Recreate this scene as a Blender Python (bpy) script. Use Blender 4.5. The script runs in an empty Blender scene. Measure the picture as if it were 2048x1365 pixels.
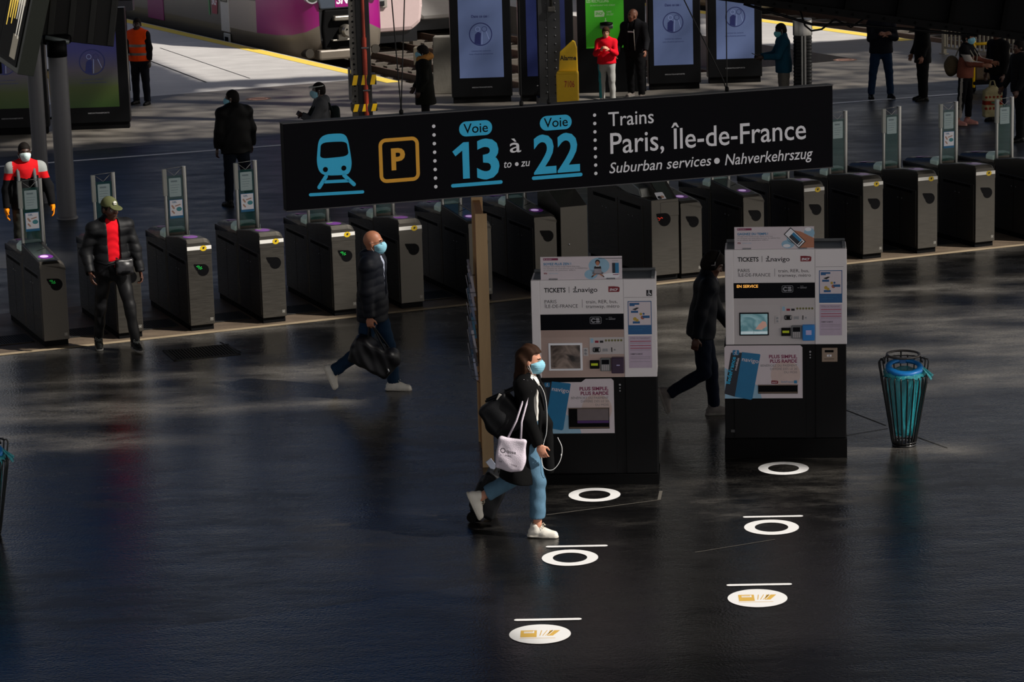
import bpy, bmesh, math, random
import numpy as np
from mathutils import Matrix, Vector
random.seed(7)
R = math.radians
SC = bpy.context.scene
COL = SC.collection

# ------------------------------------------------------------------ camera
F_PX, PITCH, ROLL, CAM_H = 5427.17, 0.209585, -0.0284234, 6.5537
W_PX, H_PX = 2048, 1365
fwd = Vector((0, math.cos(PITCH), -math.sin(PITCH)))
rgt0 = Vector((1, 0, 0)); up0 = rgt0.cross(fwd)
rgt = math.cos(ROLL)*rgt0 + math.sin(ROLL)*up0
upv = -math.sin(ROLL)*rgt0 + math.cos(ROLL)*up0
EYE = Vector((0, 0, CAM_H))
cd = bpy.data.cameras.new('camera'); cam = bpy.data.objects.new('camera', cd); COL.objects.link(cam)
m3 = Matrix((rgt, upv, -fwd)).transposed()
cam.matrix_world = Matrix.Translation(EYE) @ m3.to_4x4()
cd.sensor_width = 36; cd.lens = F_PX/W_PX*36; cd.clip_end = 400; cd.clip_start = .5
SC.camera = cam
def ray(px, py): return fwd + rgt*((px-W_PX/2)/F_PX) - upv*((py-H_PX/2)/F_PX)
def G(px, py, z=0):                    # the spot on the ground that a pixel of the photograph shows
    d = ray(px, py); return EYE + d*((z-CAM_H)/d.z)
def AT(px, py, Y):
    d = ray(px, py); return EYE + d*(Y/d.y)

# ------------------------------------------------------------------ sky, sun, exposure
SUN_H = Vector((.93, -.37, 0)).normalized(); SUN_EL = R(42)
wd = bpy.data.worlds.new('world'); SC.world = wd; wd.use_nodes = True
nt = wd.node_tree; nt.nodes.clear()
NN = nt.nodes.new; LK = nt.links.new
def _map(src, a, b_):
    m = NN('ShaderNodeMapRange'); m.interpolation_type = 'SMOOTHSTEP'; m.inputs['From Min'].default_value = a; m.inputs['From Max'].default_value = b_; LK(src, m.inputs['Value']); return m.outputs[0]
def _mix(f, A, B):
    m = NN('ShaderNodeMix'); m.data_type = 'RGBA'; LK(f, m.inputs['Factor'])
    for k, v in (('A', A), ('B', B)):
        if isinstance(v, tuple): m.inputs[k].default_value = (*v, 1)
        else: LK(v, m.inputs[k])
    return m.outputs['Result']
tc = NN('ShaderNodeTexCoord'); sp = NN('ShaderNodeSeparateXYZ'); LK(tc.outputs['Generated'], sp.inputs[0])
dt = NN('ShaderNodeVectorMath'); dt.operation = 'DOT_PRODUCT'; dt.inputs[1].default_value = (.85, -.53, 0); LK(tc.outputs['Generated'], dt.inputs[0])
far_sky = _mix(_map(sp.outputs['Z'], .20, .27), (.42, .41, .385), (.010, .050, .150))          # pale towards the horizon, blue above
near_sky = _mix(_map(dt.outputs['Value'], .3, 1.0), (.74, .72, .74), (1.28, 1.20, 1.14))
near_sky = _mix(_map(sp.outputs['X'], .60, .88), near_sky, (1.9, 1.78, 1.62))
sky = _mix(_map(dt.outputs['Value'], -.25, .25), far_sky, near_sky)
bg = NN('ShaderNodeBackground'); bg.inputs['Strength'].default_value = 1.0
wo = NN('ShaderNodeOutputWorld'); LK(sky, bg.inputs['Color']); LK(bg.outputs[0], wo.inputs[0])
sd = bpy.data.lights.new('sun', 'SUN'); sd.energy = 6.0; sd.angle = R(1.0); sd.color = (1, .94, .86)
sun = bpy.data.objects.new('sun', sd); COL.objects.link(sun)
sv = SUN_H*math.cos(SUN_EL) + Vector((0, 0, math.sin(SUN_EL)))
sun.rotation_euler = sv.to_track_quat('Z', 'Y').to_euler(); sun.location = (30, -10, 40)
vs = SC.view_settings
vs.view_transform = 'Standard'; vs.look = 'None'; vs.exposure = 0.0; vs.gamma = 1.0; vs.use_curve_mapping = False
SC.cycles.max_bounces = 6; SC.cycles.diffuse_bounces = 3; SC.cycles.glossy_bounces = 3
SC.cycles.transmission_bounces = 5; SC.cycles.transparent_max_bounces = 8
SC.cycles.sample_clamp_indirect = 4

# ------------------------------------------------------------------ materials
def lin(h):
    if isinstance(h, (tuple, list)): return tuple(h)[:3]
    h = h.lstrip('#'); c = [int(h[i:i+2], 16)/255 for i in (0, 2, 4)]
    return tuple(x/12.92 if x <= .04045 else ((x+.055)/1.055)**2.4 for x in c)
MATS = {}
def mat(name, col='#808080', rough=.6, metal=0, var=.12, scale=14, bump=0, bscale=None, spec=.5, emit=0, alpha=1, trans=0, stretch=None, rvar=0):
    if name in MATS: return MATS[name]
    m = bpy.data.materials.new(name); m.use_nodes = True
    n = m.node_tree; b = n.nodes['Principled BSDF']; L = n.links
    c = lin(col)
    b.inputs['Roughness'].default_value = rough; b.inputs['Metallic'].default_value = metal
    b.inputs['Specular IOR Level'].default_value = spec
    t = n.nodes.new('ShaderNodeTexCoord'); src = t.outputs['Object']
    if stretch:
        mpn = n.nodes.new('ShaderNodeMapping'); mpn.inputs['Scale'].default_value = stretch
        L.new(src, mpn.inputs[0]); src = mpn.outputs[0]
    nz = n.nodes.new('ShaderNodeTexNoise'); nz.inputs['Scale'].default_value = scale; nz.inputs['Detail'].default_value = 5
    L.new(src, nz.inputs['Vector'])
    mx = n.nodes.new('ShaderNodeMix'); mx.data_type = 'RGBA'
    mx.inputs['A'].default_value = (*[x*(1-var) for x in c], 1); mx.inputs['B'].default_value = (*[min(1, x*(1+var)) for x in c], 1)
    L.new(nz.outputs['Fac'], mx.inputs['Factor']); L.new(mx.outputs['Result'], b.inputs['Base Color'])
    if emit:
        L.new(mx.outputs['Result'], b.inputs['Emission Color']); b.inputs['Emission Strength'].default_value = emit
    if rvar:
        mr = n.nodes.new('ShaderNodeMapRange'); mr.inputs['To Min'].default_value = max(.03, rough-rvar); mr.inputs['To Max'].default_value = rough+rvar
        mr.inputs['From Min'].default_value = .3; mr.inputs['From Max'].default_value = .7
        L.new(nz.outputs['Fac'], mr.inputs['Value']); L.new(mr.outputs[0], b.inputs['Roughness'])
    if bump:
        bn = n.nodes.new('ShaderNodeTexNoise'); bn.inputs['Scale'].default_value = bscale or scale*3; bn.inputs['Detail'].default_value = 3
        L.new(src, bn.inputs['Vector'])
        bp = n.nodes.new('ShaderNodeBump'); bp.inputs['Strength'].default_value = bump; bp.inputs['Distance'].default_value = .02
        L.new(bn.outputs['Fac'], bp.inputs['Height']); L.new(bp.outputs[0], b.inputs['Normal'])
    if alpha < 1: b.inputs['Alpha'].default_value = alpha
    if trans: b.inputs['Transmission Weight'].default_value = trans
    MATS[name] = m
    return m
def asphalt(name, c0, c1, r0, r1, scale=.5, dark_area=None, bump=.25):
    m = bpy.data.materials.new(name); m.use_nodes = True; n = m.node_tree; L = n.links; b = n.nodes['Principled BSDF']
    t = n.nodes.new('ShaderNodeTexCoord')
    mpn = n.nodes.new('ShaderNodeMapping'); mpn.inputs['Rotation'].default_value = (0, 0, -R(10)); mpn.inputs['Scale'].default_value = (.55, 1.3, 1)
    L.new(t.outputs['Object'], mpn.inputs[0])
    n1 = n.nodes.new('ShaderNodeTexNoise'); n1.inputs['Scale'].default_value = scale; n1.inputs['Detail'].default_value = 8; n1.inputs['Roughness'].default_value = .62
    n2 = n.nodes.new('ShaderNodeTexNoise'); n2.inputs['Scale'].default_value = 42; n2.inputs['Detail'].default_value = 4
    n3 = n.nodes.new('ShaderNodeTexNoise'); n3.inputs['Scale'].default_value = 2.3; n3.inputs['Detail'].default_value = 6; n3.inputs['Roughness'].default_value = .7
    L.new(mpn.outputs[0], n1.inputs['Vector']); L.new(t.outputs['Object'], n2.inputs['Vector']); L.new(mpn.outputs[0], n3.inputs['Vector'])
    mul = n.nodes.new('ShaderNodeMath'); mul.operation = 'MULTIPLY'; L.new(n1.outputs['Fac'], mul.inputs[0]); L.new(n3.outputs['Fac'], mul.inputs[1])
    mr0 = n.nodes.new('ShaderNodeMapRange'); mr0.inputs['From Min'].default_value = .15; mr0.inputs['From Max'].default_value = .4
    L.new(mul.outputs[0], mr0.inputs['Value'])
    add = n.nodes.new('ShaderNodeMath'); add.operation = 'MULTIPLY_ADD'; add.inputs[1].default_value = .8
    sb = n.nodes.new('ShaderNodeMath'); sb.operation = 'MULTIPLY_ADD'; sb.inputs[1].default_value = .9; sb.inputs[2].default_value = -.35
    L.new(n2.outputs['Fac'], sb.inputs[0]); L.new(mr0.outputs[0], add.inputs[0]); L.new(sb.outputs[0], add.inputs[2])
    mx = n.nodes.new('ShaderNodeMix'); mx.data_type = 'RGBA'; mx.inputs['A'].default_value = (*c0, 1); mx.inputs['B'].default_value = (*c1, 1)
    fac = add.outputs[0]
    if dark_area:                           # a darker area: (x, y, radius x, radius y)
        cm = n.nodes.new('ShaderNodeMapping'); cm.vector_type = 'POINT'; cm.inputs['Location'].default_value = (-dark_area[0]/dark_area[2], -dark_area[1]/dark_area[3], 0); cm.inputs['Scale'].default_value = (1/dark_area[2], 1/dark_area[3], 0)
        ln = n.nodes.new('ShaderNodeVectorMath'); ln.operation = 'LENGTH'; L.new(t.outputs['Object'], cm.inputs[0]); L.new(cm.outputs[0], ln.inputs[0])
        w1 = n.nodes.new('ShaderNodeMath'); w1.operation = 'MULTIPLY_ADD'; w1.inputs[1].default_value = .8; L.new(n3.outputs['Fac'], w1.inputs[0]); L.new(ln.outputs['Value'], w1.inputs[2])
        ms = n.nodes.new('ShaderNodeMapRange'); ms.interpolation_type = 'SMOOTHSTEP'; ms.inputs['From Min'].default_value = 1.1; ms.inputs['From Max'].default_value = 1.65; ms.inputs['To Min'].default_value = .05
        L.new(w1.outputs[0], ms.inputs['Value']); mm = n.nodes.new('ShaderNodeMath'); mm.operation = 'MULTIPLY'; mm.use_clamp = True; L.new(fac, mm.inputs[0]); L.new(ms.outputs[0], mm.inputs[1]); fac = mm.outputs[0]
    L.new(fac, mx.inputs['Factor']); L.new(mx.outputs['Result'], b.inputs['Base Color'])
    mr = n.nodes.new('ShaderNodeMapRange'); mr.inputs['To Min'].default_value = r0; mr.inputs['To Max'].default_value = r1
    L.new(mr0.outputs[0], mr.inputs['Value']); L.new(mr.outputs[0], b.inputs['Roughness'])
    bp = n.nodes.new('ShaderNodeBump'); bp.inputs['Strength'].default_value = bump; bp.inputs['Distance'].default_value = .006
    ad2 = n.nodes.new('ShaderNodeMath'); ad2.operation = 'MULTIPLY_ADD'; ad2.inputs[1].default_value = 2.0
    L.new(n3.outputs['Fac'], ad2.inputs[0]); L.new(n2.outputs['Fac'], ad2.inputs[2])
    L.new(ad2.outputs[0], bp.inputs['Height']); L.new(bp.outputs[0], b.inputs['Normal'])
    MATS[name] = m
    return m

# ------------------------------------------------------------------ mesh collecting
def smooth_path(pts, n=6):             # Catmull-Rom through the points
    P = [Vector(p) for p in pts]; P = [P[0]*2-P[1]]+P+[P[-1]*2-P[-2]]; o = []
    for i in range(1, len(P)-2):
        for k in range(n):
            t = k/n; a, b_, c, d = P[i-1], P[i], P[i+1], P[i+2]
            o.append(.5*((2*b_)+(c-a)*t+(2*a-5*b_+4*c-d)*t*t+(3*b_-a-3*c+d)*t*t*t))
    return o+[P[-2]]
class MB:
    def __init__(s): s.v = []; s.f = []; s.m = []; s.s = []
    def add(s, vs, fs, mi=0, smooth=False):
        o = len(s.v); s.v += [tuple(v) for v in vs]
        for f in fs: s.f.append(tuple(i+o for i in f)); s.m.append(mi); s.s.append(smooth)
        return s
    def bm(s, b, mi=0, smooth=False):
        b.verts.index_update()
        s.add([v.co for v in b.verts], [[v.index for v in f.verts] for f in b.faces], mi, smooth); b.free(); return s
    def box(s, x0, y0, z0, x1, y1, z1, mi=0, bev=0, M=None, seg=2):
        b = bmesh.new(); bmesh.ops.create_cube(b, size=1)
        for v in b.verts: v.co = Vector(((x0+x1)/2+v.co.x*(x1-x0), (y0+y1)/2+v.co.y*(y1-y0), (z0+z1)/2+v.co.z*(z1-z0)))
        if bev: bmesh.ops.bevel(b, geom=list(b.edges), offset=bev, segments=seg, affect='EDGES', profile=.5)
        if M is not None: b.transform(M)
        return s.bm(b, mi, False)
    def prism(s, poly, a0, a1, axis='x', mi=0, bev=0, M=None):
        # poly lies in the two other axes (x: y,z / y: x,z / z: x,y)
        def P(p, a): return {'x': (a, p[0], p[1]), 'y': (p[0], a, p[1]), 'z': (p[0], p[1], a)}[axis]
        b = bmesh.new(); n = len(poly)
        A = [b.verts.new(P(p, a0)) for p in poly]; B = [b.verts.new(P(p, a1)) for p in poly]
        b.faces.new(A); b.faces.new(B[::-1])
        for i in range(n): b.faces.new((A[i], B[i], B[(i+1) % n], A[(i+1) % n]))
        bmesh.ops.recalc_face_normals(b, faces=b.faces)
        if bev: bmesh.ops.bevel(b, geom=list(b.edges), offset=bev, segments=2, affect='EDGES', profile=.5)
        if M is not None: b.transform(M)
        return s.bm(b, mi)
    def cyl(s, p0, p1, r0, r1=None, n=16, mi=0, caps=True):
        r1 = r0 if r1 is None else r1
        p0, p1 = Vector(p0), Vector(p1); d = (p1-p0).normalized()
        a = d.orthogonal().normalized(); c = d.cross(a); o = len(s.v)
        ang = [2*math.pi*i/n for i in range(n)]
        vs = [p0+(a*math.cos(t)+c*math.sin(t))*r0 for t in ang]+[p1+(a*math.cos(t)+c*math.sin(t))*r1 for t in ang]
        s.add(vs, [(i, (i+1) % n, n+(i+1) % n, n+i) for i in range(n)], mi, True)
        if caps: s.add(vs[:n][::-1], [tuple(range(n))], mi); s.add(vs[n:], [tuple(range(n))], mi)
        return s
    def tube(s, pts, r, n=8, mi=0, closed=False):
        pts = [Vector(p) for p in pts]; k = len(pts); ring = []
        a = None; vs = []
        for i, p in enumerate(pts):
            d = (pts[(i+1) % k]-pts[i-1]) if closed else (pts[min(i+1, k-1)]-pts[max(i-1, 0)])
            d.normalize()
            a = d.orthogonal().normalized() if a is None else (a-d*a.dot(d)).normalized()
            c = d.cross(a)
            rr = r[i] if isinstance(r, (list, tuple)) else r
            vs += [p+(a*math.cos(2*math.pi*j/n)+c*math.sin(2*math.pi*j/n))*rr for j in range(n)]
        fs = []
        for i in range(k if closed else k-1):
            q = (i+1) % k
            fs += [(i*n+j, i*n+(j+1) % n, q*n+(j+1) % n, q*n+j) for j in range(n)]
        if not closed: fs += [tuple(range(n))[::-1], tuple((k-1)*n+j for j in range(n))]
        return s.add(vs, fs, mi, True)
    def lathe(s, prof, n=24, mi=0, c=(0, 0, 0), M=None):
        vs = []
        for r, z in prof: vs += [Vector((c[0]+r*math.cos(2*math.pi*i/n), c[1]+r*math.sin(2*math.pi*i/n), c[2]+z)) for i in range(n)]
        if M is not None: vs = [M @ v for v in vs]
        fs = [(k*n+i, k*n+(i+1) % n, (k+1)*n+(i+1) % n, (k+1)*n+i) for k in range(len(prof)-1) for i in range(n)]
        return s.add(vs, fs, mi, True)
    def ball(s, c, r, mi=0, n=12):
        r = (r, r, r) if isinstance(r, (int, float)) else r
        b = bmesh.new(); bmesh.ops.create_uvsphere(b, u_segments=n, v_segments=max(6, n//2), radius=1)
        for v in b.verts: v.co = Vector((c[0]+v.co.x*r[0], c[1]+v.co.y*r[1], c[2]+v.co.z*r[2]))
        return s.bm(b, mi, True)
def put(o, parent=None):
    COL.objects.link(o)
    if parent is not None: o.parent = parent
    return o
def obj(name, mb, mats, parent=None):
    me = bpy.data.meshes.new(name); me.from_pydata(mb.v, [], mb.f); me.update()
    me.polygons.foreach_set('material_index', mb.m); me.polygons.foreach_set('use_smooth', mb.s)
    for m in (mats if isinstance(mats, (list, tuple)) else [mats]): me.materials.append(m)
    return put(bpy.data.objects.new(name, me), parent)
def tag(o, label, cat, group=None):
    o['label'] = label; o['category'] = cat
    if group: o['group'] = group
    return o
def thing(name, label, cat, loc=(0, 0, 0), rz=0, group=None):
    o = bpy.data.objects.new(name, None); o.empty_display_size = .1; COL.objects.link(o)
    o.location = loc; o.rotation_euler = (0, 0, rz)
    return tag(o, label, cat, group)
def struct(name, mb, mats, label=None):
    o = obj(name, mb, mats); o['kind'] = 'structure'
    if label: o['label'] = label
    return o
def dup(root, loc, rz, label, group=None):
    r = root.copy(); COL.objects.link(r); r.location = loc; r.rotation_euler = (0, 0, rz); r['label'] = label
    if group: r['group'] = group
    for ch in list(root.children):
        c = ch.copy(); COL.objects.link(c); c.parent = r
        for g in list(ch.children):
            d = g.copy(); COL.objects.link(d); d.parent = c
    return r

# ------------------------------------------------------------------ flat print (lettering, pictograms)
_TX = {}
def glyphs(s, bold=0, shear=0, sp=1.0):
    k = (s, bold, shear, sp)
    if k in _TX: return _TX[k]
    cu = bpy.data.curves.new('t', 'FONT'); cu.body = s; cu.size = 1; cu.resolution_u = 3; cu.offset = bold; cu.shear = shear
    cu.space_character = sp; cu.fill_mode = 'FRONT'
    ob = bpy.data.objects.new('t', cu); COL.objects.link(ob); bpy.context.view_layer.update()
    me = bpy.data.meshes.new_from_object(ob.evaluated_get(bpy.context.evaluated_depsgraph_get()))
    v = [(p.co.x, p.co.y) for p in me.vertices]; f = [tuple(p.vertices) for p in me.polygons]
    bpy.data.objects.remove(ob); bpy.data.meshes.remove(me); bpy.data.curves.remove(cu)
    _TX[k] = (v, f)
    return _TX[k]
CAP = None
class Print(MB):
    """Thin print on a surface: P(u, v, layer) gives the point."""
    def __init__(s, P=None, y=0.0, step=.0008):
        super().__init__(); s.P = P or (lambda u, v, l: (u, y-.001-l*step, v))
    def poly(s, pts, mi, l=0): s.add([s.P(u, v, l) for u, v in pts], [tuple(range(len(pts)))], mi); return s
    def rect(s, u0, v0, u1, v1, mi, l=0): return s.poly([(u0, v0), (u1, v0), (u1, v1), (u0, v1)], mi, l)
    def rrect(s, u0, v0, u1, v1, r, mi, l=0, n=6):
        p = []
        for cx, cy, a in ((u1-r, v0+r, -90), (u1-r, v1-r, 0), (u0+r, v1-r, 90), (u0+r, v0+r, 180)):
            p += [(cx+r*math.cos(R(a+90*i/n)), cy+r*math.sin(R(a+90*i/n))) for i in range(n+1)]
        return s.poly(p, mi, l)
    def disc(s, u, v, r, mi, l=0, n=32, ry=None):
        ry = ry or r
        return s.poly([(u+r*math.cos(2*math.pi*i/n), v+ry*math.sin(2*math.pi*i/n)) for i in range(n)], mi, l)
    def ring(s, u, v, r0, r1, mi, l=0, n=40):
        o = [s.P(u+r*math.cos(2*math.pi*i/n), v+r*math.sin(2*math.pi*i/n), l) for r in (r0, r1) for i in range(n)]
        s.add(o, [(i, n+i, n+(i+1) % n, (i+1) % n)[::1] for i in range(n)], mi); return s
    def frame(s, u0, v0, u1, v1, r, w, mi, l=0, n=6):
        def loop(u0, v0, u1, v1, r):
            p = []
            for cx, cy, a in ((u1-r, v0+r, -90), (u1-r, v1-r, 0), (u0+r, v1-r, 90), (u0+r, v0+r, 180)):
                p += [(cx+r*math.cos(R(a+90*i/n)), cy+r*math.sin(R(a+90*i/n))) for i in range(n+1)]
            return p
        a, b = loop(u0, v0, u1, v1, r), loop(u0+w, v0+w, u1-w, v1-w, max(r-w, .001)); k = len(a)
        s.add([s.P(*p, l) for p in a+b], [(i, (i+1) % k, k+(i+1) % k, k+i) for i in range(k)], mi); return s
    def line(s, u0, v0, u1, v1, w, mi, l=0, cap=True):
        d = math.hypot(u1-u0, v1-v0); a = math.atan2(v1-v0, u1-u0); h = w/2; p = []
        if cap:
            p = [(u1+h*math.cos(a+R(t)), v1+h*math.sin(a+R(t))) for t in range(-90, 91, 30)] + [(u0+h*math.cos(a+R(t)), v0+h*math.sin(a+R(t))) for t in range(90, 271, 30)]
        else:
            p = [(u0+h*math.sin(a), v0-h*math.cos(a)), (u1+h*math.sin(a), v1-h*math.cos(a)), (u1-h*math.sin(a), v1+h*math.cos(a)), (u0-h*math.sin(a), v0+h*math.cos(a))]
        return s.poly(p, mi, l)
    def text(s, t, u, v, cap, mi, l=0, w=None, al='l', bold=0, shear=0, rot=0, sp=1.0):
        global CAP
        if CAP is None: CAP = max(p[1] for p in glyphs('H')[0])
        vv, ff = glyphs(t, bold, shear, sp)
        if not vv: return s
        k = cap/CAP; x0 = min(p[0] for p in vv); x1 = max(p[0] for p in vv)
        kx = (w/(x1-x0)) if w else k; ln = (x1-x0)*kx
        off = {'l': 0, 'c': -ln/2, 'r': -ln}[al]
        ca, sa = math.cos(rot), math.sin(rot); o = []
        for x, y in vv:
            a, b = (x-x0)*kx+off, y*k
            o.append(s.P(u+a*ca-b*sa, v+a*sa+b*ca, l))
        s.add(o, ff, mi); return s

# ------------------------------------------------------------------ smooth solids (bodies, clothes, bags)
def V3(*a): return np.array(a, float)
def nrm(v): v = np.asarray(v, float); return v/max(1e-9, np.linalg.norm(v))
class Solid:
    def __init__(s, vox): s.h = vox; s.ops = []
    def cap(s, a, b, r1, r2=None, k=.02, op='u', flat=None):
        a, b = np.asarray(a, float), np.asarray(b, float); r2 = r1 if r2 is None else r2; m = max(r1, r2)
        def f(X, Y, Z):
            ab = b-a; L2 = max(ab@ab, 1e-12)
            t = np.clip(((X-a[0])*ab[0]+(Y-a[1])*ab[1]+(Z-a[2])*ab[2])/L2, 0, 1)
            dx, dy, dz = X-a[0]-t*ab[0], Y-a[1]-t*ab[1], Z-a[2]-t*ab[2]
            if flat is not None:
                w, fl = flat; c = (dx*w[0]+dy*w[1]+dz*w[2])*(1/fl-1)
                dx, dy, dz = dx+c*w[0], dy+c*w[1], dz+c*w[2]
                return (np.sqrt(dx*dx+dy*dy+dz*dz)-(r1+(r2-r1)*t))*max(fl, .6)
            return np.sqrt(dx*dx+dy*dy+dz*dz)-(r1+(r2-r1)*t)
        s.ops.append((op, f, np.minimum(a, b)-m, np.maximum(a, b)+m, k)); return s
    def ell(s, c, r, B=None, k=.02, op='u'):
        c = np.asarray(c, float); r = np.asarray(r, float)*np.ones(3); B = np.eye(3) if B is None else np.asarray(B, float)
        ext = np.sqrt(((B.T*r[:, None].T)**2).sum(1)) if False else np.array([np.sqrt(sum((B[i][j]*r[i])**2 for i in range(3))) for j in range(3)])
        def f(X, Y, Z):
            d = (X-c[0], Y-c[1], Z-c[2]); q = [d[0]*B[i][0]+d[1]*B[i][1]+d[2]*B[i][2] for i in range(3)]
            k0 = np.sqrt((q[0]/r[0])**2+(q[1]/r[1])**2+(q[2]/r[2])**2)
            k1 = np.sqrt((q[0]/r[0]**2)**2+(q[1]/r[1]**2)**2+(q[2]/r[2]**2)**2)
            return k0*(k0-1)/np.maximum(k1, 1e-6)
        s.ops.append((op, f, c-ext, c+ext, k)); return s
    def box(s, c, hs, B=None, rd=.01, k=.01, op='u'):
        c = np.asarray(c, float); hs = np.asarray(hs, float); B = np.eye(3) if B is None else np.asarray(B, float)
        ext = np.array([sum(abs(B[i][j])*hs[i] for i in range(3)) for j in range(3)])
        def f(X, Y, Z):
            d = (X-c[0], Y-c[1], Z-c[2]); q = [np.abs(d[0]*B[i][0]+d[1]*B[i][1]+d[2]*B[i][2])-hs[i]+rd for i in range(3)]
            o = np.sqrt(sum(np.maximum(a, 0)**2 for a in q)); return o+np.minimum(np.maximum(np.maximum(q[0], q[1]), q[2]), 0)-rd
        s.ops.append((op, f, c-ext, c+ext, k)); return s
    def cut(s, p, n, k=.004):
        p, n = np.asarray(p, float), nrm(n)
        s.ops.append(('i', lambda X, Y, Z: (X-p[0])*n[0]+(Y-p[1])*n[1]+(Z-p[2])*n[2], None, None, k)); return s
    def field(s, f): s.ops.append(('f', f, None, None, 0)); return s
    def mesh(s):
        lo = np.min([o[2] for o in s.ops if o[0] == 'u'], 0)-3*s.h; hi = np.max([o[3] for o in s.ops if o[0] == 'u'], 0)+3*s.h
        h = s.h; n = np.ceil((hi-lo)/h).astype(int)+1
        ax = [(lo[i]+h*np.arange(n[i])) for i in range(3)]
        D = np.full(n, 1.0, np.float32)
        for op, f, a, b, k in s.ops:
            if a is None: sl = (slice(None),)*3
            else:
                i0 = np.maximum(np.floor((a-k-4*h-lo)/h).astype(int), 0); i1 = np.minimum(np.ceil((b+k+4*h-lo)/h).astype(int)+1, n)
                if (i1 <= i0).any(): continue
                sl = tuple(slice(i0[i], i1[i]) for i in range(3))
            X = ax[0][sl[0]][:, None, None].astype(np.float32); Y = ax[1][sl[1]][None, :, None].astype(np.float32); Z = ax[2][sl[2]][None, None, :].astype(np.float32)
            d = f(X, Y, Z); c = D[sl]
            if op == 'f': D[sl] = c+d
            elif op == 'u': q = np.maximum(k-np.abs(c-d), 0)/max(k, 1e-6); D[sl] = np.minimum(c, d)-q*q*k*.25
            elif op == 's': d = -d; q = np.maximum(k-np.abs(c-d), 0)/max(k, 1e-6); D[sl] = np.maximum(c, d)+q*q*k*.25
            elif op == 'i': q = np.maximum(k-np.abs(c-d), 0)/max(k, 1e-6); D[sl] = np.maximum(c, d)+q*q*k*.25
        D[0] = D[-1] = 1; D[:, 0] = D[:, -1] = 1; D[:, :, 0] = D[:, :, -1] = 1
        S = D < 0; nx, ny, nz = n
        offs = [(i, j, k) for i in (0, 1) for j in (0, 1) for k in (0, 1)]
        cnt = sum(S[i:nx-1+i, j:ny-1+j, k:nz-1+k].astype(np.int8) for i, j, k in offs)
        idx = np.argwhere((cnt > 0) & (cnt < 8))
        if not len(idx): return np.zeros((0, 3)), np.zeros((0, 4), int)
        ids = np.full(n-1, -1, np.int32); ids[tuple(idx.T)] = np.arange(len(idx))
        val = [D[idx[:, 0]+o[0], idx[:, 1]+o[1], idx[:, 2]+o[2]] for o in offs]
        acc = np.zeros((len(idx), 3)); num = np.zeros(len(idx))
        for p in range(8):
            for q in range(p+1, 8):
                df = [offs[q][i]-offs[p][i] for i in range(3)]
                if sum(map(abs, df)) != 1: continue
                mk = (val[p] < 0) != (val[q] < 0)
                t = np.where(mk, val[p]/np.where(mk, val[p]-val[q], 1), 0)
                acc += np.where(mk[:, None], np.array(offs[p])+t[:, None]*np.array(df), 0); num += mk
        V = lo+h*(idx+acc/num[:, None])
        Q = []
        for a in range(3):
            b, c = (a+1) % 3, (a+2) % 3
            s0 = [slice(None)]*3; s1 = [slice(None)]*3; s0[a] = slice(0, -1); s1[a] = slice(1, None)
            A, Bm = S[tuple(s0)], S[tuple(s1)]
            e = np.argwhere(A != Bm); e = e[(e[:, b] > 0) & (e[:, c] > 0) & (e[:, b] < n[b]-1) & (e[:, c] < n[c]-1)]
            fl = A[tuple(e.T)]
            def I(db, dc): w = e.copy(); w[:, b] -= db; w[:, c] -= dc; return ids[tuple(w.T)]
            q = np.stack([I(1, 1), I(0, 1), I(0, 0), I(1, 0)], 1); q[~fl] = q[~fl][:, ::-1]; Q.append(q)
        Q = np.concatenate(Q); Q = Q[(Q >= 0).all(1)]
        return V, Q
def solid_obj(name, sol, mats, parent=None, fn=None, relax=1):
    V, Q = sol.mesh()
    for _ in range(relax):
        S = np.zeros_like(V); C = np.zeros(len(V))
        for i in range(4):
            np.add.at(S, Q[:, i], V[Q[:, (i+1) % 4]]); np.add.at(C, Q[:, i], 1)
            np.add.at(S, Q[:, i], V[Q[:, i-1]]); np.add.at(C, Q[:, i], 1)
        V = V*.6+.4*S/np.maximum(C, 1)[:, None]
    me = bpy.data.meshes.new(name); me.vertices.add(len(V)); me.vertices.foreach_set('co', V.astype(np.float32).ravel())
    me.loops.add(len(Q)*4); me.loops.foreach_set('vertex_index', Q.astype(np.int32).ravel())
    me.polygons.add(len(Q)); me.polygons.foreach_set('loop_start', np.arange(0, len(Q)*4, 4, dtype=np.int32))
    me.update(calc_edges=True); me.polygons.foreach_set('use_smooth', np.ones(len(Q), bool))
    for m in (mats if isinstance(mats, (list, tuple)) else [mats]): me.materials.append(m)
    if fn is not None and len(Q):
        me.polygons.foreach_set('material_index', np.asarray(fn(V[Q].mean(1)), np.int32))
    me.validate(); me.update()
    return put(bpy.data.objects.new(name, me), parent)
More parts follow.
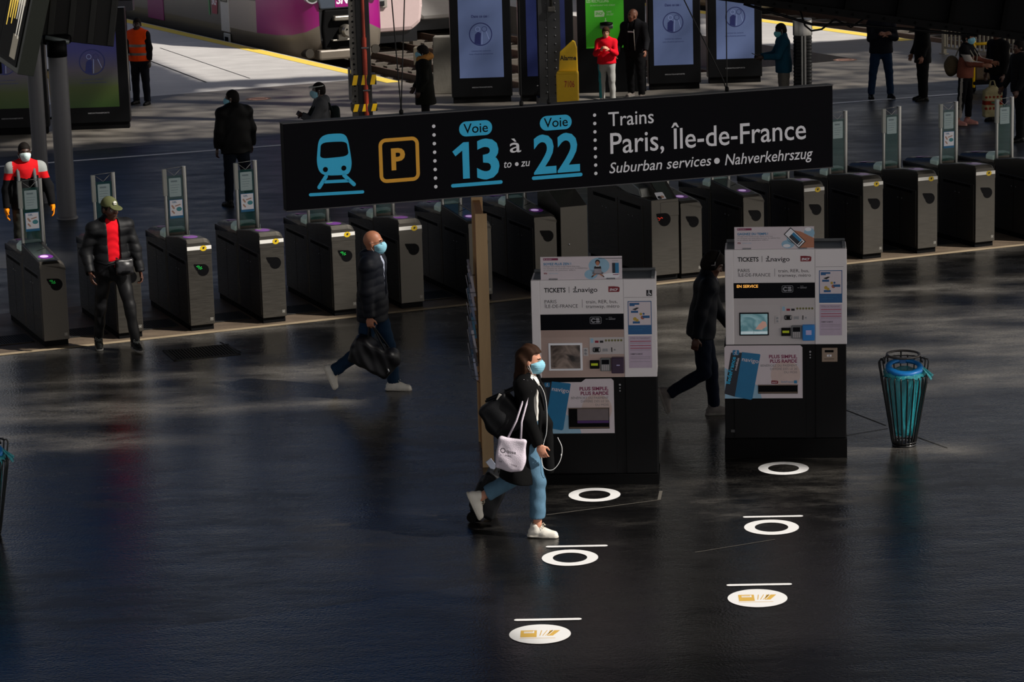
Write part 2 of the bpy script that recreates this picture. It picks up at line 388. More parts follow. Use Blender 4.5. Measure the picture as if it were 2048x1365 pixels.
# ------------------------------------------------------------------ people
UP = V3(0, 0, 1)
def rot(v, ax, a):
    ax = nrm(ax); v = np.asarray(v, float)
    return v*math.cos(a)+np.cross(ax, v)*math.sin(a)+ax*(ax@v)*(1-math.cos(a))
class Body:
    pass
def pose(H, legL, legR, armL, armR, lean=0, twist=0, head=(0, 0), sw=.185, hipw=.09):
    s = H/1.75; b = Body(); b.s = s; P = V3(0, 0, 0)
    b.u = V3(math.sin(R(lean)), 0, math.cos(R(lean)))
    b.fx = rot(nrm(np.cross(V3(0, 1, 0), b.u)), b.u, R(twist)); b.fy = np.cross(b.u, b.fx)
    J = {}
    for n, sd, (a, k, o, fp) in (('L', 1, legL), ('R', -1, legR)):
        a, k, o, fp = R(a), R(k), R(o), R(fp)
        hip = V3(0, sd*hipw*s, -.03*s)
        kn = hip+.425*s*V3(math.sin(a), sd*math.sin(o), -math.cos(a))
        an = kn+.415*s*nrm(V3(math.sin(a-k), sd*math.sin(o)*.6, -math.cos(a-k)))
        yw = R(6*sd); f = rot(V3(math.cos(fp), 0, -math.sin(fp)), UP, yw); z = rot(V3(math.sin(fp), 0, math.cos(fp)), UP, yw)
        J['hip'+n], J['kn'+n], J['an'+n], J['f'+n], J['z'+n] = hip, kn, an, f, z
    low = min(min((J['an'+n]+s*(a*J['f'+n]-.085*J['z'+n]))[2] for a in (-.075, .12, .185)) for n in 'LR')
    up = V3(0, 0, -low)
    for n in 'LR':
        for q in ('hip', 'kn', 'an'): J[q+n] = J[q+n]+up
    P = up; b.P = P
    b.chest = P+.34*s*b.u; b.neck = P+.50*s*b.u
    for n, sd, (p, o, e, i) in (('L', 1, armL), ('R', -1, armR)):
        p, o, e, i = R(p), R(o), R(e), R(i)
        S = P+.445*s*b.u+sd*sw*s*b.fy
        loc = lambda v: v[0]*b.fx+v[1]*b.fy+v[2]*UP
        E = S+.285*s*loc(V3(math.sin(p)*math.cos(o), sd*math.sin(o), -math.cos(p)*math.cos(o)))
        fd = nrm(loc(V3(math.sin(p+e)*math.cos(i), sd*math.sin(o)*.35-sd*math.sin(i)*abs(math.sin(p+e)), -math.cos(p+e))))
        Wp = E+.25*s*fd
        J['sh'+n], J['el'+n], J['wr'+n], J['fd'+n] = S, E, Wp, fd
    hx = rot(rot(V3(1, 0, 0), V3(0, 1, 0), R(head[1]+lean*.4)), UP, R(head[0])); hz0 = rot(rot(UP, V3(0, 1, 0), R(head[1]+lean*.4)), UP, R(head[0]))
    b.hB = np.stack([hx, np.cross(hz0, hx), hz0]); b.hC = b.neck+s*(.148*nrm(b.u+hz0*.6)+.015*hx)
    b.J = J; b.H = H
    b.hw = lambda x, y, z: b.hC+s*(x*b.hB[0]+y*b.hB[1]+z*b.hB[2])
    return b
def head_parts(S, b, e=0, face=True, jaw=1.0):
    s = b.s; B = b.hB; w = b.hw
    S.ell(w(-.012, 0, .028), V3(.097+e, .076+e, .096+e)*s, B, .02*s)
    S.ell(w(.03, 0, -.035), V3(.060+e, .058*jaw+e, .084+e)*s, B, .03*s)
    S.ell(w(.052, 0, -.088), V3(.034+e, .036*jaw+e, .030+e)*s, B, .03*s)
    if face:
        S.ell(w(.076, 0, .026), V3(.018, .048, .012)*s, B, .015*s)
        for q in (1, -1):
            S.ell(w(.098, q*.032, .004), V3(.017, .018, .013)*s, B, .008*s, 's')
            S.ell(w(.074, q*.032, .003), V3(.014, .014, .012)*s, B, .002*s)
            S.ell(w(.062, q*.040, -.032), V3(.022, .022, .022)*s, B, .02*s)
            S.ell(w(-.004, q*.078, -.012), V3(.020, .012, .033)*s, B, .006*s)
        S.cap(w(.084, 0, .010), w(.102, 0, -.026), .008*s, .013*s, .008*s)
        S.ell(w(.080, 0, -.058), V3(.014, .024, .007)*s, B, .006*s); S.ell(w(.078, 0, -.070), V3(.014, .021, .007)*s, B, .006*s)
def hand(S, b, n, curl=35, vox=.012, spread=0):
    s = b.s; J = b.J; sd = 1 if n == 'L' else -1
    d = J['fd'+n]; nn = nrm(-sd*b.fy-d*((-sd*b.fy)@d)); wv = np.cross(nn, d)*(1 if n == 'L' else -1)
    if wv@(b.fx-UP*.2) < 0: wv = -wv
    W0 = J['wr'+n]; fr = max(.0088*s, vox*.78)
    S.ell(W0+.055*s*d, V3(.050, .042, .016)*s, np.stack([d, wv, nn]), .012*s)
    c = R(curl)
    for i, (o, ln) in enumerate(((.031, .070), (.011, .078), (-.010, .073), (-.030, .058))):
        k0 = W0+s*(.092*d+o*wv); ang = c*(1+.12*i)
        d1 = rot(d, np.cross(d, nn), ang*.55); d2 = rot(d, np.cross(d, nn), ang*1.5)
        k1 = k0+d1*ln*.52*s; k2 = k1+d2*ln*.5*s
        S.cap(W0+s*(.05*d+o*.8*wv), k0, fr*1.1, fr*1.05, .006*s); S.cap(k0, k1, fr*1.05, fr, .003*s); S.cap(k1, k2, fr, fr*.82, .003*s)
    t0 = W0+s*(.03*d+.030*wv); t1 = t0+s*.040*nrm(d*.75+wv*.75+nn*.3); t2 = t1+s*.034*nrm(d*.95+wv*.15+nn*.45)
    S.cap(t0, t1, fr*1.35, fr*1.15, .008*s); S.cap(t1, t2, fr*1.15, fr*.9, .003*s)
    b.J['grip'+n] = W0+s*(.085*d+.022*nn)
def torso(S, b, e, g=1.0, k=.05, up=1):
    s = b.s; P, u = b.P, b.u; fl = (b.fx, .70)
    S.cap(P+.0*u, P+.16*s*u, (.158*g+e)*s, (.148*g+e)*s, k*s, flat=fl)
    S.cap(P+.18*s*u, P+.38*s*u, (.148*g+e)*s, (.160*g+e)*s, k*s, flat=fl)
    S.cap(b.J['shL']-.012*s*u, b.J['shR']-.012*s*u, (.058+e)*s, None, .05*s)
    S.cap(b.neck-.06*s*u, b.neck-.015*s*u, (.085+e)*s, (.062+e*.6)*s, .05*s)
def arms(S, b, e, end=0.0, k=.02, which='LR', taper=1.0):
    s = b.s
    for n in which:
        J = b.J; W0 = J['wr'+n]-J['fd'+n]*end*s
        S.cap(J['sh'+n], J['el'+n], (.050+e)*s, (.042+e)*s, k*s); S.cap(J['el'+n], W0, (.041+e)*s, (.031+e*taper)*s, k*s)
def wrinkle(amp, f, seed=0):
    a, b_, c = 1+.3*math.sin(seed), 1.3*math.cos(seed+1), seed
    return lambda X, Y, Z: amp*(np.sin(f*(Z*a+.5*X+.35*Y)+1.6*np.sin(f*.42*(X+b_*Y)+c)+c)*.6+.4*np.sin(f*.55*(Z-1.2*Y+.6*X)+2*c))
PRIM = lambda n, c='#101012', **k: mat(n, c, **{**dict(rough=.85, var=.18, scale=30, bump=.12, bscale=160, spec=.10), **k})
def person(label, at, yaw, H=1.75, legL=(0, 0, 3, 0), legR=(0, 0, 3, 0), armL=(5, 10, 12, 0), armR=(5, 10, 12, 0), lean=2, twist=0, head=(0, 0),
           skin='#9c6a4c', hairc='#14100e', vox=.014, g=1.0, sw=.185, fit=None, curl=(35, 35), group=None):
    b = pose(H, legL, legR, armL, armR, lean, twist, head, sw)
    F = fit or {}; s = b.s; J = b.J; P, u = b.P, b.u
    root = thing('person', label, 'person', (at[0], at[1], 0), yaw, group); b.root = root; b.vox = vox
    ca, sa = math.cos(yaw), math.sin(yaw)
    b.world = lambda p: Vector((at[0]+p[0]*ca-p[1]*sa, at[1]+p[0]*sa+p[1]*ca, p[2]))
    sk = mat('skin '+skin, skin, rough=.5, var=.14, scale=45, spec=.4)
    hm = mat('hair '+hairc, hairc, rough=.75, var=.5, scale=90, stretch=(1, 1, .1), spec=.12)
    ew = mat('eye white', '#7d7772', rough=.3, var=.03); ed = mat('eye dark', '#120d0b', rough=.2, var=.1); lp = mat('lips '+skin, tuple(x*y for x, y in zip(lin(skin), (.8, .5, .5))), rough=.45)
    # the body: one continuous skin
    S = Solid(vox); torso(S, b, -.004, g*.97); arms(S, b, -.006)
    for n in 'LR':
        S.cap(J['hip'+n], J['kn'+n], .082*g*s, .056*s, .03*s); S.cap(J['kn'+n]-.03*s*UP*0, J['an'+n], .054*s, .037*s, .02*s)
        S.cap(J['kn'+n]*.8+J['an'+n]*.2-.012*s*J['z'+n]*0, J['kn'+n]*.55+J['an'+n]*.45, .052*s, .046*s, .03*s)
        S.cap(J['an'+n]-.03*s*J['z'+n], J['an'+n]+s*(.12*J['f'+n]-.055*J['z'+n]), .034*s, .026*s, .02*s)
    S.cap(b.neck-.05*s*u, b.hw(-.02, 0, -.05), .058*s, .052*s, .03*s)
    head_parts(S, b, 0, True, F.get('jaw', 1.0))
    for n, c in zip('LR', curl): hand(S, b, n, c, vox)
    eyes = [b.hw(.076, q*.032, .003) for q in (1, -1)]; pup = [b.hw(.090, q*.032, .003) for q in (1, -1)]; brow = [b.hw(.090, q*.033, .027) for q in (1, -1)]; lips = b.hw(.092, 0, -.064)
    def cols(C):
        m = np.zeros(len(C), int)
        for e_ in eyes: m[np.linalg.norm(C-e_, axis=1) < .0155*s] = 1
        for p_ in pup: m[np.linalg.norm(C-p_, axis=1) < .0085*s] = 2
        for p_ in brow:
            d = C-p_; m[(np.abs(d@b.hB[2]) < .0055*s) & (np.abs(d@b.hB[1]) < .02*s) & (d@b.hB[0] > -.02*s)] = 3
        d = C-lips; m[(np.abs(d@b.hB[2]) < .013*s) & (np.abs(d@b.hB[1]) < .024*s) & (np.abs(d@b.hB[0]) < .012*s)] = 4
        return m
    solid_obj('body', S, [sk, ew, ed, hm, lp], root, cols)
    # trousers
    t = F.get('trousers')
    if t:
        m, e, ln, fl = t.get('m'), t.get('e', .014), t.get('len', 0.0), t.get('flare', .0)
        S = Solid(vox); S.cap(P-.02*s*u, P+t.get('rise', .07)*s*u, (.160*g+e*.6)*s, (.152*g+e*.6)*s, .04*s, flat=(b.fx, .74))
        for n in 'LR':
            an = J['an'+n]+(J['kn'+n]-J['an'+n])*ln/.415
            S.cap(J['hip'+n], J['kn'+n], (.086*g+e)*s, (.060+e)*s, .03*s); S.cap(J['kn'+n], an, (.058+e)*s, (.046+e+fl)*s, .02*s)
        for n in 'LR':
            ax = nrm(J['an'+n]-J['kn'+n]); an = J['an'+n]+(J['kn'+n]-J['an'+n])*ln/.415
            a_, x_ = an+ax*.012*s, ax
            S.cap(a_+ax*.055*s, a_+ax*.12*s, .085*s, .09*s, .004, 's')
        S.field(wrinkle(t.get('w', .004)*s, 42, len(label)))
        solid_obj('trousers', S, m if isinstance(m, list) else [m], root, t.get('fn', lambda b_: None)(b) if t.get('fn') else None)
    # shoes
    sh = F.get('shoes')
    if sh:
        for n in 'LR':
            A, f, z = J['an'+n], J['f'+n], J['z'+n]; y = np.cross(z, f)
            S = Solid(min(vox, .009))
            S.cap(A+s*(-.042*f-.045*z), A+s*(.06*f-.05*z), .044*s, .041*s, .02*s); S.cap(A+s*(.06*f-.05*z), A+s*(.152*f-.06*z), .044*s, .036*s, .02*s)
            S.cap(A+s*(-.012*f-.02*z), A+s*(-.018*f+.012*z), .046*s, .047*s, .02*s); S.cap(A+s*(.03*f-.015*z), A+s*(.09*f-.035*z), .026*s, .024*s, .02*s)
            S.cap(A+s*(-.05*f-.078*z), A+s*(.05*f-.078*z), .047*s, .042*s, .006, flat=(z, .5)); S.cap(A+s*(.05*f-.078*z), A+s*(.155*f-.076*z), .045*s, .04*s, .006, flat=(z, .5))
            S.cut(A-.088*s*z, -z); S.ell(A+s*(-.014*f+.03*z), V3(.036, .034, .03)*s, np.stack([f, y, z]), .006, 's')
            def sc(C, A=A, z=z): return (((C-A)@z) < -.062*s).astype(int)
            o = solid_obj('shoe', S, [sh[0], sh[1]], root, sc)
            if vox < .01 and len(sh) > 2:
                q = MB()
                for k in range(5):
                    c = A+s*((.035+.018*k)*f+(.018-.0085*k)*z); q.tube([c-y*.026*s-z*.012*s, c+z*.003*s, c+y*.026*s-z*.012*s], .0032*s, 6)
                c = A+s*(.035*f+.024*z)
                for q_ in (1, -1): q.tube([c, c+s*(.012*f+q_*.03*y+.012*z), c+s*(.03*f+q_*.042*y-.012*z), c+s*(.02*f+q_*.012*y)], .0028*s, 6)
                obj('shoelace', q, sh[2], o)
    # under shirt
    t = F.get('shirt')
    if t:
        S = Solid(vox); torso(S, b, .008, g); S.cut(P-t.get('hem', .02)*s*u, -u); S.field(wrinkle(.003*s, 55, 2))
        S.ell(b.neck+.03*s*u, V3(.055, .055, .05)*s, None, .01, 's')
        solid_obj('shirt', S, t['m'], root)
    # jacket, coat or pullover
    t = F.get('top')
    if t:
        e = t.get('e', .026); hem = t.get('hem', .12); S = Solid(vox)
        torso(S, b, e, g, .05)
        S.cap(P+.05*s*u, P-(hem+.03)*s*u+t.get('sway', 0)*s*b.fx, (.158*g+e)*s, (.162*g+e+t.get('flare', .01))*s, .05*s, flat=(b.fx, .74))
        for c0, c1, r0, r1 in t.get('extra', []): S.cap(P+s*(c0[0]*b.fx+c0[1]*b.fy+c0[2]*u), P+s*(c1[0]*b.fx+c1[1]*b.fy+c1[2]*u), r0*s, r1*s, .04*s)
        if t.get('belly'): S.ell(P+s*(.12*u+.05*b.fx), V3(.13, .15, .16)*s*t['belly'], None, .06*s)
        if t.get('sleeve', 1): arms(S, b, e*t.get('se', .8), t.get('cuff', .01), .03, 'LR', t.get('taper', .8))
        if t.get('hood'): S.ell(b.neck+s*(-.075*b.fx-.01*u), V3(.07, .11, .085)*s, np.stack([b.fx, b.fy, u]), .03*s); S.cap(b.neck+s*(.02*b.fx-.07*b.fy+.0*u), b.neck+s*(.02*b.fx+.07*b.fy+.0*u), .03*s, None, .03*s)
        if t.get('collar'): S.cap(b.neck+s*(-.02*u), b.neck+s*(.045*u-.012*b.fx), .078*s, .080*s, .02*s)
        for n in 'LR':
            if t.get('sleeve', 1): S.cap(J['wr'+n]+J['fd'+n]*.035*s, J['wr'+n]+J['fd'+n]*.10*s, .052*s, .055*s, .004, 's')
        S.cut(P-hem*s*u, -u-t.get('hemtilt', 0)*b.fx)
        if t.get('puff'):
            pz = t['puff']; S.field(lambda X, Y, Z: -.0055*s*np.abs(np.sin(math.pi*((X-P[0])*u[0]+(Z-P[2])*u[2]+.12*np.abs(Y)+.006*np.sin(40*Y+30*X))/pz))**.6+.003*s)
        S.field(wrinkle(t.get('w', .004)*s, 30, len(label)+3))
        S.ell(b.neck+s*(.05*u+.01*b.fx), V3(.056, .058, .06)*s, None, .01, 's')
        if t.get('open'):
            ow, oz, ov = t['open'], t.get('oz', -.5), t.get('ov', .0)
            S.box(P+s*((.56+oz)/2*u+.20*b.fx+t.get('oy', 0)*b.fy), V3(.16, ow, (.56-oz)/2)*s, np.stack([b.fx, b.fy, u]), .02*s, .01, 's')
            if ov: S.cap(P+s*(.52*u+.12*b.fx), P+s*(.24*u+.18*b.fx), ov*s, .03*s, .01, 's')
        m = t['m']
        solid_obj(t.get('name', 'jacket'), S, m if isinstance(m, list) else [m], root, t['fn'](b) if t.get('fn') else None)
    # hair
    hs = F.get('hair', 'short')
    if hs != 'bald':
        e = {'crop': .004, 'short': .009, 'full': .016, 'long': .017, 'bun': .014}[hs]; S = Solid(min(vox, .01)); B = b.hB; w = b.hw
        S.ell(w(-.013, 0, .030), V3(.098+e, .077+e, .097+e)*s, B, .02*s)
        if hs in ('short', 'crop', 'full', 'bun'): S.ell(w(-.05, 0, -.03), V3(.055+e, .060+e, .06+e)*s, B, .03*s)
        if hs == 'full': S.ell(w(.03, 0, .085), V3(.06, .06, .035)*s, B, .03*s)
        if hs == 'bun': S.ell(w(-.10, 0, .07), V3(.045, .05, .045)*s, B, .02*s)
        if hs == 'long':
            S.ell(w(-.06, 0, -.05), V3(.065, .078, .11)*s, B, .04*s)
            for q in (1, -1): S.cap(w(-.03, q*.066, -.02), w(-.035, q*.06, -.17), .036*s, .028*s, .03*s)
            S.cap(w(-.075, 0, -.08), w(-.075, 0, -.19), .055*s, .05*s, .04*s)
            S.cap(w(-.06, .03, -.15), w(-.05, .04, -.24), .04*s, .022*s, .03*s); S.cap(w(-.07, -.03, -.15), w(-.06, -.035, -.23), .04*s, .02*s, .03*s)
            S.field(lambda X, Y, Z: .004*s*np.sin(95*Y+60*X+9*Z)+.004*s*np.sin(28*Z+30*X))
        if hs == 'long': S.box(w(.125, 0, -.06), V3(.098, .12, .135)*s, B, .03*s, .012, 's'); S.box(w(.03, -.09, -.03), V3(.045, .03, .035)*s, B, .02*s, .01, 's')
        else: S.box(w(.135, 0, -.045), V3(.083, .12, .098 if hs != 'full' else .09)*s, B, .03*s, .012, 's')
        if hs in ('crop', 'short'): S.cut(w(0, 0, -.07), -B[2])
        solid_obj('hair', S, hm, root)
    if F.get('mask'):
        mk = F['mask'] if not isinstance(F['mask'], bool) else mat('mask blue', '#7cb3c6', rough=.75, var=.08)
        S = Solid(min(vox, .008)); head_parts(S, b, .007, False); S.ell(b.hw(.102, 0, -.028), V3(.034, .034, .034)*s, b.hB, .04*s); S.ell(b.hw(.085, 0, -.06), V3(.04, .045, .045)*s, b.hB, .04*s)
        for q in (1, -1): S.ell(b.hw(.062, q*.040, -.034), V3(.032, .031, .032)*s, b.hB, .02*s)
        S.cut(b.hw(.018, 0, 0), -b.hB[0]); S.cut(b.hw(.06, 0, -.004), b.hB[2]*.9-b.hB[0]*.35); S.cut(b.hw(.06, 0, -.112), -b.hB[2])
        S.field(lambda X, Y, Z: .0016*np.sin((((X-b.hC[0])*b.hB[2][0]+(Y-b.hC[1])*b.hB[2][1]+(Z-b.hC[2])*b.hB[2][2]))*2*math.pi/(.021*s)))
        o = solid_obj('face_mask', S, mk, root)
        if vox < .02:
            q = MB()
            for sd in (1, -1):
                q.tube([b.hw(.02, sd*.066, -.02), b.hw(.0, sd*.082, .0), b.hw(-.02, sd*.088, .012)], .0016 if vox < .01 else .003, 5)
                q.tube([b.hw(.02, sd*.066, -.085), b.hw(.0, sd*.080, -.055), b.hw(-.012, sd*.086, -.02)], .0016 if vox < .01 else .003, 5)
            obj('ear_loop', q, mat('ear loop white', '#c9c9c6', var=.02), o)
    return b
def straps(b, q=(1, -1), r=.02, m=None, parent=None, front=.145, name='shoulder_strap'):
    s = b.s
    for k in q:
        o = MB(); y = k*.105*s
        pts = [b.P+s*(.12*b.u+(front-.005)*b.fx)+y*b.fy*1.15, b.P+s*(.33*b.u+(front+.008)*b.fx)+y*b.fy, b.P+s*(.455*b.u+.075*b.fx)+y*b.fy, b.P+s*(.50*b.u-.01*b.fx)+y*b.fy, b.P+s*(.44*b.u-.12*b.fx)+y*b.fy, b.P+s*(.30*b.u-.165*b.fx)+y*b.fy]
        o.tube(pts, r*s, 6); obj(name, o, m, parent)
# ------------------------------------------------------------------ frames of the place
TD = Vector((-.430, .903, 0)).normalized(); TE = Vector((TD.y, -TD.x, 0))     # along the tracks / across them
def ST(s, t, z=0): v = TD*s+TE*t; return Vector((v.x, v.y, z))
ROW0 = Vector((-5.21, 31.31, 0)); ROWA = math.atan2(36.11-31.31, 6.56+5.21)
RX = Vector((math.cos(ROWA), math.sin(ROWA), 0)); RY = Vector((-math.sin(ROWA), math.cos(ROWA), 0))
def RW(a, b, z=0): v = ROW0+RX*a+RY*b; return Vector((v.x, v.y, z))
def row_a(px):                         # where along the gate row the photograph's column px falls
    lo, hi = -3, 20
    for _ in range(40):
        m = (lo+hi)/2; d = RW(m, 0)-EYE; x = W_PX/2+F_PX*d.dot(rgt)/d.dot(fwd)
        lo, hi = (m, hi) if x < px else (lo, m)
    return lo
STEEL = mat('brushed steel', '#524f4a', rough=.40, metal=.86, var=.12, scale=6, stretch=(1, 1, 14), rvar=.08)
STEEL2 = mat('bright steel', '#a3a3a0', rough=.28, metal=1, var=.08, scale=8)
STEELD = mat('dark steel', '#23221f', rough=.5, metal=.6, var=.2, scale=8)
BLACK = mat('black plastic', '#060608', rough=.5, var=.2, spec=.08)
BLACKM = mat('matt black', '#060607', rough=.8, var=.2, spec=.1)
WHITE = mat('white print', '#e9e9f0', rough=.6, var=.03)
WHITEP = mat('white panel', '#dcd7da', rough=.45, var=.04, scale=3)
BLUE = mat('sign blue', '#12b8ea', rough=.5, var=.03)
AMBER = mat('sign amber', '#e0a010', rough=.5, var=.03)
GLASS = mat('teal glass', '#2c5a56', rough=.05, alpha=.42, var=.05)
FLAP = mat('frosted glass flap', '#cfe8de', rough=.35, alpha=.95, var=.06, emit=.03)  # slight glow added to look sunlit; the flap is no lamp
PURPLE = mat('reader purple', '#6a2a86', rough=.3, var=.1, emit=.12)
PURPLEL = mat('reader purple light', '#d9b4ee', rough=.3, var=.05, emit=.35)
YELLOW = mat('safety yellow', '#e3b505', rough=.45, var=.08)
RED = mat('print red', '#8d1330', rough=.5, var=.05)
def poly_floor(name, outer, holes, m, z=0):
    b = bmesh.new()
    for lp in [outer]+holes:
        v = [b.verts.new((p[0], p[1], z)) for p in lp]
        for i in range(len(v)): b.edges.new((v[i], v[(i+1) % len(v)]))
    bmesh.ops.triangle_fill(b, edges=list(b.edges), use_beauty=True, use_dissolve=False, normal=(0, 0, 1))
    return struct(name, MB().bm(b), m)
# ------------------------------------------------------------------ floor, platforms, track pits
ASPH = asphalt('asphalt', (.0022, .0022, .0026), (.14, .13, .116), .13, .38, .42, dark_area=(0.3, 17.3, 14.0, 8.0), bump=.42)
HALLF = asphalt('hall floor', (.014, .014, .014), (.034, .033, .032), .32, .58, .3)
HALLG = asphalt('hall floor grey', (.105, .094, .082), (.19, .172, .148), .45, .68, .3)  # paler and warmer than HALLF: brighter light of the far hall as colour
PLATF = asphalt('platform concrete', (.40, .385, .37), (.56, .54, .52), .55, .75, .4, bump=.1)
THRESH = asphalt('threshold stone', (.07, .052, .036), (.16, .118, .08), .45, .7, 1.2)
poly_floor('floor', [RW(-30, -32), RW(45, -32), RW(45, -.12), RW(-30, -.12)], [], ASPH)
T0, T1_, PS = 22.85, 32.6, 50.4                     # first pit: between two platforms
poly_floor('floor_threshold', [RW(-30, -.12), RW(45, -.12), RW(45, 2.3), RW(-30, 2.3)], [], THRESH)
e1, e2 = ST(PS, T0), ST(PS, T1_)
LB = 16.6                                            # lighter colour past here stands in for bounced sun; a painted line follows
poly_floor('floor_hall', [RW(-30, 2.3), RW(45, 2.3), RW(45, LB), RW(-30, LB)], [], HALLF)
poly_floor('floor_hall_far', [RW(-30, LB), RW(45, LB), ST(46.5, 60), ST(46.5, 35.9), ST(54.0, 35.9), ST(54.0, T1_), e2, e1, ST(54.0, T0), ST(54.0, -20)], [], HALLG)
poly_floor('floor_platform_left', [ST(54, -20), ST(54, T0), ST(110, T0), ST(110, -20)], [], PLATF)
poly_floor('floor_platform_right', [ST(54, T1_), ST(54, 35.9), ST(110, 35.9), ST(110, T1_)], [], PLATF)
BALL = mat('ballast stone', '#77716a', rough=.9, var=.55, scale=16, bump=1.0, bscale=22)
b = MB()
b.add([ST(PS, T0, -.75), ST(PS, T1_, -.75), ST(110, T1_, -.75), ST(110, T0, -.75)], [(0, 1, 2, 3)])
b.add([ST(46.5, 35.9, -.35), ST(46.5, 60, -.35), ST(110, 60, -.35), ST(110, 35.9, -.35)], [(0, 1, 2, 3)])
struct('floor_ballast', b, BALL)
def wall_strip(pts, z0, z1):
    b = MB()
    for p, q in zip(pts, pts[1:]): b.add([(p.x, p.y, z0), (q.x, q.y, z0), (q.x, q.y, z1), (p.x, p.y, z1)], [(0, 1, 2, 3)])
    return b
CONC = mat('raw concrete', '#8b867c', rough=.85, var=.2, scale=5, bump=.2)
struct('wall_platform_left', wall_strip([ST(110, T0), e1, e2, ST(110, T1_)], -.8, 0), CONC)
struct('wall_platform_right', wall_strip([ST(110, 35.9), ST(46.5, 35.9), ST(46.5, 60)], -.8, 0), CONC)
EDGE = mat('edge line yellow', '#dfc24e', rough=.7, var=.1)
def quad(name, P, m, z=.004):
    b = MB(); b.add([(p[0], p[1], z) for p in P], [tuple(range(len(P)))]); return obj(name, b, m)
o = quad('trim_1', [ST(53, T0-.38), ST(53, T0-.06), ST(110, T0-.06), ST(110, T0-.38)], EDGE); o['kind'] = 'structure'
o = quad('trim_2', [ST(53, 35.45), ST(53, 35.84), ST(110, 35.84), ST(110, 35.45)], EDGE); o['kind'] = 'structure'
PALE = mat('pale stone', '#8c7d66', rough=.7, var=.3, scale=3)
o = quad('trim_31', [RW(-10, -.20), RW(25, -.20), RW(25, -.09), RW(-10, -.09)], PALE); o['kind'] = 'structure'
LINEW = mat('worn line paint', '#d0d0d2', rough=.7, var=.2, scale=3)
l0, l1 = G(-60, 338), G(1930, 187); ld = (l1-l0).normalized(); lp = Vector((-ld.y, ld.x, 0))*.075
o = quad('trim_3', [l0-ld*6-lp, l1-lp, l1+lp, l0-ld*6+lp], LINEW); o['kind'] = 'structure'
GROOVE = mat('joint', '#0a0a0a', rough=.9)
SEAML = mat('pale joint', '#4a4640', rough=.9, var=.4, scale=4)
def seam(n, p, q, w, m):
    a, c = G(*p), G(*q); d = (c-a).normalized(); k = Vector((-d.y, d.x, 0))*w/2
    o = quad(n, [a-k, c-k, c+k, a+k], m, .003); o['kind'] = 'structure'
for i, (p, q, w, m) in enumerate((((1093, 1031), (1318, 1001), .014, SEAML), ((1318, 1001), (1322, 983), .03, SEAML), ((1390, 1106), (1550, 1080), .010, SEAML), ((1690, 820), (1772, 852), .014, GROOVE), ((1834, 875), (1895, 897), .014, GROOVE), ((1690, 872), (1775, 858), .012, GROOVE), ((413, 165), (300, 122), .05, GROOVE), ((320, 96), (500, 157), .03, GROOVE), ((440, 685), (482, 705), .02, GROOVE))):
    seam('trim_%d' % (i+4), p, q, w, m)
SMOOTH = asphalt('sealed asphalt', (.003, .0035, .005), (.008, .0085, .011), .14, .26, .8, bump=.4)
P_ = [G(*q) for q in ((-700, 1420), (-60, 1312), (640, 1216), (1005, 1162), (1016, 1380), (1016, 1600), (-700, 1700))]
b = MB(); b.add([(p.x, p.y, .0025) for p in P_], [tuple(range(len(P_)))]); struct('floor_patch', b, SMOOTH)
# grate and tread plates set into the floor
DARKI = mat('dark cast iron', '#2c2b29', rough=.6, metal=.5, var=.3)
def grating(name, label, c, rz, w, d, n, cat, group=None):
    t = thing(name, label, cat, c, rz, group); f = MB()
    for x0, y0, x1, y1 in ((-w/2, -d/2, w/2, -d/2+.03), (-w/2, d/2-.03, w/2, d/2), (-w/2, -d/2, -w/2+.03, d/2), (w/2-.03, -d/2, w/2, d/2)): f.box(x0, y0, .001, x1, y1, .009)
    obj('frame', f, DARKI, t); q = MB()
    for i in range(n): x = -w/2+.03+(w-.06)*(i+.5)/n; q.box(x-.009, -d/2+.03, .001, x+.009, d/2-.03, .007)
    obj('bars', q, DARKI, t); q = MB(); q.box(-w/2+.03, -d/2+.03, 0, w/2-.03, d/2-.03, .003); obj('drain', q, BLACKM, t)
    return t
grating('drain_grate', 'dark iron drain grate set in the floor in front of the gates', G(403, 706), ROWA+R(-3), .78, .62, 20, 'grate')
# ------------------------------------------------------------------ unseen roof and end screen, their openings shaped to steer sun and reflections
ROOFM = mat('roof steel', '#2c2b2a', rough=.8, var=.15, scale=1)
ZR = 16.0; RSH = SUN_H*(ZR/math.tan(SUN_EL))
LIT = [
 [(-9.4, 68.0), (-8.24, 63.6), (-6.46, 58.8), (-3.3, 59.3), (-2.6, 57.4), (-1.2, 56.2), (1.6, 62.0), (3.2, 73.0), (-9.6, 73.0)],
 [(4.84, 63.7), (6.3, 63.3), (8.6, 63.8), (10.4, 63.7), (10.4, 69), (6.6, 71), (5.3, 70)],
 [(-1.9, 21.9), (-1.9, 23.55), (-.5, 23.6), (.15, 24.05), (2.4, 24.7), (3.3, 24.6), (2.6, 19.6), (.3, 19.2), (-.4, 20.6)],
 [tuple(RW(*q)[:2]) for q in ((-2.0, -.5), (3.3, -.45), (3.5, 1.3), (-2.0, 1.5))],
 [tuple(RW(*q)[:2]) for q in ((7.0, -.45), (15, -.5), (15, .75), (7.2, .5))],
 [(3.0, 24.9), (4.6, 25.0), (4.4, 25.6), (2.6, 25.5)],
 [(1.0, 52.6), (2.6, 52.4), (2.2, 53.6), (.2, 54.0)],
 [(-9.2, 36.4), (-6.3, 36.1), (-6.0, 37.6), (-9.2, 38.3)],
]
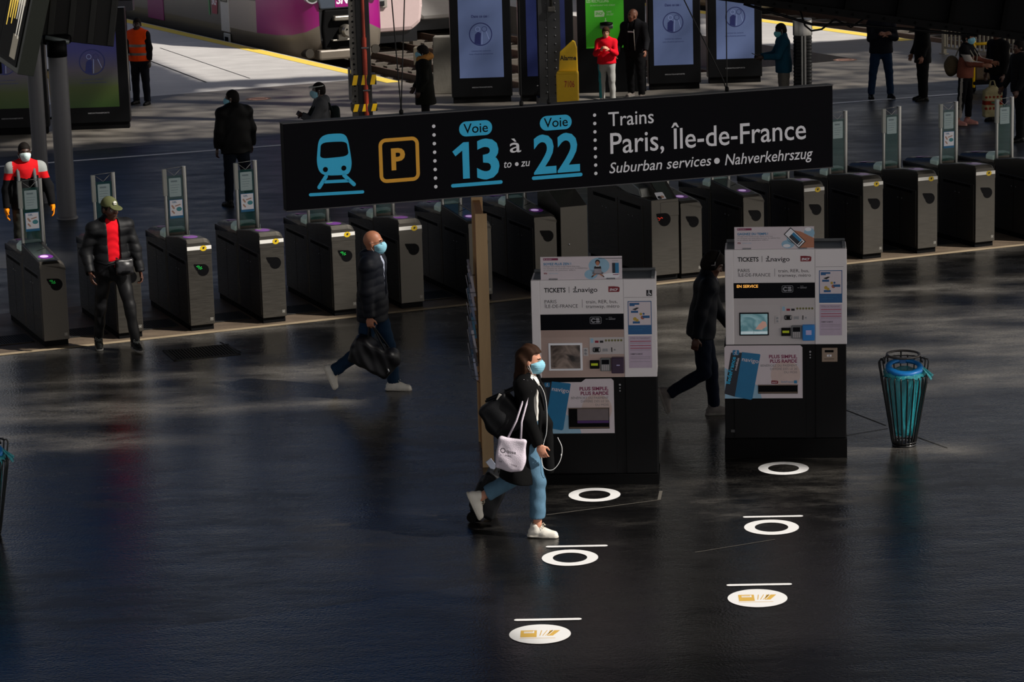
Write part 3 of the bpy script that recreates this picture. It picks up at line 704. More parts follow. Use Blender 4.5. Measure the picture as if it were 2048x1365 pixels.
# holes added to dapple these ground areas with sun (corners, open share, stretch)
DAP = [([(-9.5, 48.2), (10, 55.2), (8.6, 61.0), (-6.2, 57.6)], .46, (3.2, 5.0)), ([(2.2, 27.2), (9.5, 28.6), (9.5, 35.0), (1.2, 32.0)], .60, (.45, 2.0)), ([(-9, 25.4), (-1.8, 26.6), (-1.4, 30.0), (-9, 29.2)], .46, (.35, 1.6))]
from mathutils import noise
def inside(P, x, y):
    r = False
    for i in range(len(P)):
        (x0, y0), (x1, y1) = P[i-1], P[i]
        if (y0 > y) != (y1 > y) and x < (x1-x0)*(y-y0)/(y1-y0)+x0: r = not r
    return r
def is_open(x, y):
    x, y = x-RSH.x, y-RSH.y
    for P in LIT:
        if inside(P, x, y): return True
    for P, fr, st in DAP:
        if inside(P, x, y): return noise.noise(Vector((x*st[0], y*st[1], 3.1)))+.55*noise.noise(Vector((x*st[0]*2.7, y*st[1]*2.7, 8.4))) > (.5-fr)*1.2
    return False
BOX_ = [(min(p[0] for p in P)+RSH.x-.3, max(p[0] for p in P)+RSH.x+.3, min(p[1] for p in P)+RSH.y-.3, max(p[1] for p in P)+RSH.y+.3) for P in LIT+[d[0] for d in DAP]]
rf = MB()
def cell(x0, y0, x1, y1): rf.add([(x0, y0, ZR), (x1, y0, ZR), (x1, y1, ZR), (x0, y1, ZR)], [(0, 1, 2, 3)])
for i in range(-40, 60, 2):
    for j in range(-8, 78, 2):
        if (i < 0 and j >= 54) or (i >= 10 and j >= 76): continue
        if any(i+2 > q[0] and i < q[1] and j+2 > q[2] and j < q[3] for q in BOX_):
            N_ = 10; h = 2/N_
            for a_ in range(N_):
                run = None
                for b_ in range(N_+1):
                    sh = b_ < N_ and not is_open(i+h*(b_+.5), j+h*(a_+.5))
                    if sh and run is None: run = b_
                    if not sh and run is not None: cell(i+h*run, j+h*a_, i+h*b_, j+h*(a_+1)); run = None
        else: cell(i, j, i+2, j+2)
struct('ceiling_sun_mask', rf, ROOFM)  # unseen roof, its holes cut to place the sun patches
b = MB()
for x0, x1 in ((-60, -24), (-14.6, -14.0), (-7.2, 4.2), (7.6, 7.9), (12.4, 12.7), (22, 60)): b.box(x0, 90, 0, x1, 90.3, 14.4)
b.box(-.3, 90, 14, 10.4, 90.3, 36)
b.box(-60, 90, 0, 60, 90.2, 3.6); b.box(-60, 90, 14.0, 60, 90.2, 14.4)
struct('wall_reflect_mask', b, ROOFM)  # unseen screen added so its openings band the floor reflections
# ------------------------------------------------------------------ stickers on the floor
STK = mat('sticker white', '#dcdcdc', rough=.55, var=.03); OCH = mat('sticker ochre', '#c8a24c', rough=.55, var=.06)
def sticker(px, py, kind, label, bar=None, rz=-R(2), D=.475):
    c = G(px, py); t = thing('floor_sticker', label, 'floor sticker', (c.x, c.y, .004), rz, 'queueing stickers in front of the ticket machines')
    P = lambda u, v, l: (u, v, .0006+l*.0006)
    if kind == 'ring': q = Print(P); q.ring(0, 0, .145, D/2, 0); obj('ring', q, STK, t)
    else:
        q = Print(P); q.disc(0, 0, D/2, 0, n=48); obj('disc', q, STK, t)
        q = Print(P)
        q.rect(-.15, -.075, -.025, .09, 0, 1); q.rect(-.125, .02, -.055, .035, 1, 2); q.rect(-.125, .045, -.055, .06, 1, 2); q.rect(-.055, .02, -.045, .075, 1, 2)
        q.poly([(.055, -.045), (.10, -.045), (.155, .085), (.075, .085)], 0, 1)
        for k in range(3): q.line(.0+.022*k, -.04, .012+.022*k+.02*k, .085, .007, 0, 1)
        q.line(.065, -.03, .105, .08, .006, 1, 2)
        q.line(-.155, -.10, .12, -.10, .008, 0, 1, cap=False)
        obj('ticket_symbols', q, [OCH, STK], t)
    if bar:
        q = Print(P); q.line(-.235+bar[1], bar[0], .245+bar[1], bar[0], .05, 0); obj('bar', q, STK, t)
sticker(1189, 991, 'ring', 'plain white ring sticker on the floor at the foot of the front ticket machine')
sticker(1567, 938, 'ring', 'plain white ring sticker on the floor at the foot of the rear ticket machine')
sticker(1543, 1056, 'ring', 'white ring with a bar on the floor, second sticker out from the rear machine', (.34, .03))
sticker(1140, 1117, 'ring', 'white ring with a bar on the floor, ahead of the walking woman\'s shoe', (.34, .05))
sticker(1515, 1198, 'disc', 'white disc with ochre ticket symbols and a bar, right-hand one of the two', (.36, .03))
sticker(1080, 1270, 'disc', 'white disc with ochre ticket symbols and a bar, left-hand and nearest one', (.36, .05))
for k, (px, py) in enumerate(((517, 198), (1690, 120))):
    c = G(px, py); t = thing('floor_sticker', ['worn red round sticker on the hall floor behind the man in the black parka', 'worn red round sticker on the hall floor beside the man with crossed arms'][k], 'floor sticker', (c.x, c.y, .004))
    P = lambda u, v, l: (u, v, .0006+l*.0006); q = Print(P); q.disc(0, 0, .26, 0); q.ring(0, 0, .16, .20, 1, 1); q.line(-.12, -.12, .12, .12, .04, 1, 1); obj('disc', q, [mat('faded red', '#70503f', rough=.7, var=.25), mat('faded pink', '#a98274', rough=.7)], t)
# ------------------------------------------------------------------ hanging sign
SA = R(18.7); so = AT(574, 424, 21.5)
sg = thing('hanging_sign', 'long black hanging sign reading Voie 13 à 22, Paris, Île-de-France', 'sign', so, SA)
SBK = mat('sign black', '#08080e', rough=.6, var=.1, spec=.06); GREYE = mat('sign edge grey', '#3a3a3e', rough=.5)
SL, SH = 4.82, .713
q = MB(); q.box(0, 0, 0, SL, .11, SH, 0, .004); obj('panel', q, [SBK], sg)
q = MB()
for z in (.0, SH-.006): q.box(-.004, -.004, z, SL+.004, .114, z+.008)
obj('edge_trim', q, GREYE, sg)
q = Print()
def bl(pts, n=5):      # rounded closed outline from corner points (Chaikin)
    for _ in range(n-2):
        o = []
        for i in range(len(pts)):
            a, c = pts[i], pts[(i+1) % len(pts)]
            o += [(a[0]*.75+c[0]*.25, a[1]*.75+c[1]*.25), (a[0]*.25+c[0]*.75, a[1]*.25+c[1]*.75)]
        pts = o
    return pts
q.poly(bl([(.285, .56), (.335, .60), (.42, .603), (.50, .597), (.53, .55), (.545, .44), (.556, .34), (.53, .27), (.49, .262), (.33, .268), (.28, .30), (.262, .38), (.272, .47)]), 0)
q.poly(bl([(.303, .535), (.41, .538), (.517, .531), (.525, .48), (.531, .415), (.41, .409), (.291, .409), (.297, .47)], 4), 1, 1)
for x in (.332, .485): q.disc(x, .318, .021, 1, 1)
q.line(.335, .262, .275, .178, .032, 0); q.line(.485, .26, .565, .18, .032, 0); q.line(.325, .218, .515, .213, .026, 0)
q.line(.20, .123, .635, .113, .026, 0)
obj('train_pictogram', q, [BLUE, SBK], sg)
q = Print(); q.frame(.782, .17, 1.123, .533, .06, .03, 0); q.text('P', .885, .277, .163, 0, w=.118, bold=.035); obj('parking_symbol', q, AMBER, sg)
for x, z0, z1 in ((1.254, .604, .108), (2.649, .600, .113)):
    q = Print()
    for k in range(8): q.disc(x, z0+(z1-z0)*k/7, .0145, 0, n=16)
    obj('dotted_divider', q, WHITE, sg)
for x0, x1, z0, z1, un in ((1.469, 1.753, .501, .624, (1.40, 1.815, .104)), (2.167, 2.446, .501, .622, (2.10, 2.516, .114))):
    q = Print(); q.rrect(x0, z0, x1, z1, .06, 0); q.text('Voie', (x0+x1)/2, z0+.026, .077, 1, 1, w=.21, al='c', bold=.006); obj('track_badge', q, [BLUE, SBK], sg)
    q = Print()
    if un[0] < 2:
        q.poly([(1.405, .385), (1.50, .455), (1.548, .455), (1.548, .155), (1.49, .155), (1.49, .388), (1.43, .345)], 0); q.text('3', 1.612, .152, .303, 0, w=.195, bold=.03)
    else: q.text('22', 2.105, .152, .305, 0, w=.405, bold=.022)
    q.line(un[0], un[2], un[1], un[2], .030, 0); obj('track_number', q, BLUE, sg)
def sign_line(*a, **k): q = Print(); q.text(*a, **k); return obj('lettering', q, WHITE, sg)
sign_line('à', 1.90, .341, .118, 0, w=.098, bold=.004); sign_line('to', 1.845, .219, .062, 0, w=.066, shear=.2, bold=.006); sign_line('zu', 1.992, .219, .062, 0, w=.08, shear=.2, bold=.006)
sign_line('Trains', 2.770, .499, .115, 0, w=.405, bold=.004); sign_line('Paris, Île-de-France', 2.783, .268, .170, 0, w=1.785, bold=.006)
sign_line('Suburban services', 2.770, .104, .088, 0, w=.920, shear=.2, bold=.005); sign_line('Nahverkehrszug', 3.815, .095, .092, 0, w=.815, shear=.2, bold=.005)
for u, v, r in ((1.957, .242, .016), (3.742, .138, .026)): q = Print(); q.disc(u, v, r, 0, n=18); obj('dot', q, WHITE, sg)
q = MB(); CAB = mat('steel cable', '#1a1a1a', rough=.6, metal=.6)
for x, dx in ((1.0, .055), (1.0, -.045), (2.03, .0), (2.27, .0), (3.865, .0), (3.865, -.42)):
    o = MB(); o.tube([(x, .055, SH), (x+dx*.08, .055, SH+.10), (x+dx*1.4+.004, .055, SH+1.2), (x+dx*8, .055, SH+9.0)], .005, 6); o.lathe([(.012, 0), (.018, .01), (.018, .03), (.004, .045)], 8, c=(x, .055, SH)); obj('cable', o, CAB, sg)
# ------------------------------------------------------------------ ticket machines
MGREY = mat('machine light grey', '#bdb7b9', rough=.45, var=.05, scale=3); MROSE = mat('machine fascia', '#b39c94', rough=.35, metal=.25, var=.06, scale=3)
MDARK = mat('machine black', '#08080a', rough=.55, var=.2, scale=3, spec=.15); NAVY = mat('display navy', '#07080f', rough=.4, var=.1, spec=.08)
INK = mat('print ink', '#15151c', rough=.6); GREYT = mat('print grey', '#6d6a70', rough=.6); PBLUE = mat('print blue', '#2179a8', rough=.5); PLBLUE = mat('print light blue', '#8fb6d0', rough=.6)
CARDB = mat('card blue', '#136f9f', rough=.4); CARDN = mat('card navy', '#0c1626', rough=.4); PPURP = mat('print plum', '#7a1048', rough=.5); SKINP = mat('print skin', '#b2765b', rough=.6)
PPAPER = mat('poster paper', '#cfc5cc', rough=.6, var=.03); PDKB = mat('poster blue', '#17568c', rough=.5); PGOLD = mat('print gold', '#b99a3c', rough=.5); LILAC = mat('notice lilac', '#b9a9bd', rough=.6)
LIME = mat('label lime', '#b8c812', rough=.5, emit=.05); CHROME = mat('machine chrome', '#8f8f92', rough=.25, metal=1)
def screen_mat(name, a, b_, scale, emit):
    m = bpy.data.materials.new(name); m.use_nodes = True; n = m.node_tree; L = n.links; p = n.nodes['Principled BSDF']
    t = n.nodes.new('ShaderNodeTexCoord'); w = n.nodes.new('ShaderNodeTexNoise'); w.inputs['Scale'].default_value = scale; w.inputs['Distortion'].default_value = 2.0
    L.new(t.outputs['Object'], w.inputs['Vector']); r = n.nodes.new('ShaderNodeValToRGB'); r.color_ramp.elements[0].color = (*lin(a), 1); r.color_ramp.elements[1].color = (*lin(b_), 1)
    r.color_ramp.elements[0].position = .35; r.color_ramp.elements[1].position = .65
    L.new(w.outputs['Fac'], r.inputs[0]); L.new(r.outputs[0], p.inputs['Base Color']); L.new(r.outputs[0], p.inputs['Emission Color']); p.inputs['Emission Strength'].default_value = emit; p.inputs['Roughness'].default_value = .2
    return m
def walker(q, u, v, h, mi, l):        # little striding figure
    q.disc(u+.10*h, v+.86*h, .13*h, mi, l, n=14)
    q.line(u-.30*h, v+.50*h, u+.22*h, v+.66*h, .11*h, mi, l); q.line(u+.10*h, v+.66*h, u+.02*h, v+.30*h, .13*h, mi, l); q.line(u+.02*h, v+.30*h, u-.28*h, v, .11*h, mi, l); q.line(u+.02*h, v+.30*h, u+.34*h, v+.02*h, .11*h, mi, l)
def rail_logo(q, u0, v0, u1, v1, l, a, c):
    w = u1-u0; h = v1-v0
    q.poly([(u0, v0), (u1-.09*w, v0), (u1-.02*w, v0+.12*h), (u1, v1-.22*h), (u1-.12*w, v1-.08*h), (u0+.5*w, v1), (u0, v1)], a, l)
    q.text('SNCF', u0+.10*w, v0+.22*h, .40*h, c, l+1, w=.74*w, shear=.25, bold=.02)
def ticket_machine(label, o, rz, zb, kind):
    t = thing('ticket_machine', label, 'ticket machine', o, rz, 'ticket machines')
    D = .40
    q = MB(); q.box(.0, .0, 0, 1.16, D, .095+zb); obj('plinth', q, BLACKM, t)
    q = MB(); q.box(.005, .03, .095+zb, 1.155, D, 1.02+zb, 0, .006); obj('lower_cabinet', q, MDARK, t)
    q = MB(); q.box(.095, .018, .105+zb, .772, .03, 1.012+zb, 0, .003); obj('lower_door', q, MDARK, t)
    q = MB(); q.box(.865, .016, .105+zb, 1.15, .03, 1.012+zb, 0, .003); obj('side_door', q, MDARK, t)
    # upper case
    q = MB(); q.box(.02, .02, 1.02+zb, 1.158, D, 1.935+zb, 0, .008); obj('upper_case', q, WHITEP, t)
    q = MB(); q.box(.02, -.006, 1.02+zb, .10, .02, 1.935+zb, 0, .006); q.box(.862, -.006, 1.02+zb, 1.16, .02, 1.935+zb, 0, .006); q.box(.1, -.004, 1.615+zb, .862, .02, 1.935+zb, 0, .003); obj('front_frame', q, WHITEP, t)
    q = MB(); q.add([(.04, .03, 1.936+zb), (1.14, .03, 1.936+zb), (1.14, D-.01, 1.945+zb), (.04, D-.01, 1.945+zb)], [(0, 1, 2, 3)]); q.box(.03, D-.03, 1.93+zb, 1.15, D, 1.965+zb); q.box(1.12, .03, 1.93+zb, 1.15, D, 1.955+zb); obj('top_plate', q, mat('top plate grey', '#5b5e60', rough=.5, metal=.5), t)
    # fascia text
    z = zb; FM_ = [INK, mat('logo maroon', '#7a1020', rough=.5), WHITE]
    def fl(name, fn): f = Print(y=-.004); fn(f); obj(name, f, FM_, t)
    fl('tickets_lettering', lambda f: f.text('TICKETS', .140, 1.822+z, .040, 0, w=.197, bold=.03))
    fl('divider', lambda f: f.rect(.367, 1.815+z, .371, 1.872+z, 0)); fl('divider', lambda f: f.rect(.485, 1.676+z, .488, 1.752+z, 0))
    fl('pass_logo', lambda f: (walker(f, .422, 1.823+z, .052, 0, 0), f.line(.41, 1.823+z, .452, 1.823+z, .006, 0), f.text('navigo', .450, 1.822+z, .042, 0, w=.178, bold=.012)))
    fl('railway_logo', lambda f: rail_logo(f, .728, 1.818+z, .831, 1.871+z, 0, 1, 2))
    fl('area_lettering', lambda f: (f.text('PARIS', .142, 1.720+z, .031, 0, w=.110), f.text('ÎLE-DE-FRANCE', .141, 1.677+z, .031, 0, w=.305)))
    fl('modes_lettering', lambda f: (f.text('train, RER, bus,', .520, 1.715+z, .030, 0, w=.288), f.text('tramway, métro', .519, 1.672+z, .030, 0, w=.306)))
    # dark display band
    q = MB(); q.box(.10, -.002, 1.468+z, .862, .02, 1.615+z); band = obj('display_band', q, NAVY, t)
    f = Print(y=-.002); f.frame(.553, 1.523+z, .658, 1.588+z, .012, .004, 0); f.ring(.585, 1.555+z, .011, .022, 0, 1); f.rect(.588, 1.547+z, .612, 1.563+z, 1, 2); f.rrect(.607, 1.534+z, .645, 1.553+z, .008, 0, 1); f.rrect(.607, 1.557+z, .642, 1.576+z, .008, 0, 1)
    f.text('CB EN', .725, 1.578+z, .008, 0, w=.03); f.text('CONTACT', .725, 1.560+z, .012, 0, w=.062, bold=.03); f.line(.700, 1.566+z, .716, 1.566+z, .003, 0)
    if kind == 2: f.text('EN SERVICE', .130, 1.571+z, .026, 2, w=.20, bold=.02)
    obj('display_lettering', f, [mat('display grey', '#8d8d95', rough=.5), NAVY, mat('led amber', '#ffb050', rough=.5, emit=.7)], band)
    # recessed fascia
    q = MB(); q.box(.10, .004, 1.02+z, .862, .02, 1.468+z); q.prism([(-.002, 1.468+z), (.004, 1.40+z), (.006, 1.468+z)], .10, .862, 'x'); obj('operating_fascia', q, MROSE if kind == 1 else MGREY, t)
    sc = {1: (.166, 1.087, .478, 1.347, .02), 2: (.150, 1.108, .428, 1.330, .012)}[kind]
    q = MB(); q.box(sc[0], -.006, sc[1]+z, sc[2], .006, sc[3]+z, 0, .004); fr = obj('screen_frame', q, WHITE if kind == 1 else NAVY, t)
    w = sc[4]; q = Print(y=-.006); q.rect(sc[0]+w, sc[1]+w+z, sc[2]-w, sc[3]-w+z, 0)
    if kind == 2: q.poly([(.30, 1.17+z), (.33, 1.21+z), (.37, 1.25+z), (.40, 1.24+z), (.41, 1.20+z), (.36, 1.165+z)], 1, 1); q.rect(.165, 1.125+z, .415, 1.150+z, 2, 1); q.line(.285, 1.13+z, .285, 1.20+z, .004, 3, 1)
    obj('screen', q, [screen_mat('screen reflection', '#2b2726', '#8a7a72', 5, .06) if kind == 1 else screen_mat('screen lit', '#62929c', '#9cc4cc', 6, .16), mat('screen rose', '#c79a8c', rough=.3, emit=.2), mat('screen pale', '#c9dbe0', rough=.3, emit=.25), mat('screen slate', '#4f7d88', rough=.3, emit=.1)], fr)
    q = MB(); q.box(.484, -.002, 1.222+z, .532, .006, 1.30+z, 0, .003)
    for zz in (1.276, 1.246): q.cyl((.508, -.002, zz+z), (.508, -.007, zz+z), .011, n=14, mi=1)
    obj('button_pair', q, [MGREY, CHROME], t)
    q = MB(); q.box(.545, -.001, 1.238+z, .860, .006, 1.395+z)
    q.box(.575, -.018, 1.258+z, .645, 0, 1.305+z, 1, .012); q.box(.592, -.024, 1.268+z, .628, -.016, 1.298+z, 2, .004)
    q.box(.665, -.006, 1.264+z, .71, 0, 1.29+z, 1); q.box(.745, -.006, 1.258+z, .752, 0, 1.30+z, 2); q.cyl((.775, -.004, 1.277+z), (.775, 0, 1.277+z), .009, n=12, mi=1); pl = obj('payment_panel', q, [MGREY, CHROME, MDARK], t)
    f = Print(y=-.001); f.rect(.556, 1.345+z, .580, 1.385+z, 0); f.rect(.595, 1.345+z, .628, 1.366+z, 1); f.rect(.639, 1.345+z, .672, 1.366+z, 2)
    for k in range(6): f.disc(.696+.028*k, 1.366+z, .011, 3, n=14); f.text('2', .692+.028*k, 1.360+z, .011, 2, 1)
    obj('payment_symbols', f, [PLBLUE, RED, INK, mat('coin olive', '#777443', rough=.6)], pl)
    q = MB(); q.box(.545, -.02, 1.105+z, .632, .006, 1.182+z, 0, .004); q.box(.556, -.0215, 1.135+z, .618, -.019, 1.157+z, 1); obj('ticket_slot', q, [MDARK, LIME], t)
    q = MB(); q.box(.640, -.03, 1.082+z, .735, .006, 1.205+z, 0, .008); q.box(.654, -.033, 1.150+z, .722, -.028, 1.192+z, 1)
    for i in range(4):
        for j in range(4): q.box(.654+.018*i, -.035, 1.094+.0135*j+z, .667+.018*i, -.028, 1.103+.0135*j+z, 2)
    obj('card_keypad', q, [mat('keypad grey', '#6e7072', rough=.4), NAVY, MGREY], t)
    q = MB(); q.box(.743, -.045, 1.063+z, .858, .006, 1.213+z, 0, .008); q.rr = 0
    q.box(.775, -.047, 1.12+z, .828, -.044, 1.165+z, 1) if kind == 2 else q.box(.79, -.047, 1.138+z, .82, -.044, 1.146+z, 1)
    obj('pass_reader', q, [mat('reader plum', '#2a1030', rough=.3, emit=.04) if kind == 1 else mat('reader blue', '#1b6cae', rough=.35, emit=.08), mat('reader mark', '#b9b4e0' if kind == 1 else '#a9b6c6', rough=.4)], t)
    # right column: posters
    f = Print(y=-.006); f.rect(.901, 1.420+z, 1.118, 1.731+z, 0); f.rect(.908, 1.508+z, 1.111, 1.724+z, 1, 1)
    f.rect(.917, 1.697+z, 1.007, 1.714+z, 2, 2); f.rect(.917, 1.685+z, .965, 1.697+z, 2, 2); f.poly([(.94, 1.655+z), (.985, 1.672+z), (1.005, 1.668+z), (.97, 1.645+z)], 3, 2); f.rect(.93, 1.622+z, .995, 1.642+z, 2, 2)
    for u, v, r, mi in ((1.02, 1.61, .013, 5), (1.045, 1.612, .01, 2), (1.035, 1.578, .018, 4), (.965, 1.565, .017, 5), (.985, 1.552, .014, 5)): f.disc(u, v+z, r, mi, 2, n=14)
    f.rect(1.035, 1.572+z, 1.10, 1.596+z, 2, 3); f.rect(.945, 1.522+z, 1.01, 1.543+z, 2, 2); f.text('Rechargez votre passe', .912, 1.48+z, .010, 6, 2, w=.15); f.text('en quelques instants', .912, 1.46+z, .010, 6, 2, w=.12)
    obj('recharge_poster', f, [PDKB, PPAPER, PDKB, INK, mat('print rust', '#a35a3c', rough=.6), PGOLD, PBLUE], t)
    f = Print(y=-.006); f.rect(.903, 1.106+z, 1.114, 1.405+z, 0); f.text('TITRES DE TRANSPORT', .918, 1.378+z, .013, 2, 1, w=.18)
    for zz, w in ((1.356, .19), (1.316, .19), (1.292, .19)): f.rect(.917, zz-.004+z, .917+w, zz+.003+z, 1, 1)
    for zz in (1.338, 1.275, 1.210, 1.195, 1.165): f.rect(.917, zz-.0012+z, 1.10, zz+.0012+z, 2, 1)
    f.text('COMMENT ÇA MARCHE', .918, 1.232+z, .010, 3, 1, w=.11, bold=.03)
    obj('fares_notice', f, [LILAC, mat('print brick', '#a5485a', rough=.6), GREYT, INK], t)
    f = Print(y=-.006); f.rect(.87, 1.764+z, 1.13, 1.767+z, 0)
    if kind == 1:
        f.rect(1.073, 1.777+z, 1.126, 1.833+z, 1); f.disc(1.097, 1.824+z, .005, 2, 1, n=10); f.line(1.097, 1.816+z, 1.099, 1.800+z, .006, 2, 1); f.line(1.099, 1.800+z, 1.110, 1.800+z, .005, 2, 1); f.line(1.110, 1.800+z, 1.116, 1.788+z, .005, 2, 1); f.ring(1.097, 1.795+z, .009, .012, 2, 1, n=18)
    obj('access_symbol' if kind == 1 else 'panel_joint', f, [GREYT, INK, WHITE], t)
    # pass advert on the lower door
    f = Print(y=.018); A0, A1 = ((.10, .758), (.006, .742))[kind-1]; zl, zh = ((.487, 1.003), (.493, 1.008))[kind-1]
    f.poly([(A0, zl+z), (A1, zl+z), (A1, zh-.02+z), (A1-.02, zh+z), (A0+.40 if kind == 1 else A0+.015, zh+z)]+([(A0+.36, zh-.03+z), (A0, zh-.03+z)] if kind == 1 else [(A0, zh-.02+z)]), 0)
    f.disc(A1-.16, zl+.23+z, .14, 8, 1); f.poly([(A0, zl+z), (A0+.35, zl+z), (A0+.32, zl+.12+z), (A0, zl+.30+z)], 9, 1)
    du = 0 if kind == 1 else -.017; dz = -.008 if kind == 1 else -.045
    f.poly([(.19+du, .99+dz+z), (.355+du, .99+dz+z-.02), (.363+du, .962+dz+z), (.284+du, .535+dz+z), (.268+du, .525+dz+z), (.116+du, .555+dz+z)], 1, 2)
    f.poly([(.085+du, .985+dz+z), (.19+du, .985+dz+z), (.116+du, .555+dz+z), (.018+du if kind == 2 else .10, .585+dz+z)], 2, 2)
    f.text('navigo', .187+du, .905+dz+z, .038, 0, 3, w=.158, rot=R(-9), bold=.01)
    if kind == 2:
        f.rrect(.083, .915+z, .145, .985+z-.02, .01, 1, 3); walker(f, .113, .918+z, .045, 0, 4)
        f.text('îledeFrance', .052, .628+z, .038, 3, 3, w=.275, rot=R(77), bold=.015); f.text('mobilités', .118, .765+z, .020, 0, 3, w=.125, rot=R(77), bold=.02)
    else: f.rrect(.12, .93+z, .17, .972+z, .008, 1, 3); walker(f, .145, .938+z, .03, 0, 4)
    f.text('PLUS SIMPLE,', A1-.05, .897+z+dz*.3, .031, 4, 2, w=.265, al='r', bold=.03); f.text('PLUS RAPIDE', A1-.05, .853+z+dz*.3, .031, 4, 2, w=.256, al='r', bold=.03)
    f.text('BÉNÉFICIEZ DU PAIEMENT', A1-.05, .816+z+dz*.3, .020, 5, 2, w=.345, al='r'); f.text('DIFFÉRÉ DÈS LE 20', A1-.05, .783+z+dz*.3, .020, 5, 2, w=.255, al='r'); f.text('DU MOIS', A1-.05, .750+z+dz*.3, .020, 5, 2, w=.122, al='r')
    if kind == 2: rail_logo(f, .447, .635+z, .512, .667+z, 2, 6, 0); f.text('îledeFrance', .537, .645+z, .018, 7, 2, w=.118); f.rrect(.66, .637+z, .69, .667+z, .005, 7, 2)
    obj('pass_advert', f, [PPAPER, CARDB, CARDN, BLUE, PPURP, GREYT, mat('logo maroon'), PBLUE, mat('print blush', '#c9b4b0', rough=.6), PLBLUE], t)
    q = MB(); s0 = (.337, .532, .712, .726) if kind == 1 else (.322, .540, .696, .622)
    q.box(s0[0], .008, s0[1]+z, s0[2], .017, s0[3]+z, 0); q.box(s0[0]+.004, .004, s0[1]+.004+z, s0[2]-.004, .008, s0[1]+.018+z, 2)
    if kind == 1: q.box(s0[0]+.08, .0045, s0[1]+.08+z, s0[2]-.006, .008, s0[3]-.004+z, 1); q.box(s0[0]+.08, .003, s0[1]+.055+z, s0[2]-.006, .007, s0[1]+.078+z, 3)
    q.box(s0[0]-.003, .002, s0[3]+z-.002, s0[2]+.003, .018, s0[3]+z+.004, 2)
    obj('ticket_tray', q, [BLACK, mat('tray flap', '#6e6265', rough=.2, alpha=.9), mat('tray lip', '#5a4a3c', rough=.4), mat('tray violet', '#3a1456', rough=.3, emit=.08)], t)
    q = MB()
    for zz, r in ((.945, .010), (.915, .007), (.888, .007)): q.cyl((.815, .012, zz+z), (.815, .03, zz+z), r, n=12)
    obj('lock', q, CHROME, t)
    if kind == 2:
        q = MB(); q.box(.922, .004, .845+z, 1.072, .02, .985+z, 0, .006); q.box(.952, .002, .940+z, 1.035, .006, .962+z, 1); q.box(.972, .002, .898+z, 1.016, .006, .918+z, 2, .002); q.box(.945, .001, .875+z, 1.04, .006, .878+z, 1); f = obj('coin_unit', q, [mat('coin unit steel', '#8a7a6c', rough=.35, metal=.8), BLACK, WHITE], t)
        q = Print(y=.002); q.text('€', .988, .901+z, .013, 0, 0, bold=.03); obj('coin_mark', q, INK, f)
        q = MB(); q.box(.06, .020, .16+z, .13, .03, .185+z); obj('nameplate', q, mat('nameplate grey', '#3b3b3d', rough=.5), t)
    # header board standing on top
    t2 = thing('header_board', ['white header board "Soyez plus zen !" standing on the front ticket machine', 'white header board "Gagnez du temps !" standing on the rear ticket machine'][kind-1], 'notice board', (0, 0, 0), rz, 'header boards on the ticket machines')
    ca, sa = math.cos(rz), math.sin(rz); lo = Vector((.112, .012, 1.936+zb)); t2.location = (o[0]+lo.x*ca-lo.y*sa, o[1]+lo.x*sa+lo.y*ca, lo.z)
    W_, H_ = .745, .212; q = MB(); q.box(0, 0, 0, W_, .006, H_, 0); obj('panel', q, PPAPER, t2)
    q = MB()
    for x in (.075, .60): q = MB(); q.box(x, -.012, 0, x+.08, .02, .012, 0, .003); obj('clip', q, CHROME, t2)
    f = Print(y=0); f.rrect(.026, .180, .162, .2, .004, 0); f.disc(.036, .190, .004, 4, 1, n=10); f.text('NOUVEAU !', .048, .186, .007, 4, 1, w=.06)
    f.text(['SOYEZ PLUS ZEN !', 'GAGNEZ DU TEMPS !'][kind-1], .028, .136, .020, 1, 0, w=[.252, .288][kind-1], bold=.035)
    for i, w in enumerate((.33, .40, .29)): f.text(['Chargez votre forfait navigo depuis chez vous', 'ou achetez sur smartphone avec le téléservice', 'et profitez du paiement différé'][i], .028, .118-.018*i, .011, 2, 0, w=w)
    rail_logo(f, .03, .052, .058, .066, 0, 5, 4); f.text('îledeFrance mobilités', .075, .054, .010, 6, 0, w=.085)
    if kind == 1:
        f.disc(.535, .125, .095, 6, 0, ry=.075); f.disc(.46, .045, .06, 6, 0, ry=.045); f.disc(.64, .03, .08, 4, 1, ry=.025)
        f.disc(.522, .158, .022, 3, 2, ry=.024); f.disc(.522, .148, .017, 7, 3, ry=.020); f.poly([(.487, .075), (.557, .075), (.553, .115), (.535, .128), (.509, .128), (.491, .115)], 3, 2); f.rect(.505, .118, .54, .126, 4, 3)
        f.rrect(.490, .055, .556, .098, .004, 8, 4); f.poly([(.478, .045), (.566, .045), (.575, .06), (.55, .075), (.495, .075), (.47, .06)], 2, 2); f.line(.475, .03, .50, .045, .012, 7, 3); f.line(.57, .03, .545, .045, .012, 7, 3); f.line(.468, .022, .478, .03, .01, 3, 3); f.line(.577, .022, .567, .03, .01, 3, 3)
        f.rect(.655, .055, .682, .150, 9, 2); f.rect(.682, .055, .715, .150, 1, 2); f.rect(.66, .038, .71, .044, 0, 2); f.rect(.53, .19, .745, .195, 3, 1); f.text('VOTRE PASSE', .655, .165, .008, 2, 1, w=.055)
    else:
        f.disc(.50, .045, .06, 6, 0, ry=.04); f.disc(.56, .10, .07, 6, 0, ry=.05); f.disc(.70, .15, .05, 6, 0, ry=.05); f.disc(.49, .03, .035, 4, 1, ry=.016); f.disc(.69, .185, .03, 4, 1, ry=.018)
        f.poly([(.56, .175), (.62, .165), (.745, .10), (.745, .01), (.60, .01), (.57, .05)], 7, 2); f.line(.54, .10, .57, .075, .026, 7, 2); f.line(.545, .075, .575, .055, .024, 7, 2)
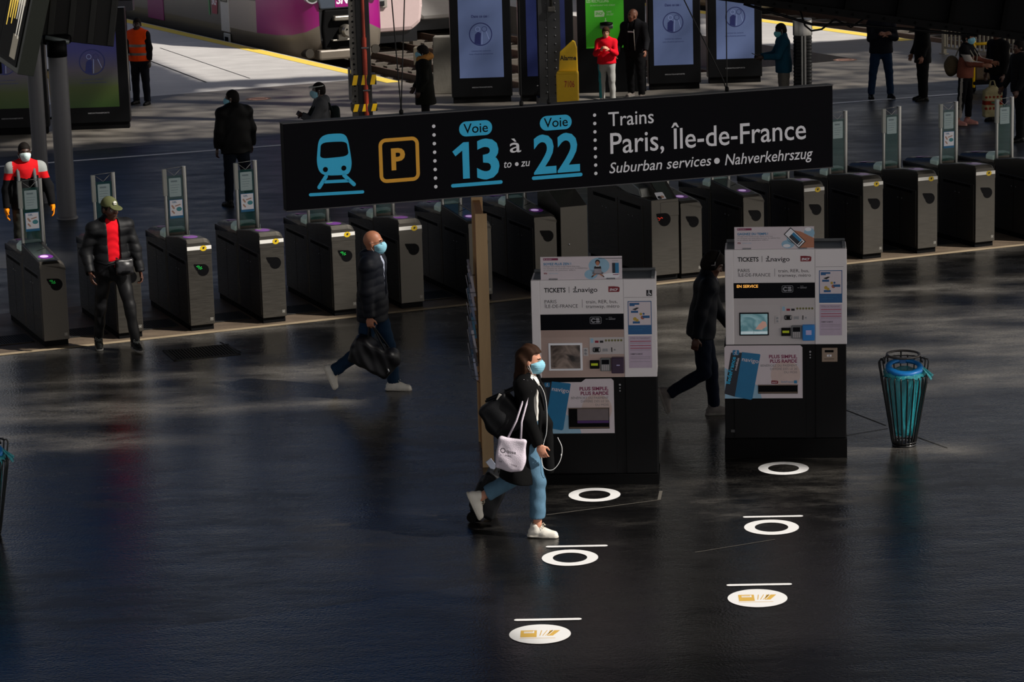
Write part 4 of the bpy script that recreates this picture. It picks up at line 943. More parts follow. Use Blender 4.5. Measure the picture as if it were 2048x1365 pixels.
        def rr(u0, v0, u1, v1, mi, l):
            c, s_ = math.cos(R(-44)), math.sin(R(-44)); f.poly([(.565+u*c-v*s_, .105+u*s_+v*c) for u, v in ((u0, v0), (u1, v0), (u1, v1), (u0, v1))], mi, l)
        rr(-.098, -.046, .098, .046, 3, 3); rr(-.09, -.039, .09, .039, 4, 4); rr(-.045, -.032, .062, .005, 9, 5); rr(-.045, .005, .062, .032, 1, 5); rr(.068, -.028, .078, .028, 3, 5)
    obj('print', f, [PPURP, PBLUE, GREYT, INK, WHITE, mat('logo maroon'), PLBLUE, SKINP, mat('print silver', '#9a97a0', rough=.5), CARDN], t2)
    return t
ticket_machine('front ticket machine with plum reader and dark screen, beside the walking woman', G(1068, 971), R(-4.5), 0.0, 1)
ticket_machine('rear ticket machine with lit screen and blue reader, before the headphone wearer', G(1450, 917), R(-6.0), .09, 2)
# ------------------------------------------------------------------ leaflet board seen edge-on
WOOD = mat('board ochre wood', '#a06a28', rough=.6, var=.15, scale=6, stretch=(6, 6, .6)); WOOD2 = mat('board edge', '#b0926a', rough=.6, var=.12, scale=8, stretch=(6, 6, .6))
bo = G(976, 935); bz = R(2.6)
t = thing('leaflet_board', 'tall ochre wooden leaflet board seen edge-on behind the walking woman', 'display board', bo, bz)
q = MB(); q.box(-.035, 0, .03, .035, 1.0, 2.42, 0, .004); obj('panel', q, WOOD, t)
q = MB(); q.box(-.05, -.012, .0, .06, .0, 2.45, 0, .003); q.box(-.05, 1.0, 0, .06, 1.01, 2.45, 0, .003); obj('edge_strip', q, WOOD2, t)
RACK = mat('leaflet rack wire', '#77777c', rough=.35, metal=.9)
q = MB()
for i in range(7): z = .88+.135*i; q.tube([(-.035, .05, z), (-.125, .05, z), (-.125, .95, z), (-.035, .95, z)], .004, 6)
for y in (.1, .5, .9): q.tube([(-.04, y, .80), (-.125, y, .86), (-.04, y, .92)], .004, 6)
rk = obj('leaflet_rack', q, RACK, t)
cols = ['#9aa0b8', '#8a8590', '#27627f', '#3d3d48', '#98929a', '#5d6a86', '#a8a4ac']
for i in range(7):
    for j in range(3):
        z = .84+.135*i; y = .06+.3*j
        Mx = Matrix.Translation((-.070-.006*random.random(), y, z)) @ Matrix.Rotation(R(-6-6*random.random()), 4, 'Y')
        q = MB(); q.box(-.012, 0, 0, .012, .22, .20+.02*random.random(), 0, .002, Mx)
        o = obj('leaflet_stack', q, mat('leaflet '+cols[(i*3+j*2) % 7], cols[(i*3+j*2) % 7], rough=.5)); o.location = bo; o.rotation_euler = (0, 0, bz)
        tag(o, 'stack of leaflets in the wire rack on the wooden leaflet board', 'leaflets', 'leaflets on the rack')
# ------------------------------------------------------------------ litter baskets
BAG = mat('turquoise liner bag', '#2aa5b2', rough=.18, alpha=.62, var=.25, scale=9, stretch=(6, 6, 1), bump=.5, bscale=25); RIM = mat('rim blue', '#1976c2', rough=.35, var=.06); ROD = mat('black rod', '#07070a', rough=.4)
def basket(label, c, rz):
    t = thing('litter_basket', label, 'litter basket', c, rz, 'litter baskets')
    q = MB()
    for k in range(22):
        a = 2*math.pi*(k+.5)/22; x, y = math.cos(a), math.sin(a); zt = .70 if y < .02 else .845; rt = .115+.128*(zt/.845)
        q.tube([(.11*x, .11*y, .02), (.118*x, .118*y, .055), (rt*.975*x, rt*.975*y, zt-.07), (rt*x, rt*y, zt-.025), (rt*.96*x, rt*.96*y, zt-.004), (rt*.83*x, rt*.83*y, zt)], .0072, 6)
    obj('rods', q, ROD, t)
    q = MB(); q.lathe([(0, 0), (.115, 0), (.115, .02), (.03, .03), (0, .03)], 24); obj('base', q, ROD, t)
    q = MB()
    for r, z, i0, i1 in ((.183, .70, 16, 32), (.202, .845, 0, 16), (.115, .04, 0, 32)): q.tube([(r*math.cos(2*math.pi*i/32), r*math.sin(2*math.pi*i/32), z) for i in range(i0, i1+1)], .007, 6)
    obj('hoop', q, ROD, t)
    random.seed(5); q = MB(); pr = []
    n = 40; vs = []
    for k, (r, z) in enumerate(((.02, .10), (.085, .11), (.105, .20), (.125, .35), (.15, .52), (.165, .66), (.172, .715), (.18, .74), (.195, .725), (.20, .69))):
        for i in range(n): a = 2*math.pi*i/n; rr = r*(1+.05*math.sin(7*a+k)+.03*math.sin(13*a-2*k)); vs.append((rr*math.cos(a), rr*math.sin(a), z+.012*math.sin(5*a+k)))
    q.add(vs, [(k*n+i, k*n+(i+1) % n, (k+1)*n+(i+1) % n, (k+1)*n+i) for k in range(9) for i in range(n)], 0, True)
    for i in range(14):
        a = -.5+.09*i
        q.add([(.18*math.cos(a), .18*math.sin(a), .78), (.18*math.cos(a+.09), .18*math.sin(a+.09), .78), (.265*math.cos(a+.09)+.02*math.sin(9*i), .25*math.sin(a+.09), .70-.025*(i % 3)), (.265*math.cos(a), .25*math.sin(a), .71-.025*((i+1) % 3))], [(0, 1, 2, 3)], 0, True)
    obj('liner_bag', q, BAG, t)
    Mx = Matrix.Translation((0, -.015, .785)) @ Matrix.Rotation(R(13), 4, 'X')
    q = MB(); q.lathe([(.122, 0), (.127, .012), (.172, .008), (.182, -.006), (.180, -.03), (.170, -.045), (.135, -.02), (.122, 0)], 36, M=Mx); obj('lid_ring', q, RIM, t)
    Mx2 = Matrix.Translation((0, .06, .885)) @ Matrix.Rotation(R(2), 4, 'X')
    q = MB(); q.lathe([(.145, 0), (.147, .010), (.165, .010), (.168, -.004), (.16, -.012), (.145, 0)], 32, M=Mx2); obj('rear_ring', q, mat('rim grey', '#4a4644', rough=.4, metal=.5), t)
    q = MB()
    for a in (20, 90, 160): q = MB(); x, y = math.cos(R(a)), math.sin(R(a)); q.tube([(.195*x, .195*y, .80), (.185*x, .02+.185*y, .845), (.158*x, .06+.158*y, .88)], .008, 6); obj('lid_bracket', q, ROD, t)
    q = MB(); q.box(-.03, .095, .79, .03, .10, .83, 0, .003); obj('ash_plate', q, mat('plate blue', '#1a5a96', rough=.4), t)
    q = MB(); q.box(-.035, -.135, .70, .035, -.13, .74, 0, .003); obj('symbol_plate', q, mat('plate blue'), t)
    return t
basket('turquoise-lined litter basket with a blue rim right of the rear ticket machine', G(1808, 891), 0)
basket('turquoise-lined litter basket cut off by the left edge of the picture', G(-24, 1072), .4)
# ------------------------------------------------------------------ ticket gates
def hood(y0, y1, w, prof, rl, rr, zb, mi=0):       # loft along y; prof(y) -> top height; rounded upper edges
    q = MB(); N = 6; vs = []
    ys = sorted(set([y0, y1]+[p[0] for p in prof if y0 < p[0] < y1]))
    def top(y):
        for a, c in zip(prof, prof[1:]):
            if a[0] <= y <= c[0]: return a[1]+(c[1]-a[1])*(y-a[0])/max(1e-6, c[0]-a[0])
        return prof[-1][1]
    for y in ys:
        z = top(y); row = [(-w/2, y, zb)]
        row += [(-w/2+rl-rl*math.cos(R(90*i/N)), y, z-rl+rl*math.sin(R(90*i/N))) for i in range(N+1)]
        row += [(w/2-rr+rr*math.sin(R(90*i/N)), y, z-rr+rr*math.cos(R(90*i/N))) for i in range(N+1)]
        row += [(w/2, y, zb)]; vs += row
    k = 2*N+4
    fs = [(j*k+i, j*k+i+1, (j+1)*k+i+1, (j+1)*k+i) for j in range(len(ys)-1) for i in range(k-1)]
    q.add(vs, [f[::-1] for f in fs], mi, False); q.add(vs[:k], [tuple(range(k))[::-1]], mi); q.add(vs[-k:], [tuple(range(k))], mi)
    return q
LEDG = mat('led green', '#1dbf4a', rough=.4, emit=.35); LEDR = mat('led red', '#d0301c', rough=.4, emit=.5); BANDW = mat('reflective band', '#dcdad4', rough=.4, var=.03)
OVALY = mat('reader yellow', '#cfae12', rough=.45, var=.08); PAPER = mat('notice paper', '#9fb2b4', rough=.6, var=.1, scale=30); PAPERB = mat('notice blue', '#1d6c9c', rough=.6); SKN = mat('notice skin', '#b58e7c', rough=.6); TEALN = mat('notice teal', '#3f8b96', rough=.6)
GW = .30
def gate(kind, led=None, notice=1):
    t = thing('ticket_gate', '', 'ticket gate', (0, 0, 0), 0, 'row of steel ticket gates')
    q = MB(); q.box(-GW/2+.01, .03, 0, GW/2-.01, 1.88, .075); obj('plinth', q, BLACKM, t)
    q = MB(); q.box(-GW/2, 0, .07, GW/2, .925, .935, 0, .004); fr = obj('front_cabinet', q, STEEL, t)
    q = MB(); q.box(-GW/2, .955, .07, GW/2, 1.90, .96, 0, .004); rr_ = obj('rear_cabinet', q, STEEL, t)
    q = MB(); q.box(-GW/2+.03, .90, .07, GW/2-.03, .97, .97); obj('gap_cover', q, BLACKM, t)
    for nm, sgn in (('left', -1), ('right', 1)):
        x = sgn*(GW/2); 
        for y0, y1, par in ((.05, .88, fr), (1.0, 1.86, rr_)):
            q = MB(); x0, x1 = sorted((x-sgn*.004, x+sgn*.004)); q.box(x0, y0, .10, x1, y1, .85, 0, .002)
            q.box(min(x1, x0)-.001 if sgn < 0 else x1-.001, y0+.08, .80, (x0+.0005) if sgn < 0 else x1+.001, y1-.06, .835, 1); ym = (y0+y1)/2
            q.box(x0-.001 if sgn < 0 else x1-.001, ym-.003, .10, x0+.0005 if sgn < 0 else x1+.001, ym+.003, .80, 1)
            for dy in (-.05, .05): q.ball((x+sgn*.005, ym+dy, .70), (.003, .009, .009), 2, 8)
            obj('side_door', q, [STEEL, BLACKM, CHROME], par)
    if kind == 'A':
        q = hood(-.004, .925, GW+.006, [(-.004, .985), (.03, 1.015), (.925, 1.10)], .012, .085, .93)
    else:
        q = hood(-.004, .925, GW+.006, [(-.004, 1.07), (.04, 1.115), (.36, 1.105), (.925, 1.03)], .012, .085, .93)
    hd = obj('front_hood', q, STEEL, t)
    q = hood(.955, 1.905, GW+.006, [(.955, 1.09), (1.2, 1.085), (1.905, 1.0)], .12, .12, .955); rh = obj('rear_hood', q, STEEL, t)
    for i in range(len(rh.data.polygons)): rh.data.polygons[i].use_smooth = True
    # reading surfaces
    def top_z(y, pr):
        for a, c in zip(pr, pr[1:]):
            if a[0] <= y <= c[0]: return a[1]+(c[1]-a[1])*(y-a[0])/(c[0]-a[0])
        return pr[-1][1]
    def top_print(pr, items, mats_, par, nm):
        q = Print(lambda u, v, l: (u, v, top_z(v, pr)+.0015+.0012*l)); 
        for (u, v, r, ry, mi, l) in items: q.disc(u, v, r, mi, l, n=28, ry=ry)
        return obj(nm, q, mats_, par)
    if kind == 'A':
        pr = [(-.004, .985), (.03, 1.015), (.925, 1.10)]
        top_print(pr, [(-.02, .24, .088, .10, 0, 0), (-.035, .25, .05, .055, 1, 1)], [PURPLE, PURPLEL], hd, 'pass_reader')
        q = Print(lambda u, v, l: (u, v, top_z(v, pr)+.001+.001*l)); q.rect(-.135, .10, .06, .90, 0); q.line(-.06, .52, .05, .60, .012, 1, 1); obj('reader_panel', q, [mat('reader panel glass', '#4b5450', rough=.15, metal=.5), BLACKM], hd)
    else:
        pr = [(-.004, 1.07), (.04, 1.115), (.36, 1.105), (.925, 1.03)]
        top_print(pr, [(-.035, .24, .085, .14, 0, 0), (-.05, .33, .035, .05, 1, 1)], [PURPLE, mat('reader cream', '#d8b26a', rough=.4)], hd, 'pass_reader')
        q = Print(y=-.004); q.rect(-.15, .985, .15, 1.03, 0); q.disc(.05, 1.0, .042, 1, 1, n=24, ry=.034); q.rect(.04, .99, .06, 1.012, 2, 2); q.rect(.05, 1.0, .066, 1.016, 2, 2)
        obj('ticket_reader', q, [BANDW, OVALY, INK], hd)
    top_print([(.955, 1.09), (1.2, 1.085), (1.905, 1.0)], [(0, 1.62, .07, .16, 0, 0), (0, 1.56, .045, .05, 1, 1)], [PURPLE, mat('reader cream')], rh, 'rear_reader')
    q = Print(y=-.001); p = [(.035+.072*math.cos(R(a)), .735+.072*math.sin(R(a))) for a in range(-178, 100, 9)]+[(-.075, .815), (-.078, .80), (-.05, .74)]
    q.poly(p, 0)
    if led:
        for u, v in ((-.045, .785), (-.03, .79), (-.03, .775), (-.015, .785), (-.015, .77), (0, .765), (-.02, .755), (.01, .775), (.0, .75), (.015, .755)): q.rect(u, v-.003, u+.009, v+.005, 1, 1)
    obj('display', q, [BLACK, LEDG], t)
    q = Print(y=-.001); q.frame(.095, .115, .13, .15, .003, .004, 0); q.rect(.105, .125, .12, .14, 0, 1); obj('inspection_sticker', q, mat('sticker grey', '#8c8a84', rough=.6), t)
    # posts, glass, notices
    q = MB(); q.cyl((-.125, .94, .93), (-.125, .94, 1.84), .021, n=14); q.box(-.152, .915, 1.52, -.103, .962, 1.85, 1, .006); obj('post', q, [STEEL2, mat('post cap grey', '#9a9c96', rough=.4)], t)
    q = MB(); q.cyl((.125, .955, 1.0), (.125, .955, 1.865), .028, n=16); obj('post', q, STEEL2, t)
    q = MB(); q.box(-.10, .940, 1.06, .10, .950, 1.76, 0, .002); gl = obj('glass_panel', q, GLASS, t)
    q = MB(); q.tube([(-.105, .945, 1.845), (0, .945, 1.76), (.10, .95, 1.855)], .004, 6); q.tube([(-.105, .945, 1.85), (.10, .95, 1.86)], .0035, 6); obj('glass_stay', q, STEEL2, t)
    q = Print(y=.940); q.rrect(-.075, 1.50, .075, 1.73, .01, 0, 0); q.rect(-.05, 1.68, .03, 1.70, 1, 1)
    for k in range(4): q.rect(-.055, 1.64-.03*k, .055-.01*k, 1.645-.03*k, 1, 1)
    obj('rules_notice', q, [PAPER, mat('notice grey ink', '#6d7f84', rough=.6)], gl)
    if notice:
        q = Print(y=.936); q.rect(-.085, 1.235, .085, 1.465, 1, 2); q.rect(-.078, 1.265, .078, 1.458, 0, 3); q.text('GEL', -.05, 1.425, .02, 1, 4, w=.06, bold=.03); q.line(-.05, 1.39, -.03, 1.36, .022, 2, 4); q.line(-.01, 1.385, .05, 1.40, .014, 2, 4); q.disc(.035, 1.345, .035, 3, 4, ry=.026); q.line(-.05, 1.325, -.03, 1.30, .02, 2, 4)
        obj('hand_gel_notice', q, [WHITE, PAPERB, SKN, TEALN], gl)
    q = MB(); q.prism([(-.165, 1.0), (.165, 1.0), (.165, 1.06), (.12, 1.10), (-.12, 1.10), (-.165, 1.06)], .965, 1.16, 'y', 0, .012); obj('glass_flap', q, FLAP, t)
    return t
protos = {('A', 1, 1): gate('A', 1, 1), ('A', 0, 0): gate('A', 0, 0), ('B', 0, 0): gate('B', 0, 0), ('B', 1, 1): gate('B', 1, 1), ('B', 0, 1): gate('B', 0, 1)}
used = set()
def place_gate(key, a_right, label):
    p = RW(a_right-GW/2, 0); pr = protos[key]
    if key in used: dup(pr, p, ROWA, label)
    else: used.add(key); pr.location = p; pr.rotation_euler = (0, 0, ROWA); pr['label'] = label
def a_of(px, py): g = G(px, py)-ROW0; return g.x*RX.x+g.y*RX.y
for key, a, lb in (
 (('A', 1, 1), a_of(140, 690), 'leftmost steel ticket gate with sloped purple reader and hand gel notice'),
 (('B', 0, 0), a_of(289, 675), 'steel ticket gate right behind the man in the green cap'),
 (('B', 1, 1), a_of(436, 662), 'steel ticket gate with green light just right of the man in the cap'),
 (('B', 0, 1), a_of(577, 645), 'steel ticket gate with hand gel notice below the man in the black parka'),
 (('B', 1, 1), row_a(716), 'steel ticket gate with green light just left of the bald man'),
 (('B', 0, 0), a_of(851, 615), 'steel ticket gate just right of the bald man with blue mask'),
 (('A', 0, 0), row_a(986), 'steel ticket gate with dark sloped reader behind the wooden leaflet board'),
 (('A', 0, 0), row_a(1116), 'steel ticket gate behind the front ticket machine, beside the plain end panel'),
 (('A', 0, 0), row_a(1405), 'steel ticket gate close against the right side of the wide gate'),
 (('A', 0, 0), row_a(1529), 'steel ticket gate with sloped purple reader behind the rear ticket machine'),
 (('B', 0, 0), row_a(1649), 'steel ticket gate with yellow reader behind the right end of the rear machine'),
 (('B', 0, 0), a_of(1763, 515), 'steel ticket gate standing immediately right of the rear ticket machine'),
 (('B', 0, 0), a_of(1877, 505), 'steel ticket gate directly behind the right-hand litter basket'),
 (('B', 0, 1), a_of(1989, 492), 'steel ticket gate with hand gel notice near the right edge of the picture'),
 (('B', 0, 0), a_of(1989, 492)+.895, 'steel ticket gate partly cut off by the right edge of the picture')):
    place_gate(key, a, lb)
ap = [a_of(140, 690), a_of(289, 675), a_of(436, 662), a_of(577, 645), row_a(716), a_of(851, 615), row_a(986), row_a(1649), a_of(1763, 515), a_of(1877, 505), a_of(1989, 492)]
LB = ['tread plate in the passage left of the leftmost gate'] + ['tread plate in the gate passage '+x for x in ('at the feet of the man in the cap', 'right of the man in the cap', 'below the sign\'s left end', 'left of the bald man', 'behind the bald man', 'right of the bald man', 'behind the rear ticket machine', 'right of the rear ticket machine', 'behind the right-hand litter basket', 'near the right edge')]
pt = None
for a, l in zip(ap, LB):
    c = RW(a-GW-.30, .62, .003)
    if pt is None: pt = grating('tread_plate', l, c, ROWA, .52, .50, 16, 'floor plate', 'tread plates in the gate passages')
    else: dup(pt, c, ROWA, l)
# wide gate for luggage: plain end panel on its left, big cabinet on its right
aC = row_a(1359); aS = row_a(1179)
wg = thing('wide_gate', 'wide luggage gate with a red-lit display on a tall broad steel cabinet', 'ticket gate', RW(aC, 0), ROWA)
w = .385; q = MB(); q.box(-w+.01, .04, 0, -.01, 1.95, .08); obj('plinth', q, BLACKM, wg)
q = MB(); q.prism([(0, .08), (2.0, .08), (2.0, 1.12), (1.0, 1.12), (.62, 1.06), (0, 1.06)], -w, 0, 'x', 0, .006); cb = obj('cabinet', q, STEEL, wg)
q = MB(); q.prism([(-.004, .84), (-.004, 1.02), (.62, 1.42), (.64, 1.42), (.64, .84)], -w+.13, .003, 'x', 0, .004)
hd = obj('sloped_hood', q, STEEL, wg)
q = Print(lambda u, v, l: (u, -.006+v*.62/.736-.0012*(l+1), 1.02+v*.40/.736+.0012*(l+1))); q.rect(-w+.16, .03, -.04, .70, 0); q.rrect(-w+.12, .02, -w+.24, .20, .02, 1, 1); q.disc(-w+.16, .10, .03, 2, 2, n=14); q.disc(-w+.20, .11, .025, 3, 2, n=14)
obj('reader_panel', q, [mat('reader panel glass'), WHITE, INK, SKN], hd)
q = Print(y=-.005); q.poly([(-.20+.085*math.cos(R(a)), .80+.085*math.sin(R(a))) for a in range(-178, 100, 9)]+[(-.31, .885), (-.313, .87), (-.29, .80)], 0)
for u, v in ((-.30, .83), (-.285, .822), (-.27, .815), (-.285, .80), (-.255, .83), (-.24, .822)): q.rect(u, v-.003, u+.014, v+.006, 1, 1)
obj('display', q, [BLACK, LEDR], wg)
for y0, y1 in ((.25, 1.0), (1.03, 1.85)):
    q = MB(); q.box(-w-.006, y0, .12, -w, y1, .97, 0, .002); q.box(-w-.0075, y0+.06, .90, -w-.005, y1-.06, .945, 1)
    for dy in (-.06, .06): q.ball((-w-.007, (y0+y1)/2+dy, .78), (.003, .011, .011), 2, 8)
    obj('side_door', q, [STEEL, BLACKM, CHROME], cb)
q = MB(); q.prism([(.30, 1.06), (.36, 1.17), (.60, 1.22), (1.05, 1.26), (1.05, 1.06)], -w+.0, -w+.30, 'x', 0, .015); vb = obj('ticket_box', q, [mat('ticket box steel', '#9c9d98', rough=.35, metal=.9)], wg)
q = MB(); q.ball((-w+.17, .325, 1.12), (.042, .02, .032)); q.ball((-w+.25, .34, 1.15), (.012, .01, .012), 1); obj('reader_button', q, [OVALY, NAVY], vb)
q = MB(); q.cyl((-w+.05, 1.0, 1.1), (-w+.05, 1.0, 1.86), .024, n=14); obj('post', q, STEEL2, wg)
q = MB(); q.cyl((-.08, 1.0, 1.1), (-.08, 1.0, 1.88), .028, n=14); obj('post', q, STEEL2, wg)
q = MB(); q.box(-w+.08, 1.0, 1.1, -.11, 1.012, 1.8, 0); gl = obj('glass_panel', q, GLASS, wg)
q = Print(y=1.0); q.rect(-.27, 1.3, -.14, 1.42, 0); q.text('SORTIE', -.205, 1.34, .025, 1, 1, w=.1, al='c', bold=.02); obj('exit_notice', q, [mat('exit green', '#2f9a5a', rough=.5, emit=.05), WHITE], gl)
ep = thing('gate_end_panel', 'plain tall steel end panel with sloped top between two gates behind the front machine', 'gate panel', RW(aS, 0), ROWA)
q = MB(); q.prism([(.02, .08), (.75, .08), (.75, 1.42), (.02, 1.08)], -.37, 0, 'x', 0, .005); q.box(-.36, .04, 0, -.01, .74, .08, 1); bd = obj('body', q, [STEEL, BLACKM], ep)
q = MB(); q.ball((-.26, .016, .60), (.012, .006, .012), 0, 10); obj('lock', q, CHROME, ep)
q = MB(); q.box(-.34, .40, 1.26, -.03, .41, 1.82); q.cyl((-.03, .405, 1.26), (-.03, .405, 1.86), .022, mi=1); obj('glass_panel', q, [GLASS, STEEL2], ep)
# ------------------------------------------------------------------ digital display totems
FRAME = mat('totem frame', '#08090b', rough=.35, var=.2, spec=.15); SCR = mat('screen blue grey', '#525f82', rough=.25, var=.10, scale=2, emit=.30, spec=.2); SCRD = mat('screen dim', '#232a52', rough=.25, var=.3, scale=2, emit=.15, spec=.2)
SNAVY = mat('screen navy', '#141c50', rough=.4, emit=.25); SPALE = mat('screen pale line', '#7f8cb8', rough=.4, emit=.3)
def grad_screen():
    m = bpy.data.materials.new('screen gradient'); m.use_nodes = True; n = m.node_tree; L = n.links; p = n.nodes['Principled BSDF']
    t = n.nodes.new('ShaderNodeTexCoord'); s_ = n.nodes.new('ShaderNodeSeparateXYZ'); L.new(t.outputs['Object'], s_.inputs[0])
    mr = n.nodes.new('ShaderNodeMapRange'); mr.inputs['From Min'].default_value = .3; mr.inputs['From Max'].default_value = 1.95; L.new(s_.outputs['Z'], mr.inputs['Value'])
    r = n.nodes.new('ShaderNodeValToRGB'); cr = r.color_ramp; cr.elements[0].color = (*lin('#1d3a10'), 1); cr.elements[0].position = .0; cr.elements[1].color = (*lin('#2a2c74'), 1)
    e = cr.elements.new(.30); e.color = (*lin('#37421c'), 1); e = cr.elements.new(.5); e.color = (*lin('#4c4650'), 1); e = cr.elements.new(.72); e.color = (*lin('#35356e'), 1)
    L.new(mr.outputs[0], r.inputs[0]); L.new(r.outputs[0], p.inputs['Base Color']); L.new(r.outputs[0], p.inputs['Emission Color']); p.inputs['Emission Strength'].default_value = .15; p.inputs['Roughness'].default_value = .25
    return m
GRAD = grad_screen()
def totem(label, x0, x1, yb, H, sx0, sx1, sz0, sz1, scr, rz=ROWA*.15, depth=.30):
    a, c = G(x0, yb), G(x1, yb); W = (c-a).length; k = W/(x1-x0)
    t = thing('display_totem', label, 'display screen', a, rz, 'digital display totems')
    q = MB(); q.box(.03, .03, 0, W-.03, depth-.03, .14); obj('base', q, BLACKM, t)
    q = MB(); q.box(0, 0, .12, W, depth, H, 0, .015); fr = obj('housing', q, FRAME, t)
    u0, u1 = (sx0-x0)*k, (sx1-x0)*k; q = Print(y=0); q.rect(u0, sz0, u1, sz1, 0); sc = obj('screen', q, scr, t)
    f = Print(y=-.003); um = (u0+u1)/2; zt = sz1-.03 if False else sz0+1.62*.745; S_ = (u1-u0)/.85; zc = sz0+.86
    f.text('Dans ce cas :', um, zc+.33, .050, 0, w=.34*S_, al='c', bold=.02)
    f.ring(um, zc, .205*S_, .222*S_, 0); f.poly([(um-.125*S_, zc-.17*S_), (um-.005, zc-.205*S_), (um+.0, zc-.06), (um+.01, zc+.02), (um-.05, zc+.05), (um-.11, zc+.0)], 0); f.ring(um-.055, zc+.10, .04, .047, 1, n=18); f.ring(um+.075, zc+.10, .045, .054, 0, n=20); f.line(um+.03, zc+.05, um+.02, zc-.19*S_, .008, 1); f.line(um+.11, zc+.05, um+.16*S_, zc-.10*S_, .008, 1)
    f.text('Limitez les contacts', um, zc-.34, .026, 0, w=.36*S_, al='c'); f.text('avec d\'autres personnes', um, zc-.40, .026, 0, w=.46*S_, al='c')
    obj('screen_message', f, [SNAVY, SPALE], sc)
    f = Print(y=-.001); f.text('MEDIATRANSPORTS', W/2, .30, .022, 0, w=.40, al='c', bold=.02); obj('maker_mark', f, mat('mark grey', '#8a8a8e', rough=.5), fr)
    return t
totem('display totem with blue screen standing just right of the person in the fur-trimmed hood', 905, 1023, 208, 2.28, 921, 1007, .50, 2.12, SCR)
totem('dark display totem half hidden behind the riveted pillar', 1040, 1148, 204, 2.28, 1056, 1132, .50, 2.12, SCRD)
totem('display totem with blue screen just right of the bald man in black', 1298, 1402, 181, 2.28, 1309, 1387, .50, 2.12, SCR)
totem('display totem with blue screen just left of the man reading his phone', 1417, 1525, 168, 2.28, 1434, 1510, .50, 2.12, SCR)
totem('display totem with dark blue screen cut off by the left edge of the picture', -45, 90, 273, 2.28, -30, 58, .50, 2.12, GRAD)
totem('display totem with green-bottomed screen behind the second grey column', 137, 255, 261, 2.28, 142, 236, .42, 2.04, GRAD)
# recycling stand with green poster
a, c = G(1158, 189), G(1292, 189); W = (c-a).length; k = W/134
t = thing('recycling_stand', 'dark stand with a bright green battery recycling poster behind the boy in red', 'recycling stand', a+Vector((0, .1, 0)), 0)
q = MB(); q.box(0, .1, 0, W, .34, 2.7, 0, .01); obj('cabinet', q, FRAME, t)
f = Print(y=.1); u0, u1 = 17*k, 92*k; f.rect(u0, .90, u1, 2.45, 0)
for i, (s_, w) in enumerate((('DÉPOSEZ VOS PILES ET', .62), ('BATTERIES USAGÉES, NOUS', .70), ('LES RECYCLONS', .45))): f.text(s_, u0+.02, 1.99-.085*i, .055, 1, 1, w=w, bold=.02)
f.text('EN PARTENARIAT AVEC SCRELEC', u0+.1, 1.745, .03, 1, 1, w=.5); f.poly([(u0+.18, 1.53), (u0+.37, 1.53), (u0+.385, 1.60), (u0+.34, 1.66), (u0+.18, 1.655)], 1, 1); f.text('SNCF', u0+.20, 1.57, .05, 0, 2, w=.15, bold=.03, shear=.2); f.text('GARE', u0+.42, 1.61, .035, 1, 1, w=.1); f.text('DE L\'EST', u0+.42, 1.555, .035, 1, 1, w=.14); f.line(u0+.40, 1.50, u0+.40, 1.43, .014, 1, 1); f.poly([(u0+.37, 1.45), (u0+.43, 1.45), (u0+.40, 1.41)], 1, 1)
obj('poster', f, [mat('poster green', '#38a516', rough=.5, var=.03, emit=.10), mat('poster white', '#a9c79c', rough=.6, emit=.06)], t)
q = MB(); q.prism([(.1, 1.30), (-.05, 1.30), (-.08, 1.36), (.1, 1.40)], u0+.28, u0+.54, 'x', 0, .01); q.lathe([(.13, 0), (.13, .03), (0, .05)], 20, c=(u0+.41, .0, 1.39), mi=1); obj('battery_hopper', q, [mat('hopper grey', '#6d7270', rough=.4), BLACK], t)
# ------------------------------------------------------------------ pillar, alarm post, pole
pc = G(1100, 219); t = thing('riveted_pillar', 'dark riveted steel pillar behind the yellow alarm post', 'pillar', pc, ROWA*.2)
q = MB(); q.box(-.20, -.17, 0, .22, -.15, 9); q.box(-.20, .15, 0, .22, .17, 9); q.box(-.02, -.15, 0, .02, .15, 9); q.box(-.24, -.22, 0, .26, .22, .25); obj('column', q, mat('pillar paint', '#191a1c', rough=.5, var=.2), t)
q = MB()
for i in range(26):
    for x in (-.06, .12): q.ball((x, -.172, .35+.155*i), (.020, .012, .020), 0, 8)
obj('rivets', q, mat('rivet', '#4c4d50', rough=.4, metal=.5), t)
q = MB(); q.box(-.02, -.26, 1.90, .12, -.17, 2.0, 0, .01); q.tube([(.05, -.22, 2.0), (.05, -.24, 2.5), (.2, -.3, 2.62)], .03); obj('bracket', q, mat('bracket steel', '#44423e', rough=.5, metal=.5), t)
ac = G(1134, 221)+Vector((0, -.55, 0)); t = thing('alarm_post', 'yellow alarm post marked Alarme and 7106 in front of the riveted pillar', 'alarm post', ac, -R(6))
q = MB(); q.box(-.20, -.05, 0, .21, .20, .78, 0, .01); obj('box', q, YELLOW, t)
q = MB(); q.prism([(-.20, .77), (.21, .77), (.19, .82), (-.18, .82)], -.07, .22, 'y', 0, .008); obj('lid', q, YELLOW, t)
q = MB(); q.prism([(-.16, .80), (.20, .80), (.19, 1.25), (.16, 1.36), (.11, 1.39), (-.13, 1.18)], .08, .20, 'y', 0, .01); bl_ = obj('fin', q, YELLOW, t)
f = Print(y=.08); f.text('Alarme', .025, 1.02, .085, 0, w=.31, al='c', bold=.03); obj('alarm_lettering', f, INK, bl_)
f = Print(y=-.05); f.text('7106', .05, .52, .115, 0, w=.19, al='c', bold=.015); obj('number', f, mat('number red', '#b3301a', rough=.5), t)
q = MB(); q.box(-.16, -.055, .03, .19, -.048, .08); obj('plate', q, BLACKM, t)
pc = G(727, 246); t = thing('hazard_pole', 'black pole with red pipe, perforated rail and yellow-black hazard bands', 'pole', pc, ROWA*.3)
HB = mat('hazard black', '#0a0a0a', rough=.6)
